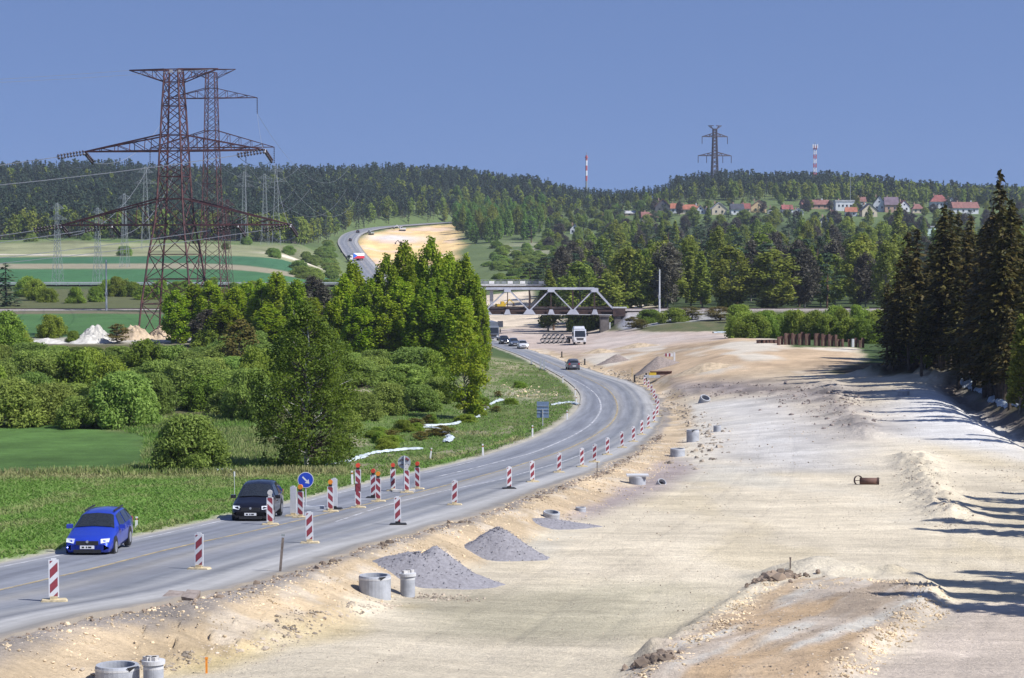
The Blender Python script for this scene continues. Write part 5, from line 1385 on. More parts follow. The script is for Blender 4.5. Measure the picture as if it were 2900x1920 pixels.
for px, top, lab in [(312, 735, 'concrete railway pole left of the big pylon'), (1866, 763, 'concrete railway pole before the wood right of the bridge')]:
    X = XB(px); p = (X, RAIL_Y(X) - 2.8, RAIL_Z - 0.4); o = thing("railway_pole", lab, 'pole', p); h = zz(top, 497) - p[2]
    MB().tube((0, 0, 0), (0, 0, h), 0.24, 8, 0.15).build("post", M_CONCP, o); MB().box((0, -0.05, h * 0.35), (0.5, 0.4, 0.8)).build("cabinet", M_CONC, o); MB().bar((-0.4, 0, h - 0.6), (0.4, 0, h - 0.6), 0.1).build("bracket", M_GSTEEL, o, fix=False)
MB_ = MB().box((0, 0, 0.25), (1.1, 0.6, 0.5)); p = GD(67, 495); o = MB_.build("track_box", M_WHITE); o.location = (p.x, p.y - 4, RAIL_Z - 0.6); tag(o, 'small white box beside the railway at the far left', 'box')

# ------------------------------------------------------------------ side road: overpass, guardrail
def strip(name, x0, x1, yf, z, hw, m, n=24):
    xs = np.linspace(x0, x1, n); V = np.concatenate([np.c_[xs, yf(xs) - hw, np.full(n, z)], np.c_[xs, yf(xs) + hw, np.full(n, z)]])
    i = np.arange(n - 1); return link(bpy.data.objects.new(name, np_mesh(name, V, np.stack([i, i + 1, i + 1 + n, i + n], 1), m)))
M_ASPH2 = mat("old_asphalt", (0.24, 0.24, 0.25), 0.9, var=0.15, scale=0.3)
for q in ((-210, SIDE_GAP[0]), (SIDE_GAP[1], 120)): tag(strip("side_road", q[0], q[1], SIDE_Y, SIDE_Z + 0.03, 3.2, M_ASPH2), kind='structure')
ov = thing("road_overpass", 'concrete road overpass with railing behind the truss bridge', 'bridge', (0, 0, 0))
xm, xw = (SIDE_GAP[0] + SIDE_GAP[1]) / 2, SIDE_GAP[1] - SIDE_GAP[0] + 3; yo = SIDE_Y(xm)
MB().box((xm, yo, SIDE_Z - 0.1), (xw, 8.6, 0.4)).build("deck", M_CONCP, ov); MB().box((xm, yo, SIDE_Z - 0.95), (xw, 6.4, 1.28)).build("girder", M_CONCD, ov); MB().box((xm, yo - 4.32, SIDE_Z + 0.05), (xw, 0.3, 0.55)).build("parapet_edge", M_CONCP, ov)
for X in (-19, -6): MB().box((X, yo, SIDE_Z - 6), (1.0, 5, 9)).build("column", M_CONC, ov)
x = SIDE_GAP[0]
while x < SIDE_GAP[1] + 1:
    MB().box((x, yo - 4.2, SIDE_Z + 0.85), (0.14, 0.14, 1.2)).build("railing_post", M_GSTEEL, ov)
    pm = M_WHB if int(x * 7) % 2 else M_GSTEEL
    MB().box((x + 0.9, yo - 4.2, SIDE_Z + 0.8), (1.5, 0.06, 0.8)).build("railing_panel", pm, ov); x += 1.8
MB().box((xm, yo - 4.2, SIDE_Z + 1.5), (xw, 0.16, 0.14)).build("handrail", M_GSTEEL, ov)
gr = thing("guard_rail", 'long pale guardrail along the side road beyond the railway', 'guardrail', (0, 0, 0))
xs = np.linspace(-150, SIDE_GAP[0] - 6, 34)
for a, c in zip(xs[:-1], xs[1:]):
    MB().box(((a + c) / 2, SIDE_Y((a + c) / 2) - 3.5, SIDE_Z + 0.62), (c - a - 0.02, 0.1, 0.42)).build("rail_panel", M_FIT, gr); MB().box((a, SIDE_Y(a) - 3.35, SIDE_Z + 0.35), (0.14, 0.14, 0.9)).build("post", M_FIT, gr)

# ------------------------------------------------------------------ village houses
WALLC = {k: mat("wall_" + k, c, 0.9, var=0.08, scale=0.4) for k, c in dict(white=(0.62, 0.64, 0.68), cream=(0.58, 0.50, 0.38), brick=(0.42, 0.27, 0.20), grey=(0.42, 0.42, 0.43), dark=(0.10, 0.10, 0.11), teal=(0.52, 0.66, 0.62), yellow=(0.62, 0.46, 0.26)).items()}
ROOFC = {k: mat("roof_" + k, c, 0.85, var=0.2, scale=0.5) for k, c in dict(orange=(0.33, 0.125, 0.075), red=(0.24, 0.08, 0.07), brown=(0.22, 0.10, 0.085), dark=(0.05, 0.055, 0.075), purple=(0.15, 0.11, 0.14), grey=(0.40, 0.41, 0.43)).items()}
def house(px, y_top, y_base, wpx, roof, wall, label, gable=False, flat=False, chim=1, D=None, nwin=3, hip=False):
    g = G(px, y_base) if D is None else GD(px, D)
    s = FPX / g.y; Wd = wpx / s; Ht = max((y_base - y_top) / s, 4.0); Dp = min(max(Wd * 0.8, 6), 11)
    o = thing("house", label, 'house', (g.x, g.y + Dp / 2, g.z - 0.4), random.uniform(-0.12, 0.12))
    hw = Ht * (0.86 if flat else (0.52 if not gable else 0.5)); hr = Ht - hw
    hx, hy = Wd / 2, Dp / 2
    if flat:
        MB().box((0, 0, hw / 2), (Wd * 0.94, Dp * 0.94, hw)).build("wall", WALLC[wall], o); MB().box((0, 0, hw + (Ht - hw) / 2), (Wd, Dp, Ht - hw)).build("roof", ROOFC[roof], o)
    elif gable:
        MB().prism([(-hx * 0.94, 0), (hx * 0.94, 0), (hx * 0.94, hw), (0, Ht - 0.25), (-hx * 0.94, hw)], -hy, hy, 'y').build("wall", WALLC[wall], o)
        for sg in (-1, 1):
            sl = (hr + 0.25) / hx
            MB().prism([(0, Ht), (sg * hx * 1.1, hw - 0.1 * hr), (sg * hx * 1.1, hw - 0.1 * hr + 0.3), (0, Ht + 0.35)], -hy - 0.5, hy + 0.5, 'y').build("roof_slope", ROOFC[roof], o)
    else:
        MB().box((0, 0, hw / 2), (Wd * 0.92, Dp * 0.92, hw)).build("wall", WALLC[wall], o)
        ix = hx * (0.35 if hip else 0.97)
        b = MB(); b.add([(-hx, -hy - 0.4, hw - 0.15), (hx, -hy - 0.4, hw - 0.15), (hx, hy + 0.4, hw - 0.15), (-hx, hy + 0.4, hw - 0.15), (-ix, 0, Ht), (ix, 0, Ht)], [(0, 1, 5, 4), (2, 3, 4, 5), (1, 2, 5), (3, 0, 4), (3, 2, 1, 0)]); b.build("roof", ROOFC[roof], o)
    for k in range(nwin):
        X = (-0.5 + (k + 0.5) / nwin) * Wd * 0.8; f = -Dp * (0.46 if not gable and not flat else (0.47 if flat else 0.5))
        w = MB().box((X, f - 0.03, hw * 0.6), (min(1.3, Wd / nwin * 0.5), 0.1, min(1.5, hw * 0.45))).build("window", M_GLASS, o)
        MB().box((X, f - 0.09, hw * 0.6 - min(1.5, hw * 0.45) / 2 - 0.08), (min(1.3, Wd / nwin * 0.5) + 0.2, 0.12, 0.12)).build("sill", M_WHITE, w)
    if gable: MB().box((0, -hy - 0.03, hw + hr * 0.3), (1.2, 0.1, 1.2)).build("window", M_GLASS, o)
    for c in range(chim): MB().box(((-0.25 + 0.5 * c) * Wd, 0.4, Ht + 0.1), (0.8, 0.8, 2.0)).build("chimney", WALLC['white' if c else 'brick'], o)
    return o
HS = [(1878, 563, 603, 46, 'brown', 'dark', 'house with dark gable and brown roof at the left end of the village', True), (1913, 574, 604, 28, 'orange', 'white', 'small house with orange roof left of the wide orange roof', False),
      (1955, 577, 606, 72, 'orange', 'cream', 'wide house with bright orange hip roof in the village', False), (1840, 598, 630, 50, 'brown', 'cream', 'low house with brown red roof in front of the village', False),
      (2037, 572, 608, 44, 'grey', 'cream', 'tall cream house with wide gable facing the valley', True), (2088, 575, 608, 40, 'dark', 'white', 'house with dark slate roof right of the cream gable', False), (2113, 574, 605, 28, 'red', 'cream', 'house with dull red roof next to the dark slate roof', False),
      (2150, 566, 602, 46, 'brown', 'yellow', 'yellow gabled house in the middle of the village', True), (2192, 584, 607, 36, 'dark', 'white', 'small white gabled house under a dark roof', True), (2310, 564, 592, 84, 'brown', 'brick', 'long house with wide brown red roof behind the wood', False),
      (2392, 565, 598, 56, 'grey', 'white', 'white flat-roofed house with two square windows', False), (2412, 585, 612, 36, 'orange', 'white', 'house with orange red roof below the white flat-roofed one', False), (2462, 575, 614, 46, 'dark', 'cream', 'house with dark roof and pale gable below the tall white gable', True),
      (2492, 553, 600, 36, 'dark', 'white', 'tall white gabled house under a dark roof', True), (2526, 556, 602, 42, 'purple', 'brick', 'house with purple grey roof beside the tall white gable', False), (2662, 550, 590, 54, 'red', 'white', 'white house with red hip roof near the tall spruces', False),
      (2735, 570, 606, 78, 'brown', 'white', 'long white house with brown red roof behind the spruces', False), (2630, 638, 668, 90, 'grey', 'teal', 'low pale teal hall at the right of the wood', False), (2340, 610, 642, 36, 'dark', 'white', 'small white and dark house half hidden in the wood', True),
      (1628, 633, 662, 26, 'dark', 'white', 'white cottage with dark roof on the slope left of the village', True), (1716, 604, 628, 32, 'brown', 'cream', 'beige cottage on the slope below the forest', False), (2885, 546, 580, 50, 'brown', 'cream', 'cream house with brown roof at the right edge', True), (1790, 596, 610, 44, 'grey', 'yellow', 'low pale shed at the left edge of the village', False),
      (1985, 580, 606, 26, 'brown', 'white', 'small white house right of the wide orange roof', True), (2008, 586, 606, 22, 'dark', 'grey', 'little grey house left of the cream gable', False), (2230, 578, 604, 34, 'red', 'white', 'white house with dull red roof right of the small dark-roofed gable', False), (2262, 588, 610, 28, 'grey', 'white', 'small pale house left of the long brown red roof', True),
      (2360, 594, 616, 26, 'red', 'cream', 'cream house below the white flat-roofed one, to its left', True), (2440, 556, 584, 28, 'brown', 'white', 'white house behind the dark roof and pale gable', False), (2560, 566, 600, 32, 'red', 'white', 'white house right of the purple grey roof', True), (2600, 576, 604, 34, 'brown', 'cream', 'cream house midway to the red hip roof', False), (2695, 558, 588, 30, 'dark', 'white', 'white gabled house right of the red hip roof', True)]
for h in HS:
    px, yt, yb, w, rf, wl_, lab, gb = h
    house(px, yt, yb, w, rf, wl_, lab, gb, flat=('flat-roofed house' in lab and 'below' not in lab) or 'hall' in lab, hip='hip' in lab, chim=0 if 'shed' in lab or 'hall' in lab else 1 + (w > 60), nwin=2 if w < 50 else 4)

# ------------------------------------------------------------------ vehicles
def ring(st):
    x, zb, zs, w, zt, wt = st
    h = [(0, zb), (w * 0.9, zb), (w, zb + 0.16), (w * 1.0, zs - 0.22), (w * 0.975, zs), (wt, zt - 0.05), (wt * 0.82, zt + 0.0), (0, zt + 0.035)]
    return [(x, y, z) for y, z in h] + [(x, -y, z) for y, z in h[-2:0:-1]]
def quad_patch(a, b, c, d, inset=0.08, off=0.012):
    P = [Vector(p) for p in (a, b, c, d)]; ce = sum(P, Vector()) / 4
    n = (P[2] - P[0]).cross(P[3] - P[1]).normalized()
    if n.dot(ce - Vector((-0.3, 0, 0.75))) < 0: n = -n
    return [ce + (p - ce) * (1 - inset) + n * off for p in P]
ESTATE = [(2.27, .36, .52, .60, .56, .52), (2.17, .22, .60, .80, .67, .72), (1.80, .19, .70, .865, .80, .80), (0.98, .19, .88, .885, .97, .80), (0.20, .19, .93, .885, 1.41, .615), (-0.55, .19, .95, .885, 1.47, .61), (-1.45, .19, .965, .88, 1.45, .60), (-2.08, .22, .97, .86, 1.37, .57), (-2.25, .30, .90, .82, .99, .72), (-2.29, .40, .76, .74, .80, .66)]
HATCH = [(2.12, .36, .58, .62, .62, .54), (2.02, .22, .66, .80, .74, .72), (1.68, .20, .78, .87, .88, .80), (1.02, .20, .93, .885, 1.03, .80), (0.15, .20, .98, .885, 1.53, .63), (-0.55, .20, 1.0, .885, 1.60, .63), (-1.30, .20, 1.01, .88, 1.57, .61), (-1.90, .22, 1.02, .86, 1.40, .57), (-2.10, .30, .95, .82, 1.02, .72), (-2.15, .40, .80, .74, .84, .66)]
def car(label, loc, heading, paint, sec=ESTATE, rails=False, scale=1.0, simple=False):
    """heading: direction of travel, radians from +X"""
    o = thing("car", label, 'car', loc, heading); o.scale = (scale,) * 3
    rg = [ring(s) for s in sec]; n = len(rg[0]); b = MB()
    V = [p for r in rg for p in r]; F = []
    for i in range(len(rg) - 1):
        for j in range(n): F.append((i * n + j, i * n + (j + 1) % n, (i + 1) * n + (j + 1) % n, (i + 1) * n + j))
    F += [tuple(range(n)), tuple((len(rg) - 1) * n + j for j in range(n - 1, -1, -1))]
    b.add(V, F); body = b.build("body", paint, o, True)
    body.data.polygons.foreach_set('use_smooth', [len(p.vertices) == 4 for p in body.data.polygons])
    L = lambda i: Vector(rg[i][5]); Rr = lambda i: Vector(rg[i][n - 5]); S = lambda i, sd: Vector(rg[i][4] if sd > 0 else rg[i][n - 4]); Tp = lambda i, sd: L(i) if sd > 0 else Rr(i)
    def pane(name, q, m=M_GLASS, par=o):
        mb = MB().add(q, [(0, 1, 2, 3)]); return mb.build(name, m, par, fix=False)
    up = Vector((0, 0, 0.02))
    a, c = quad_patch(Rr(3), L(3), L(4), Rr(4), 0.0, 0.02), None
    def band_glass(name, i, j, t0, t1, dirn):
        ks = [5, 6, 7, n - 6, n - 5]; off = Vector((dirn * 0.022, 0, 0.022)); mb = MB()
        lo = [Vector(rg[i][k]).lerp(Vector(rg[j][k]), t0) for k in ks]; hi = [Vector(rg[i][k]).lerp(Vector(rg[j][k]), t1) for k in ks]
        sh = lambda p: Vector((p.x, p.y * 0.95, p.z)) + off
        mb.add([sh(p) for p in lo + hi], [(k, k + 1, k + 6, k + 5) for k in range(4)]); mb.build(name, M_GLASS, o, fix=False)
    band_glass("windscreen", 3, 4, 0.05, 0.95, 1); band_glass("rear_window", 8, 7, 0.12, 0.94, -1)
    for sd in (1, -1):
        for i0, i1, t0, t1 in ((4, 5, -0.35, 0.97), (5, 6, 0.03, 0.97), (6, 7, 0.03, 0.92)):
            lo0, lo1 = S(i0, sd).lerp(S(i1, sd), max(t0, 0)), S(i0, sd).lerp(S(i1, sd), t1); hi0, hi1 = Tp(i0, sd).lerp(Tp(i1, sd), max(t0, 0.02)), Tp(i0, sd).lerp(Tp(i1, sd), t1)
            if t0 < 0: lo0 = S(3, sd).lerp(S(4, sd), 0.6)
            q = [lo0, lo1, hi1, hi0] if sd < 0 else [lo1, lo0, hi0, hi1]
            pane("side_window", quad_patch(*q, 0.10, 0.015))
        for wx in (sec[2][0] - 0.40, sec[7][0] + 0.72):
            y = sd * 0.845
            MB().tube((wx, sd * 0.70, 0.35), (wx, sd * 0.893, 0.35), 0.385, 18).build("wheel_arch", M_DARK, o)
            wh = MB().tube((wx, sd * 0.68, 0.315), (wx, sd * 0.90, 0.315), 0.315, 18).build("wheel", M_TYRE, o)
            MB().tube((wx, sd * 0.89, 0.315), (wx, sd * 0.908, 0.315), 0.205, 14).build("rim", M_RIM, wh)
        MB().box((sec[3][0] - 0.38, sd * 1.0, sec[3][2] + 0.10), (0.16, 0.22, 0.15)).build("mirror", paint, o)
        hz = sec[1][2] + 0.02
        MB().add([(sec[0][0] - 0.01, sd * 0.50, hz - 0.06), (sec[1][0] + 0.03, sd * 0.79, hz - 0.02), (sec[1][0] - 0.10, sd * 0.80, hz + 0.10), (sec[0][0] - 0.09, sd * 0.48, hz + 0.09),
                  (sec[0][0] - 0.25, sd * 0.50, hz - 0.06), (sec[1][0] - 0.25, sd * 0.75, hz - 0.02), (sec[1][0] - 0.3, sd * 0.76, hz + 0.10), (sec[0][0] - 0.3, sd * 0.48, hz + 0.09)],
                 [(0, 1, 2, 3), (7, 6, 5, 4), (0, 4, 5, 1), (1, 5, 6, 2), (2, 6, 7, 3), (3, 7, 4, 0)]).build("headlight", M_LAMP, o)
        MB().box((sec[8][0] + 0.0, sd * 0.70, sec[8][2] - 0.02), (0.12, 0.24, 0.24)).build("tail_light", M_TAIL, o)
        MB().tube((sec[1][0] - 0.05, sd * 0.62, 0.36), (sec[1][0] + 0.035, sd * 0.62, 0.36), 0.075, 10).build("fog_light", M_LAMP, o)
        for dx in (0.05, -0.85): MB().box((dx, sd * 0.895, 0.80), (0.2, 0.03, 0.035)).build("door_handle", M_DARK if not rails else paint, o)
        if rails: MB().bar((0.0, sd * 0.55, 1.49), (-1.7, sd * 0.54, 1.49), 0.05).build("roof_rail", M_DARK, o)
    MB().box((sec[0][0] - 0.02, 0, sec[0][2] + 0.05), (0.05, 0.82, 0.15)).build("grille", M_DARK, o)
    MB().tube((sec[0][0] - 0.02, 0, sec[0][2] + 0.10), (sec[0][0] + 0.02, 0, sec[0][2] + 0.10), 0.05, 10).build("badge", M_RIM, o)
    MB().box((sec[0][0] - 0.02, 0, 0.27), (0.10, 1.0, 0.12)).build("air_intake", M_DARK, o)
    pl = MB().box((sec[0][0] + 0.015, 0, 0.42), (0.03, 0.52, 0.115)).build("number_plate", M_PLATE, o)
    for k, w in ((-0.15, 0.09), (-0.02, 0.05), (0.10, 0.12)): MB().box((sec[0][0] + 0.032, k, 0.42), (0.004, w, 0.06)).build("plate_marks", M_DARK, pl)
    MB().box((sec[9][0] - 0.01, 0, 0.62), (0.03, 0.52, 0.115)).build("number_plate", M_PLATE, o)
    MB().box((0, 0, 0.21), (3.6, 1.5, 0.12)).build("underbody", M_DARK, o)
    return o
def paintm(name, c): return mat(name, c, 0.28, 0.35, var=0.04, coat=0.8)
def road_dir(p):
    d = np.linalg.norm(_RC - np.array([p[0], p[1]]), axis=1); i = int(np.argmin(d)); i = min(max(i, 2), len(_RC) - 3)
    t = _RC[i + 2] - _RC[i - 2]; return math.atan2(t[1], t[0])
def rpt(px, py):
    p = on_road(px, py); return Vector((p[0], p[1], float(zroad(p[1]))))
P_BLUE, P_BLK, P_GREY, P_WHT, P_SIL = paintm("blue_paint", (0.02, 0.055, 0.50)), paintm("black_paint", (0.008, 0.007, 0.012)), paintm("grey_paint", (0.12, 0.125, 0.15)), paintm("white_car_paint", (0.75, 0.76, 0.78)), paintm("slate_paint", (0.10, 0.13, 0.19))
p = rpt(283, 1557); car('bright blue estate car driving towards the viewer, nearest car', p, road_dir(p) + math.pi + R(11), P_BLUE, ESTATE, True, 0.93)
p = rpt(731, 1466); car('black hatchback following the blue car', p, road_dir(p) + math.pi + R(9), P_BLK, HATCH, False, 0.95)
p = rpt(1622, 1046); car('dark grey car driving away before the bend', p, road_dir(p), P_GREY, HATCH)
p = rpt(1480, 987); car('white car at the front of the queue near the bridge', p, road_dir(p) + math.pi, P_WHT, HATCH)
p = rpt(1455, 980); car('slate blue car second in the queue near the bridge', p, road_dir(p) + math.pi, P_SIL, HATCH)
p = rpt(1428, 974); car('black car third in the queue near the bridge', p, road_dir(p) + math.pi, P_BLK, HATCH, scale=1.05)
for px, D, lab, pm in [(1012, 1450, 'tiny dark car at the top of the far road curve', P_BLK), (988, 1370, 'tiny dark car halfway down the far road', P_BLK)]:
    i = int(np.argmin(np.abs(fcs[:, 1] - D))); q = fcs[i]; car(lab, (q[0] + 1.5, q[1], q[2]), math.atan2(tan[i][1], tan[i][0]), pm, HATCH, scale=1.15)

def lorry(label, loc, heading, cabm, boxm, L=12.5, boxh=2.7, flag=False, flat=False):
    o = thing("lorry", label, 'lorry', loc, heading)
    MB().prism([(-1.1, 0.55), (1.15, 0.55), (1.2, 1.5), (0.95, 3.0), (-1.1, 3.1)], -1.22, 1.22, 'y').build("cab", cabm, o)
    MB().add([(1.215, -1.05, 1.55), (1.215, 1.05, 1.55), (1.0, 1.0, 2.75), (1.0, -1.0, 2.75)], [(0, 1, 2, 3)]).build("windscreen", M_GLASS, o, fix=False)
    for s in (-1, 1): MB().box((0.35, s * 1.23, 2.0), (0.9, 0.03, 0.8)).build("side_window", M_GLASS, o); MB().box((1.2, s * 0.85, 0.95), (0.12, 0.4, 0.22)).build("headlight", M_LAMP, o); MB().box((1.2, s * 1.45, 2.1), (0.15, 0.25, 0.7)).build("mirror", M_DARK, o)
    MB().box((1.2, 0, 1.15), (0.1, 1.4, 0.35)).build("grille", M_DARK, o)
    MB().box((-L / 2 - 1.3, 0, 0.95), (L, 1.0, 0.25)).build("chassis", M_DARK, o)
    if not flat:
        bx = MB().box((-L / 2 - 1.5, 0, 1.1 + boxh / 2), (L, 2.5, boxh)).build("box", boxm, o)
        if flag:
            for s in (-1, 1):
                y = s * 1.262
                MB().add([(-1.5, y, 1.1), (-1.5 - L, y, 1.1), (-1.5 - L, y, 1.1 + boxh * 0.48), (-1.5 - L * 0.38, y, 1.1 + boxh * 0.48)], [(0, 1, 2, 3)]).build("red_panel", M_RFLAG, bx, fix=False)
                MB().add([(-1.5, y * 1.001, 1.1), (-1.5 - L * 0.38, y * 1.001, 1.1 + boxh * 0.5), (-1.5, y * 1.001, 1.1 + boxh)], [(0, 1, 2)]).build("blue_panel", M_BFLAG, bx, fix=False)
    else:
        MB().box((-L / 2 - 1.5, 0, 1.2), (L, 2.5, 0.22)).build("flatbed", M_DARK, o)
    for x in (0.3, -L * 0.62 - 1.4, -L * 0.75 - 1.4, -L * 0.88 - 1.4):
        for s in (-1, 1):
            w = MB().tube((x, s * 0.85, 0.5), (x, s * 1.2, 0.5), 0.5, 14).build("wheel", M_TYRE, o); MB().tube((x, s * 1.19, 0.5), (x, s * 1.215, 0.5), 0.28, 10).build("rim", M_RIM, w)
    return o
M_RFLAG = mat("flag_red", (0.55, 0.02, 0.04), 0.5); M_BFLAG = mat("flag_blue", (0.02, 0.12, 0.55), 0.5); M_BOXG = mat("curtain_grey", (0.13, 0.15, 0.19), 0.6)
i = int(np.argmin(np.abs(fcs[:, 1] - 1205))); q = fcs[i]
lorry('lorry with white, red and blue trailer on the far road', (q[0] - 5.5, q[1] - 8, q[2]), math.atan2(-1, -0.75), P_WHT, M_WHB, 9.5, 3.0, True)
p = rpt(1400, 968); lorry('dark grey curtain-sided lorry half hidden behind the poplars', (p.x - 0.4, p.y + 6, p.z), road_dir(p) + math.pi, M_BOXG, M_BOXG, 9, 2.8)
p = GD(1640, 415); tr = lorry('white lorry with empty dark trailer parked below the bridge', p, R(-82), P_WHT, M_DARK, 7, 2.5, flat=True)
MB().box((-0.4, 0, 3.35), (1.6, 2.2, 0.5), taper=0.85).build("roof_spoiler", P_WHT, tr)
# stack of pipes behind the white lorry
M_PIPE = mat("dark_pipe", (0.05, 0.045, 0.05), 0.6)
base = GD(1572, 436)
for r_ in range(2):
    for k in range(6 - r_):
        o = thing("stacked_pipe", ('lower' if r_ == 0 else 'upper') + ' row dark pipe of the stack beside the white lorry, number %d from the left' % (k + 1), 'pipe', (base.x - 2.6 + k * 0.92 + r_ * 0.46, base.y, base.z + 0.45 + r_ * 0.8), 0, 'pipes stacked beside the lorry')
        prof = [(0.45, -3), (0.45, 3), (0.34, 3), (0.34, -3)]
        m_ = MB().lathe(prof, 14, closed=True); m_.v = [(x, z, y) for x, y, z in m_.v]; m_.build("tube", M_PIPE, o, True); c_ = MB().lathe([(0.452, -3.02), (0.452, -2.9), (0.38, -2.9), (0.38, -3.02)], 14, closed=True); c_.v = [(x, z, y) for x, y, z in c_.v]; c_.build("collar", M_DIRTW, o)
def excavator(label, loc, rz, m, s=1.0):
    o = thing("excavator", label, 'excavator', loc, rz); o.scale = (s,) * 3
    for sd in (-1, 1): MB().prism([(-1.7, 0.0), (1.7, 0.0), (2.0, 0.4), (1.7, 0.8), (-1.7, 0.8), (-2.0, 0.4)], sd * 0.8, sd * 1.35, 'y').build("track", M_BLK, o)
    MB().prism([(-2.1, 0.95), (1.3, 0.95), (1.3, 1.5), (-1.0, 1.9), (-2.1, 1.9)], -1.25, 1.25, 'y').build("housing", m, o)
    cb = MB().prism([(0.0, 1.0), (1.35, 1.0), (1.5, 1.9), (1.15, 2.8), (0.05, 2.8)], 0.25, 1.2, 'y').build("cab", m, o); MB().box((1.34, 0.72, 2.15), (0.1, 0.8, 0.9)).build("windscreen", M_GLASS, cb); MB().box((0.6, 1.21, 2.15), (0.9, 0.04, 0.8)).build("side_window", M_GLASS, cb)
    MB().tube((1.2, -0.2, 1.3), (3.2, -0.2, 3.6), 0.26, 4).build("boom", m, o, fix=False); MB().tube((3.1, -0.2, 3.6), (4.9, -0.2, 2.1), 0.2, 4).build("stick", m, o, fix=False)
    MB().prism([(4.5, 1.0), (5.3, 1.1), (5.2, 2.1), (4.8, 2.2)], -0.7, 0.3, 'y').build("bucket", M_DSTEEL, o)
excavator('orange excavator half hidden behind the poplar clump', GD(1185, 355), R(200), M_ORG, 1.1)
excavator('yellow machine seen through the left bays of the truss bridge', GD(1420, 640), R(20), M_YELM, 0.8)
excavator('small dark machine on the sand of the far cutting', GD(1140, 1372), R(160), M_DSTEEL, 1.0)
excavator('white and black machine at the top of the far cutting', GD(1140, 1500), R(190), P_WHT, 1.2)
excavator('grey machine at the left edge of the far cutting', GD(1052, 1440), R(120), M_GSTEEL, 1.0)

# ------------------------------------------------------------------ marker boards
def clip_band(z0, w, h, slope):
    """band rising across the board, clipped to its height"""
    P = [(-w / 2, z0), (w / 2, z0 + slope), (w / 2, z0 + slope + 0.24), (-w / 2, z0 + 0.24)]
    def cl(P, f, ins):
        out = []
        for a, b in zip(P, P[1:] + P[:1]):
            ia, ib = ins(a), ins(b)
            if ia: out.append(a)
            if ia != ib:
                t = (f - a[1]) / (b[1] - a[1]); out.append((a[0] + (b[0] - a[0]) * t, f))
        return out
    P = cl(P, 0.0, lambda p: p[1] >= 0)
    return cl(P, h, lambda p: p[1] <= h) if P else P
_bcache = {}
def board(label, p, rz, slope=0.22, foot='y', lamp=None, group=None, h=1.0, back=False, tilt=0.0, two=False, dark=False):
    o = thing("marker_board", label, 'marker board', p, rz, group); o.rotation_euler = (0, tilt, rz)
    key = (slope, back, h, dark)
    if key not in _bcache:
        pn = MB().box((0, 0, h / 2), (0.27, 0.055, h)).box((0, 0, h + 0.02), (0.14, 0.05, 0.05)).mesh("panel", M_SIGNB if dark else M_WHITE)
        st = []
        if not back and not dark:
            z0 = -0.32
            while z0 < h:
                P = clip_band(z0, 0.205, h - 0.04, slope)
                if len(P) >= 3: st.append(MB().add([(x, -0.0315, z + 0.02) for x, z in P], [tuple(range(len(P)))]).mesh("red_stripe", M_RED))
                z0 += 0.40
        ft = {c: MB().prism([(-0.36, 0), (0.36, 0), (0.31, 0.06), (-0.31, 0.06)], -0.19, 0.19, 'y').box((0, 0, 0.10), (0.2, 0.14, 0.09)).mesh("foot", m) for c, m in (('y', M_YFOOT), ('b', M_BLK))}
        _bcache[key] = (pn, st, ft)
    pn, st, ft = _bcache[key]
    f = link(bpy.data.objects.new("foot", ft[foot]), o)
    for k in range(2 if two else 1):
        q = link(bpy.data.objects.new("panel", pn), o); q.location = (0, 0, 0.12 + k * 0.62)
        for s in st: link(bpy.data.objects.new("red_stripe", s), q)
    if lamp:
        zt = 0.12 + h + (0.62 if two else 0)
        lp = MB().box((0, 0, zt + 0.06), (0.15, 0.09, 0.10)).build("lamp", M_DARK if lamp != 'w' else M_DIRTW, o)
        MB().tube((0, -0.06, zt + 0.20), (0, 0.06, zt + 0.20), 0.105, 12).build("lens", {'a': M_AMB, 'r': M_RLENS, 'w': M_DIRTW}[lamp], lp)
    return o
EDGE = [(153, 1703, 'y'), (564, 1612, 'y'), (877, 1538, 'y'), (1127, 1486, 'b'), (1287, 1430, 'y'), (1442, 1384, 'b'), (1508, 1365, 'y'), (1583, 1338, 'y'), (1648, 1322, 'y'), (1683, 1309, 'y'), (1720, 1288, 'y'), (1762, 1268, 'y'), (1794, 1251, 'y'), (1817, 1231, 'y'), (1836, 1213, 'y'), (1852, 1196, 'y'), (1861, 1180, 'y'), (1864, 1163, 'y'), (1858, 1147, 'y'), (1852, 1131, 'y'), (1845, 1117, 'y'), (1836, 1104, 'y'), (1826, 1094, 'y')]
for i, (px, py, ft) in enumerate(EDGE):
    p = rpt(px, py)
    board('red and white marker board, %s from the left along the broken road edge' % ORD[i], p, R(random.uniform(-10, 16)), 0.2, ft, None if i not in (1, 0) else None, 'marker boards along the road edge', tilt=R(random.uniform(-2, 2)))
CEN = [(765, 1486, -0.2, 'y', 'w', 'marker board right of the black car, stripes falling to the right', {}), (851, 1466, -0.2, 'y', 'a', 'marker board with amber lamp below the blue arrow sign', {}), (936, 1449, -0.2, 'y', 'a', 'amber-lamp marker board right of the blue arrow sign', {}),
       (1014, 1438, -0.2, 'y', 'r', 'tall doubled marker board with red lamp', {'two': True}), (1057, 1410, 0.2, 'b', 'r', 'red-lamp marker board on black foot beside the amber one', {}), (1071, 1420, -0.2, 'y', 'a', 'amber-lamp marker board in front of the red-lamp one', {}),
       (1113, 1390, 0.2, 'y', 'r', 'red-lamp marker board just left of the round sign back', {}), (1152, 1395, -0.2, 'y', 'w', 'marker board directly under the round sign back', {}), (1182, 1385, -0.2, 'y', 'r', 'red-lamp marker board just right of the round sign back', {})]
for px, py, sl, ft, lm, lab, kw in CEN:
    board(lab, rpt(px, py), R(random.uniform(-8, 8)), sl, ft, lm, 'marker boards dividing the lanes', **kw)
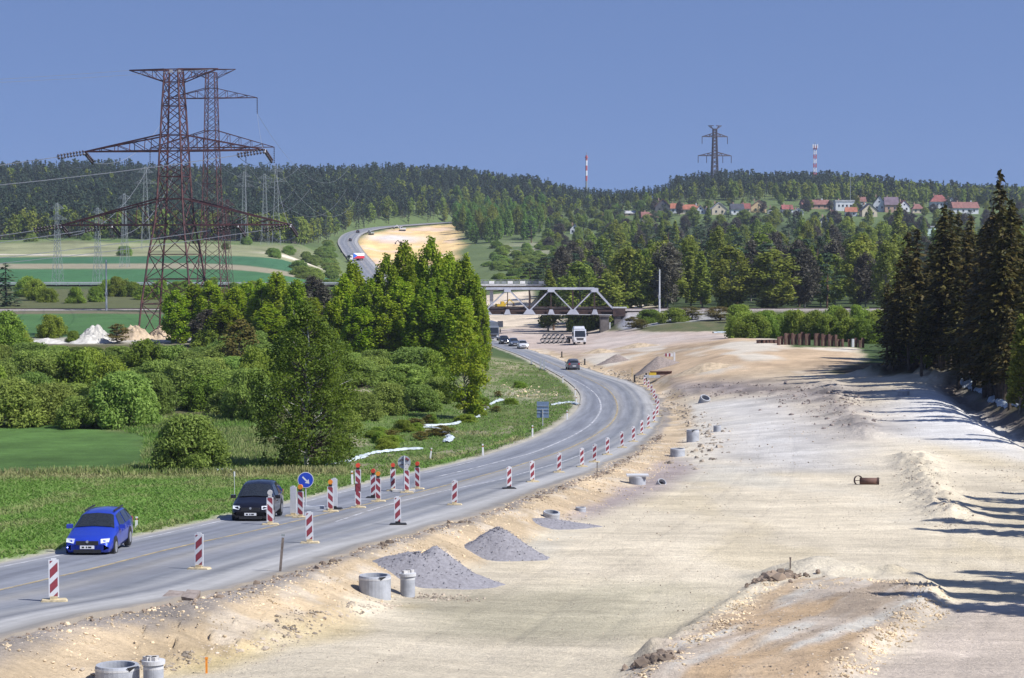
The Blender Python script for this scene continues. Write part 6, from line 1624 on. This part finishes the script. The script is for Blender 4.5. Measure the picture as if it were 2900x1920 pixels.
board('plain white back of a marker board left of the amber lamp board', rpt(831, 1462), R(170), back=True, h=1.15, foot='y'); board('plain white back of a marker board behind the second amber lamp', rpt(947, 1442), R(175), back=True, h=1.25, foot='b')
for px, py, lab in [(1531, 1046, 'grey back of a marker board on the inner road edge, nearest the grey car'), (1541, 1049, 'grey back of a marker board on the inner road edge, second from the grey car'), (1505, 1033, 'small grey board back on the inner road edge near the white car')]:
    board(lab, rpt(px, py), R(5), foot='b', dark=True, h=1.5 if px > 1510 else 0.9)
for px, py, lab in [(1591, 1012, 'dark marker post on the outer road edge, nearest the bridge'), (1656, 1034, 'dark marker post on the outer road edge beside the grey car'), (1797, 1083, 'dark marker post on the outer road edge before the bend'), (1830, 1078, 'dark marker post beside the rusty beam')]:
    p = G(px, py); o = thing("marker_post", lab, 'post', p); MB().box((0, 0, 0.5), (0.22, 0.12, 1.0)).build("post", M_DARK, o); MB().box((0, 0, 0.04), (0.6, 0.4, 0.08)).build("foot", M_BLK, o)
# signs
p = rpt(866, 1440); sg = thing("arrow_sign", 'round blue sign with white arrow pointing down right', 'road sign', p, R(2)); zc = zz(1359, p.y) - p.z
MB().tube((0, 0.03, 0), (0, 0.03, zc), 0.03, 8).build("pole", M_FIT, sg); d_ = MB().tube((0, -0.0, zc), (0, -0.03, zc), 0.36, 32).build("disc", M_WHITE, sg); MB().tube((0, -0.028, zc), (0, -0.034, zc), 0.335, 32).build("blue_face", M_BLUE, d_)
ar = [(-0.2, 0.035), (0.07, 0.035), (0.07, 0.12), (0.24, 0.0), (0.07, -0.12), (0.07, -0.035), (-0.2, -0.035)]; ca, sa = math.cos(R(-45)), math.sin(R(-45))
MB().add([(x * ca - y * sa, -0.0365, zc + x * sa + y * ca) for x, y in ar], [(0, 1, 5, 6), (2, 3, 4), (1, 2, 4, 5)]).build("arrow", M_WHITE, d_, fix=False)
MB().box((0.28, 0.0, 0.06), (1.1, 0.42, 0.12)).build("base", M_CONC, sg)
p = rpt(1145, 1392); sg = thing("round_sign", 'grey back of a round road sign above the marker boards', 'road sign', p, R(3)); zc = zz(1309, p.y) - p.z
MB().tube((0, -0.05, 0), (0, -0.05, zc + 0.34), 0.04, 8).build("pole", M_FIT, sg); d_ = MB().tube((0, 0, zc), (0, 0.03, zc), 0.33, 28).build("disc", M_SIGNB, sg); MB().box((0, -0.03, zc + 0.12), (0.46, 0.03, 0.05)).build("clamp", M_DSTEEL, d_); MB().box((0, -0.03, zc - 0.12), (0.46, 0.03, 0.05)).build("clamp", M_DSTEEL, d_); MB().prism([(0.08, zc + 0.26), (0.26, zc + 0.14), (0.20, zc + 0.04), (0.05, zc + 0.14)], -0.012, -0.002, 'y').build("red_patch", M_RED, d_)
for dx in (-0.35, 0.3): MB().box((dx, 0, 0.06), (0.5, 0.35, 0.12)).build("base", M_DIRTW, sg)
p = G(1537, 1207); sg = thing("sign_panel", 'blue grey back of a large rectangular sign on the grass inside the bend', 'road sign', p, R(-8)); s_ = p.y / FPX
MB().box((0, 0, 67 * s_ * 0.36 + 0), (0.08, 0.08, 67 * s_ * 0.72)).build("post", M_FIT, sg); pa = MB().box((0, 0.06, 47 * s_), (34 * s_, 0.05, 46 * s_)).build("panel", M_SIGNBL, sg)
for zf in (38, 47, 57): MB().box((0, 0.02, zf * s_), (34 * s_, 0.04, 0.05)).build("stiffener", M_SIGNB, pa)
p = G(1417, 944); sg = thing("sign_panel", 'small dark square sign beside the road under the bridge', 'road sign', p); MB().box((0, 0, 1.1), (0.08, 0.08, 2.2)).build("post", M_FIT, sg); MB().box((0, -0.05, 2.2), (1.3, 0.05, 1.5)).build("panel", M_SIGNB, sg)
# roadside reflector posts
for px, py, top, lab, tl in [(386, 1497, 1463, 'right of the blue car', 0.04), (998, 1371, 1333, 'left of the amber board group', -0.03), (1218, 1300, 1268, 'leaning, right of the round sign', 0.14), (1368, 1293, 1257, 'before the marker boards of the bend', -0.03), (1508, 1236, 1204, 'nearest the rectangular sign', 0.0), (1606, 1190, 1162, 'at the start of the bend', 0.0), (1632, 1146, 1122, 'at the tip of the inner bend', 0.0), (1629, 1120, 1098, 'just beyond the inner bend tip', 0.0), (1594, 1084, 1063, 'farthest on the inner bend', 0.0)]:
    p = G(px, py); h = (py - top) * p.y / FPX; o = thing("reflector_post", 'white roadside reflector post with dark band ' + lab, 'post', p, R(10), 'roadside reflector posts'); o.rotation_euler = (0, tl, R(10))
    MB().box((0, 0, h / 2), (0.13, 0.10, h), taper=0.85).build("post", M_WHITE, o); MB().box((0, 0, h * 0.82), (0.128, 0.098, h * 0.12)).build("dark_band", M_DARK, o); MB().box((0, -0.055, h * 0.82), (0.05, 0.012, h * 0.09)).build("reflector", M_AMB, o)
p = G(664, 1405); o = thing("thin_stake", 'thin pale stake with white top behind the black car', 'stake', p); hh = 70 * p.y / FPX; MB().tube((0, 0, 0), (0, 0, hh), 0.022, 6).build("rod", M_FIT, o); MB().tube((0, 0, hh * 0.8), (0, 0, hh), 0.05, 8).build("cap", M_WHITE, o)
p = G(793, 1624); o = thing("steel_post", 'rusty grey steel post stuck in the broken road edge', 'post', p); hh = 112 * p.y / FPX; o.rotation_euler = (0, R(5), 0); MB().box((0, 0, hh * 0.5 - 0.2), (0.075, 0.05, hh + 0.2)).build("post", M_WOOD, o); MB().box((0, 0, hh - 0.02), (0.11, 0.08, 0.06)).build("head", M_GSTEEL, o)
for px, py, hpx, m_, lab in [(585, 1905, 44, M_AMB, 'thin orange survey stake at the bottom left'), (1257, 1660, 40, M_PILE, 'thin rusty survey rod right of the concrete shaft'), (2238, 1612, 34, M_WOOD, 'thin stake in the dark clod heap on the berm'), (1790, 1068, 26, M_YELM, 'yellow survey stake beside the brown gravel cone'), (1691, 1355, 46, M_WOOD, 'dark thin stake at the road edge below the marker boards')]:
    p = G(px, py); o = thing("survey_stake", lab, 'stake', p); hh = hpx * p.y / FPX; MB().box((0, 0, hh * 0.5 - 0.05), (0.05, 0.03, hh + 0.1)).build("stake", m_, o); MB().box((0, 0, hh - 0.02), (0.07, 0.05, 0.05)).build("tip", m_, o)

# ------------------------------------------------------------------ concrete shafts
def shaft(px, py, wpx, hpx, label, lid=False, tilt=0.0, sink=0.15, cap=False, chip=True, rz=0.0):
    p = G(px, py); s = p.y / FPX; r = wpx * s / 2; h = hpx * s
    o = thing("concrete_ring", label, 'concrete ring', (p.x, p.y + r * 0.6, p.z - sink), rz); o.rotation_euler = (tilt, tilt * 0.6, rz); H = h + sink
    rg_ = MB().lathe([(r, 0), (r, H * 0.93), (r * 0.97, H), (r * 0.80, H), (r * 0.80, 0)], 28, closed=True).build("ring", M_CONC, o)
    MB().lathe([(r * 1.012, H * 0.86), (r * 1.012, H * 0.93), (r * 0.99, H * 0.93), (r * 0.99, H * 0.86)], 28, closed=True).build("rim_band", M_CONCP, rg_)
    MB().lathe([(r * 0.79, 0), (r * 0.79, 0.04)], 20, (0, 0, H * 0.35)).build("dark_inside", M_BLK, rg_)
    if chip: MB().prism([(-r * 0.16, H * 0.88), (r * 0.22, H * 1.004), (-r * 0.30, H * 1.004)], -r * 1.03, -r * 0.99, 'y').build("chipped_notch", M_DARK, rg_)
    if cap:
        cp = MB().lathe([(r * 1.16, 0), (r * 1.16, 0.09), (r * 0.7, 0.1)], 24, (0, 0, H)).build("cap", M_CONCP, o)
        for k in range(5): MB().box((random.uniform(-r, r) * 0.6, random.uniform(-r, r) * 0.5, H + 0.14), (0.16, 0.12, 0.09), rz=random.uniform(0, 3)).build("rubble_piece", M_DIRTW, cp)
    if lid: MB().box((0, 0, H + 0.05), (r * 2.6, r * 1.9, 0.08)).build("lid", M_CONCP, o)
    return o
shaft(1060, 1690, 92, 58, 'wide low concrete ring in front of the nearest gravel heap', rz=0.6)
shaft(1154, 1690, 42, 58, 'narrow concrete shaft with rubble on its cap by the gravel heap', cap=True, chip=False)
shaft(326, 1962, 126, 74, 'wide concrete ring cut off by the bottom edge of the picture', rz=0.9); shaft(432, 1960, 58, 78, 'narrow concrete shaft with flat cap at the bottom edge', cap=True, chip=False)
shaft(1963, 1252, 36, 34, 'grey concrete ring standing right of the road bend'); shaft(1920, 1293, 42, 22, 'low concrete ring with dark end below the standing one', chip=False); shaft(1806, 1373, 48, 24, 'low concrete ring with a flat slab on top', lid=True, chip=False)
shaft(1560, 1470, 48, 20, 'half buried concrete ring in grey gravel', chip=False, tilt=0.15); shaft(1645, 1449, 30, 12, 'small half buried ring right of the gravel-bedded one', chip=False); shaft(1992, 1140, 30, 18, 'tipped concrete ring beside the pale strip', tilt=0.5, chip=False); shaft(1868, 1372, 26, 15, 'small tipped pale ring right of the slab-topped one', tilt=0.7, chip=False); shaft(2032, 1222, 22, 16, 'small dark box-like ring on the bright ground', chip=False); shaft(2560, 1120, 34, 12, 'low shaft with white pieces on it near the tree shade', cap=True, chip=False)

# ------------------------------------------------------------------ heaps
def heap(px, py, wpx, hpx, m, label, dpx=None, asym=0.0, seed=0, rough=0.05, name="gravel_heap", second=None, loose=0, flat=0.65):
    p = G(px, py); s = p.y / FPX; rx = wpx * s / 2; h = hpx * s; ry = (dpx or 0.9) * rx
    rg = np.random.default_rng(seed); nr_, na = 26, 56
    t = np.linspace(0, 1.7, nr_)[:, None]; a = np.linspace(0, 2 * math.pi, na, endpoint=False)[None]
    wob = 1 + 0.10 * np.sin(2 * a + seed) + 0.06 * np.sin(3 * a + 2 * seed) + 0.03 * np.sin(7 * a)
    X = t * rx * wob * np.cos(a) + np.clip(1 - t, 0, 1) * asym * rx; Y = t * ry * wob * np.sin(a)
    Z = np.where(t < 1, h * np.clip(1 - t, 0, 1) ** 1.12 * (1 - 0.10 * np.exp(-(t / 0.12) ** 2)), -(h * 0.55 + 0.4) * (t - 1)) + 0 * X
    if second: Z = np.maximum(Z, second[2] * h * np.clip(1 - np.hypot(X - second[0] * rx, Y - second[1] * ry) / (second[3] * rx), -0.3, 1))
    Z = Z + rough * h * fbm(X / (0.09 * rx) + seed * 9, Y / (0.09 * rx), 3, seed) * np.clip(1.1 - (t / 1.1) ** 4, 0, 1) + rough * 0.4 * h * fbm(X / (0.03 * rx), Y / (0.03 * rx), 2, seed + 3)
    gx, gy = p.x + X, p.y + ry * 0.55 + Y
    gz = ground(gx, gy); zc_ = float(ground(p.x, p.y + ry * 0.55)); Zw = np.maximum(gz - 0.35, (1 - flat) * gz + flat * zc_ + Z)
    V = np.stack([gx - p.x, gy - p.y, Zw - p.z], -1).reshape(-1, 3); g = np.arange(nr_ * na).reshape(nr_, na)
    F = np.stack([g[:-1], np.roll(g[:-1], -1, 1), np.roll(g[1:], -1, 1), g[1:]], -1).reshape(-1, 4)
    o = thing(name, label, 'heap', p); link(bpy.data.objects.new("heap_body", np_mesh("heap_body", V, F, m, True)), o)
    k = rg.choice(np.nonzero((Zw > gz + 0.02).ravel())[0], loose or 220); stones("loose_stones", V[k] + rg.normal(size=(len(k), 3)) * [0.06, 0.06, 0.0], rg.uniform(0.010, 0.026, len(k)) * max(1, h / 1.5) * 1.2, m, o, rg)
    return o
_ico = None
def stones(name, C, S, m, parent=None, rg=rng):
    """many small angular stones as one mesh"""
    global _ico
    if _ico is None:
        f = (1 + 5 ** 0.5) / 2
        V = unit(np.array([(-1, f, 0), (1, f, 0), (-1, -f, 0), (1, -f, 0), (0, -1, f), (0, 1, f), (0, -1, -f), (0, 1, -f), (f, 0, -1), (f, 0, 1), (-f, 0, -1), (-f, 0, 1)], float))
        F = np.array([(0, 11, 5), (0, 5, 1), (0, 1, 7), (0, 7, 10), (0, 10, 11), (1, 5, 9), (5, 11, 4), (11, 10, 2), (10, 7, 6), (7, 1, 8), (3, 9, 4), (3, 4, 2), (3, 2, 6), (3, 6, 8), (3, 8, 9), (4, 9, 5), (2, 4, 11), (6, 2, 10), (8, 6, 7), (9, 8, 1)]); _ico = (V, F)
    V0, F0 = _ico; n = len(C)
    ax = rg.uniform(0.6, 1.3, (n, 1, 3)) * np.array([1, 1, 0.75]); V = V0[None] * ax * (1 + rg.normal(size=(n, 12, 1)) * 0.16)
    a = rg.uniform(0, 6.28, n); ca, sa = np.cos(a)[:, None], np.sin(a)[:, None]
    V = np.stack([V[..., 0] * ca - V[..., 1] * sa, V[..., 0] * sa + V[..., 1] * ca, V[..., 2]], -1) * np.asarray(S)[:, None, None] + np.asarray(C)[:, None]
    F = (F0[None] + (np.arange(n) * 12)[:, None, None]).reshape(-1, 3)
    o = link(bpy.data.objects.new(name, np_mesh(name, V.reshape(-1, 3), F, m)), parent); o['kind'] = 'stuff'; return o
heap(1190, 1655, 440, 94, M_GRAV, 'grey gravel heap behind the concrete shaft, nearest heap', 0.55, -0.05, 3, second=(0.18, 0.45, 1.08, 0.62), loose=700)
heap(1420, 1585, 310, 96, M_GRAV, 'second grey gravel heap farther up the road edge', 0.6, -0.06, 5, loose=600)
heap(1560, 1492, 260, 22, M_GRAV, 'low spread of grey gravel round the half buried rings', 0.5, 0, 6)
heap(1868, 1042, 118, 36, M_GRAV2, 'brown gravel cone beyond the road bend', 0.8, -0.05, 7, flat=0.25); heap(1748, 1026, 84, 24, M_GRAV2, 'small brown gravel heap left of the brown cone', 0.8, 0, 8, 0.1)
heap(1700, 1000, 110, 14, M_SANDH, 'low sandy heap beside the white lorry', 0.8, 0, 9, 0.1, "sand_heap", flat=0.0); heap(1800, 985, 150, 14, M_SANDH, 'wide sandy heap behind the gravel cones', 0.8, 0.1, 10, 0.12, "sand_heap", flat=0.0); heap(1990, 1050, 180, 20, M_SANDH, 'long tan heap right of the brown cone', 0.7, 0.1, 12, 0.12, "sand_heap", flat=0.0)
heap(250, 972, 120, 26, M_LIME, 'low heap of white stone at the far left', 0.7, 0, 13, 0.25, "stone_heap"); heap(265, 968, 110, 52, M_LIME, 'tall white stone heap before the green meadow', 0.8, 0.05, 14, 0.3, "stone_heap"); heap(375, 962, 130, 44, M_CREAM, 'cream stone heap at the foot of the pylon', 0.7, 0, 15, 0.3, "stone_heap"); heap(455, 960, 100, 44, M_CREAM, 'cream stone heap under the right pylon leg', 0.7, 0, 16, 0.3, "stone_heap"); heap(130, 972, 150, 14, M_LIME, 'flat spread of white stone at the left', 0.6, 0, 17, 0.25, "stone_heap")
def along(pix, n, spread, rg, zf=0.0):
    P = np.array(wpoly(pix)); P = catmull(P, 120); t = rg.uniform(0, 119, n); i = t.astype(int); f = (t - i)[:, None]; i2 = np.minimum(i + 1, 119)
    Q = P[i] * (1 - f) + P[i2] * f + rg.normal(size=(n, 2)) * spread
    return np.c_[Q, ground(Q[:, 0], Q[:, 1]) + zf]
rg5 = np.random.default_rng(99)
edge_pix = [(0, 1812), (239, 1748), (427, 1716), (611, 1684), (790, 1632), (990, 1561), (1156, 1518), (1308, 1471), (1400, 1440), (1515, 1400), (1604, 1368), (1691, 1340), (1783, 1288), (1834, 1252), (1869, 1224)]
M_STONE2 = mat("pale_clod", (0.60, 0.48, 0.32), 0.95, var=0.35, scale=0.7); M_STONE3 = mat("dark_clod", (0.22, 0.17, 0.13), 0.95, var=0.4, scale=0.7)
def rubble(name, label, C, S, m):
    o = stones(name, C, S, m, None, rg5); tag(o, label, 'rubble', kind='stuff'); return o
rubble("bank_rubble", 'broken tan clods on the bank below the road edge', along([(p[0] + 20, p[1] + 24) for p in edge_pix], 9000, 1.1, rg5), np.minimum(rg5.gamma(1.5, 0.011, 9000) + 0.010, 0.075), M_STONE2)
rubble("edge_rubble", 'dark broken asphalt crumbs along the road edge', along([(p[0] + 6, p[1] + 5) for p in edge_pix], 1500, 0.22, rg5), rg5.gamma(1.8, 0.018, 1500) + 0.015, M_STONE3)
rubble("berm_rubble", 'pale clods along the edges of the berm at the bottom right', np.concatenate([along([(1820, 1920), (1960, 1812), (2090, 1722), (2190, 1650), (2230, 1630)], 1300, 0.30, rg5), along([(2300, 1665), (2480, 1645), (2600, 1652), (2650, 1690), (2560, 1768), (2440, 1855), (2380, 1925)], 1300, 0.30, rg5)]), np.minimum(rg5.gamma(1.6, 0.014, 2600) + 0.010, 0.08), M_STONE2)
rubble("dark_rubble", 'dark earth clods heaped on the berm crest and its lower end', np.concatenate([along([(2180, 1645), (2210, 1632), (2250, 1628)], 260, 0.35, rg5, 0.05), along([(1825, 1885), (1855, 1860), (1870, 1850)], 180, 0.25, rg5)]), rg5.gamma(2.0, 0.032, 440) + 0.02, M_STONE3)
rubble("site_rubble", 'loose stones lying along ruts and edges of the bare site', np.concatenate([along([(250, 1910), (520, 1870), (700, 1815), (900, 1745), (1050, 1712), (1120, 1705)], 700, 0.30, rg5), along([(1170, 1695), (1240, 1690), (1290, 1700)], 200, 0.5, rg5), along([(2350, 1085), (2400, 1150), (2460, 1230)], 420, 1.3, rg5), along([(2580, 1295), (2640, 1390), (2700, 1480), (2690, 1500)], 420, 0.7, rg5),
       along([(1560, 1480), (1700, 1420), (1850, 1330), (1960, 1260), (2010, 1200)], 420, 0.8, rg5), along([(1650, 1040), (1740, 1060), (1820, 1085)], 300, 1.0, rg5), along([(2820, 1300), (2880, 1370), (2900, 1400)], 160, 0.7, rg5)]), np.minimum(rg5.gamma(1.6, 0.016, 2620) + 0.012, 0.10), M_STONE)
def sand_pts(n):
    D = np.exp(rg5.uniform(math.log(48), math.log(190), n)); X = rg5.uniform(-0.26, 0.25, n) * D
    d, _, sd_ = road_dist(X, D); k = (poly_sd(X, D, POLY['site']) < -0.3) & (d > 0.3) & (fbm(X / 7, D / 12, 3, 66) + rg5.normal(size=n) * 0.15 > 0.0)
    X, D = X[k], D[k]; return np.c_[X, D, ground(X, D)]
_pp = np.c_[rg5.uniform(3, 20, 9000), rg5.uniform(46, 82, 9000)]; _pp = _pp[poly_sd(_pp[:, 0], _pp[:, 1], POLY['platc']) < 0.1]
rubble("berm_pebbles", 'pebbles and crumbs covering the top of the berm', np.c_[_pp, ground(_pp[:, 0], _pp[:, 1])], np.minimum(rg5.gamma(1.5, 0.008, len(_pp)) + 0.008, 0.045), M_STONE)
_sp = sand_pts(16000)
rubble("site_pebbles", 'fine pebbles scattered over the bare sandy site', _sp, np.minimum(rg5.gamma(1.5, 0.008, len(_sp)) + 0.008, 0.05) * np.clip(_sp[:, 1] / 90, 0.8, 1.8), M_STONE)
_c1 = along([(1600, 1022), (1680, 1042), (1750, 1062), (1830, 1086)], 260, 1.1, rg5); _c2 = along([(1880, 1140), (1920, 1170), (1990, 1210), (1960, 1300), (1900, 1330)], 240, 1.0, rg5); _c3 = along([(1440, 1085), (1500, 1110), (1545, 1125)], 160, 1.4, rg5)
rubble("bend_rubble", 'pale and grey rubble strewn along the outside of the bend', np.concatenate([_c1, _c2]), np.minimum(rg5.gamma(1.5, 0.06, 500) + 0.04, 0.34), M_STONE); rubble("slope_rubble", 'pale stones on the grass slope inside the bend', _c3, np.minimum(rg5.gamma(1.5, 0.05, 160) + 0.04, 0.25), M_STONE2)
_gg = np.c_[rg5.uniform(8, 45, 5000), rg5.uniform(160, 245, 5000)]; _gg = _gg[poly_sd(_gg[:, 0], _gg[:, 1], POLY['greyst']) + rg5.normal(size=5000) * 1.5 < 0]
rubble("grey_rubble", 'grey broken stone strewn across the middle of the site', np.c_[_gg, ground(_gg[:, 0], _gg[:, 1])], np.minimum(rg5.gamma(1.6, 0.035, len(_gg)) + 0.03, 0.28), M_GRAV2)
# fallen slabs of the road edge
for px, py, lab, w in [(492, 1694, 'broken asphalt slab tipped off the road edge, left of two', 0.5), (540, 1692, 'broken asphalt slab tipped off the road edge, right of two', 0.42)]:
    p = G(px, py + 4); o = thing("asphalt_slab", lab, 'slab', p + Vector((0, 0, 0.10)), R(-14)); o.rotation_euler = (R(14), R(4), R(-14))
    MB().prism([(-w / 2, -0.25), (w / 2, -0.3), (w * 0.42, 0.28), (-w * 0.46, 0.24)], -0.04, 0.05, 'z').build("slab", M_GRAV2, o); MB().prism([(-w / 2, -0.26), (w / 2, -0.31), (w * 0.42, 0.27), (-w * 0.46, 0.23)], -0.12, -0.042, 'z').build("underside", M_STONE3, o)
# ------------------------------------------------------------------ rusty pipe, beam, piles
p = G(2440, 1372); s = p.y / FPX
o = thing("rusty_pipe", 'short rusty pipe lying on the bare ground at right', 'pipe', p + Vector((0, 0, 0.18)), R(-6)); m_ = MB().lathe([(0.2, -0.1), (0.2, 0.95), (0.17, 0.95), (0.17, -0.1)], 18, closed=True); m_.v = [(z, x, y) for x, y, z in m_.v]; m_.build("tube", M_PILE, o, True)
m_ = MB().lathe([(0.225, 0.85), (0.225, 0.96), (0.16, 0.96), (0.16, 0.85)], 18, closed=True); m_.v = [(z, x, y) for x, y, z in m_.v]; m_.build("flange", M_BRUST, o)
o = thing("steel_hoop", 'rusty steel hoop leaning on the short pipe', 'hoop', p + Vector((-0.2, -0.12, 0.24)), R(25)); o.rotation_euler = (R(80), 0, R(25)); MB().lathe([(0.28, -0.06), (0.28, 0.06), (0.25, 0.06), (0.25, -0.06)], 20, closed=True).build("hoop", M_BRUST, o); MB().bar((-0.25, 0, 0), (0.25, 0, 0), 0.04).build("spoke", M_BRUST, o, fix=False)
p = G(1872, 1068); o = thing("rusty_beam", 'rusty red steel beam lying beside the bend', 'beam', p, R(8)); L = 62 * p.y / FPX; MB().box((0, 0, 0.35), (L, 0.4, 0.12)).box((0, 0, 0.55), (L, 0.1, 0.3)).box((0, 0, 0.72), (L, 0.4, 0.1)).build("beam", M_PILE, o); MB().box((-L * 0.42, -0.35, 0.3), (0.9, 0.3, 0.6)).build("yellow_block", M_YELM, o); MB().box((-L * 0.46, -0.5, 0.14), (1.9, 1.0, 0.28)).build("support", M_CONC, o)
p = G(1898, 1026); o = thing("barrier", 'white and red striped barrier between the gravel cone and tan heap', 'barrier', p, R(5)); s = p.y / FPX
MB().box((12 * s, 0, 14 * s), (5 * s, 0.12, 28 * s)).build("post", M_WHITE, o); MB().box((-4 * s, 0, 21 * s), (24 * s, 0.1, 9 * s)).build("plank", M_WHITE, o)
for k in (-12, -2): MB().box((k * s, -0.055, 21 * s), (5 * s, 0.02, 9 * s)).build("stripe", M_RED, o)
sp = thing("sheet_pile_wall", 'row of rusty steel sheet piles on the mound before the green hedge', 'sheet piles', G(2205, 984))
for i in range(24):
    px = 2205 + i * 9.6 + (8 if i > 9 else 0) + (10 if i > 18 else 0); yb = 984 - i * 0.3
    g = GD(px, 300 + i * 0.4); hgt = (random.uniform(1.5, 1.9) if i < 17 else random.uniform(1.1, 1.5)) * (1 if i > 1 else 0.75)
    c = g - sp.location; w = 0.43
    sgn = 1 if i % 2 else -1
    q = MB().prism([(c.x - w / 2, c.y), (c.x - w * 0.3, c.y + sgn * 0.18), (c.x + w * 0.3, c.y + sgn * 0.18), (c.x + w / 2, c.y), (c.x + w / 2, c.y + 0.04), (c.x + w * 0.3, c.y + sgn * 0.18 + 0.04), (c.x - w * 0.3, c.y + sgn * 0.18 + 0.04), (c.x - w / 2, c.y + 0.04)], c.z - 0.3, c.z + hgt, 'z')
    q.build("sheet_pile", M_PILE if i != 20 else M_WHITE, sp)
for i in range(5):
    px = 2150 + i * 11; g = GD(px, 305); o = thing("loose_pile", 'rusty pile offcut lying left of the sheet piles, number %d from the left' % (i + 1), 'offcut', g, R(random.uniform(-30, 30)), 'offcuts left of the sheet piles'); MB().box((0, 0, 0.22), (0.5, 1.0, 0.45)).build("web", M_PILE, o); MB().box((0, 0, 0.47), (0.7, 1.0, 0.06)).build("flange", M_BRUST, o)
# ------------------------------------------------------------------ crumpled white sheeting
def sheeting(pix, width, label, seed, hump=0.14):
    P = catmull(np.array(wpoly(pix)), 90); t = np.gradient(P, axis=0); t /= np.linalg.norm(t, axis=1)[:, None] + 1e-9; q = np.stack([t[:, 1], -t[:, 0]], 1)
    rows = []; ss = np.arange(90)
    for k, u in enumerate(np.linspace(-0.5, 0.5, 7)):
        wv = width * (0.75 + 0.8 * fbm(ss / 6, ss * 0 + 3, 3, seed)); Q = P + q * (u * wv + 0.35 * width * fbm(ss / 9, ss * 0, 2, seed + 5))[:, None]
        z = ground(Q[:, 0], Q[:, 1]) + 0.04 + hump * (1 - (2 * u) ** 2) + 0.22 * np.abs(fbm(ss / 2.5 + k * 3, ss * 0 + k, 3, seed + 9))
        rows.append(np.c_[Q, z])
    V = np.stack(rows, 1); g = np.arange(90 * 7).reshape(90, 7); F = np.stack([g[:-1, :-1], g[:-1, 1:], g[1:, 1:], g[1:, :-1]], -1).reshape(-1, 4)
    return tag(link(bpy.data.objects.new("sheeting_strip", np_mesh("sheeting_strip", V.reshape(-1, 3), F, M_FOIL, False))), label, 'sheeting', 'white sheeting strips')
sheeting([(497, 1334), (600, 1336), (690, 1337), (765, 1335)], 0.55, 'crumpled white sheeting strip along the field edge left of the birch', 1)
sheeting([(885, 1331), (945, 1320), (1010, 1302), (1075, 1284), (1130, 1278), (1195, 1274)], 0.75, 'crumpled white sheeting strip right of the birch foot', 2)
sheeting([(1270, 1256), (1273, 1240), (1250, 1224), (1205, 1213), (1152, 1213)], 0.9, 'hooked white sheeting strip below the narrow tree', 3); sheeting([(1180, 1208), (1250, 1207), (1310, 1196), (1345, 1184), (1368, 1162), (1385, 1150), (1420, 1134)], 0.7, 'winding white sheeting strip leading up to the bend', 4)
sheeting([(2715, 1074), (2750, 1096), (2790, 1116), (2830, 1140), (2870, 1148), (2960, 1156)], 0.8, 'bluish white sheeting along the foot of the dark conifers', 5, 0.12)
sheeting([(2020, 944), (2090, 940), (2160, 946)], 2.2, 'pale sheeting on top of the mound before the green hedge', 6, 0.2); sheeting([(1560, 1150), (1600, 1143), (1640, 1148)], 0.6, 'short white strip by the inner bend', 7)

# ------------------------------------------------------------------ haze
hz = MB().box((0, 1100, 62), (1900, 2800, 130)).build("haze", None)
tag(hz, 'thin pale summer haze over the valley', 'haze', kind='stuff')
m_hz = bpy.data.materials.new("haze"); m_hz.use_nodes = True
_n = m_hz.node_tree.nodes; _n.clear()
_o = _n.new('ShaderNodeOutputMaterial'); _v = _n.new('ShaderNodeVolumePrincipled')
_v.inputs['Color'].default_value = (0.72, 0.82, 1.0, 1); _v.inputs['Density'].default_value = 0.00008; _v.inputs['Anisotropy'].default_value = 0.2
m_hz.node_tree.links.new(_v.outputs[0], _o.inputs['Volume'])
hz.data.materials.append(m_hz)
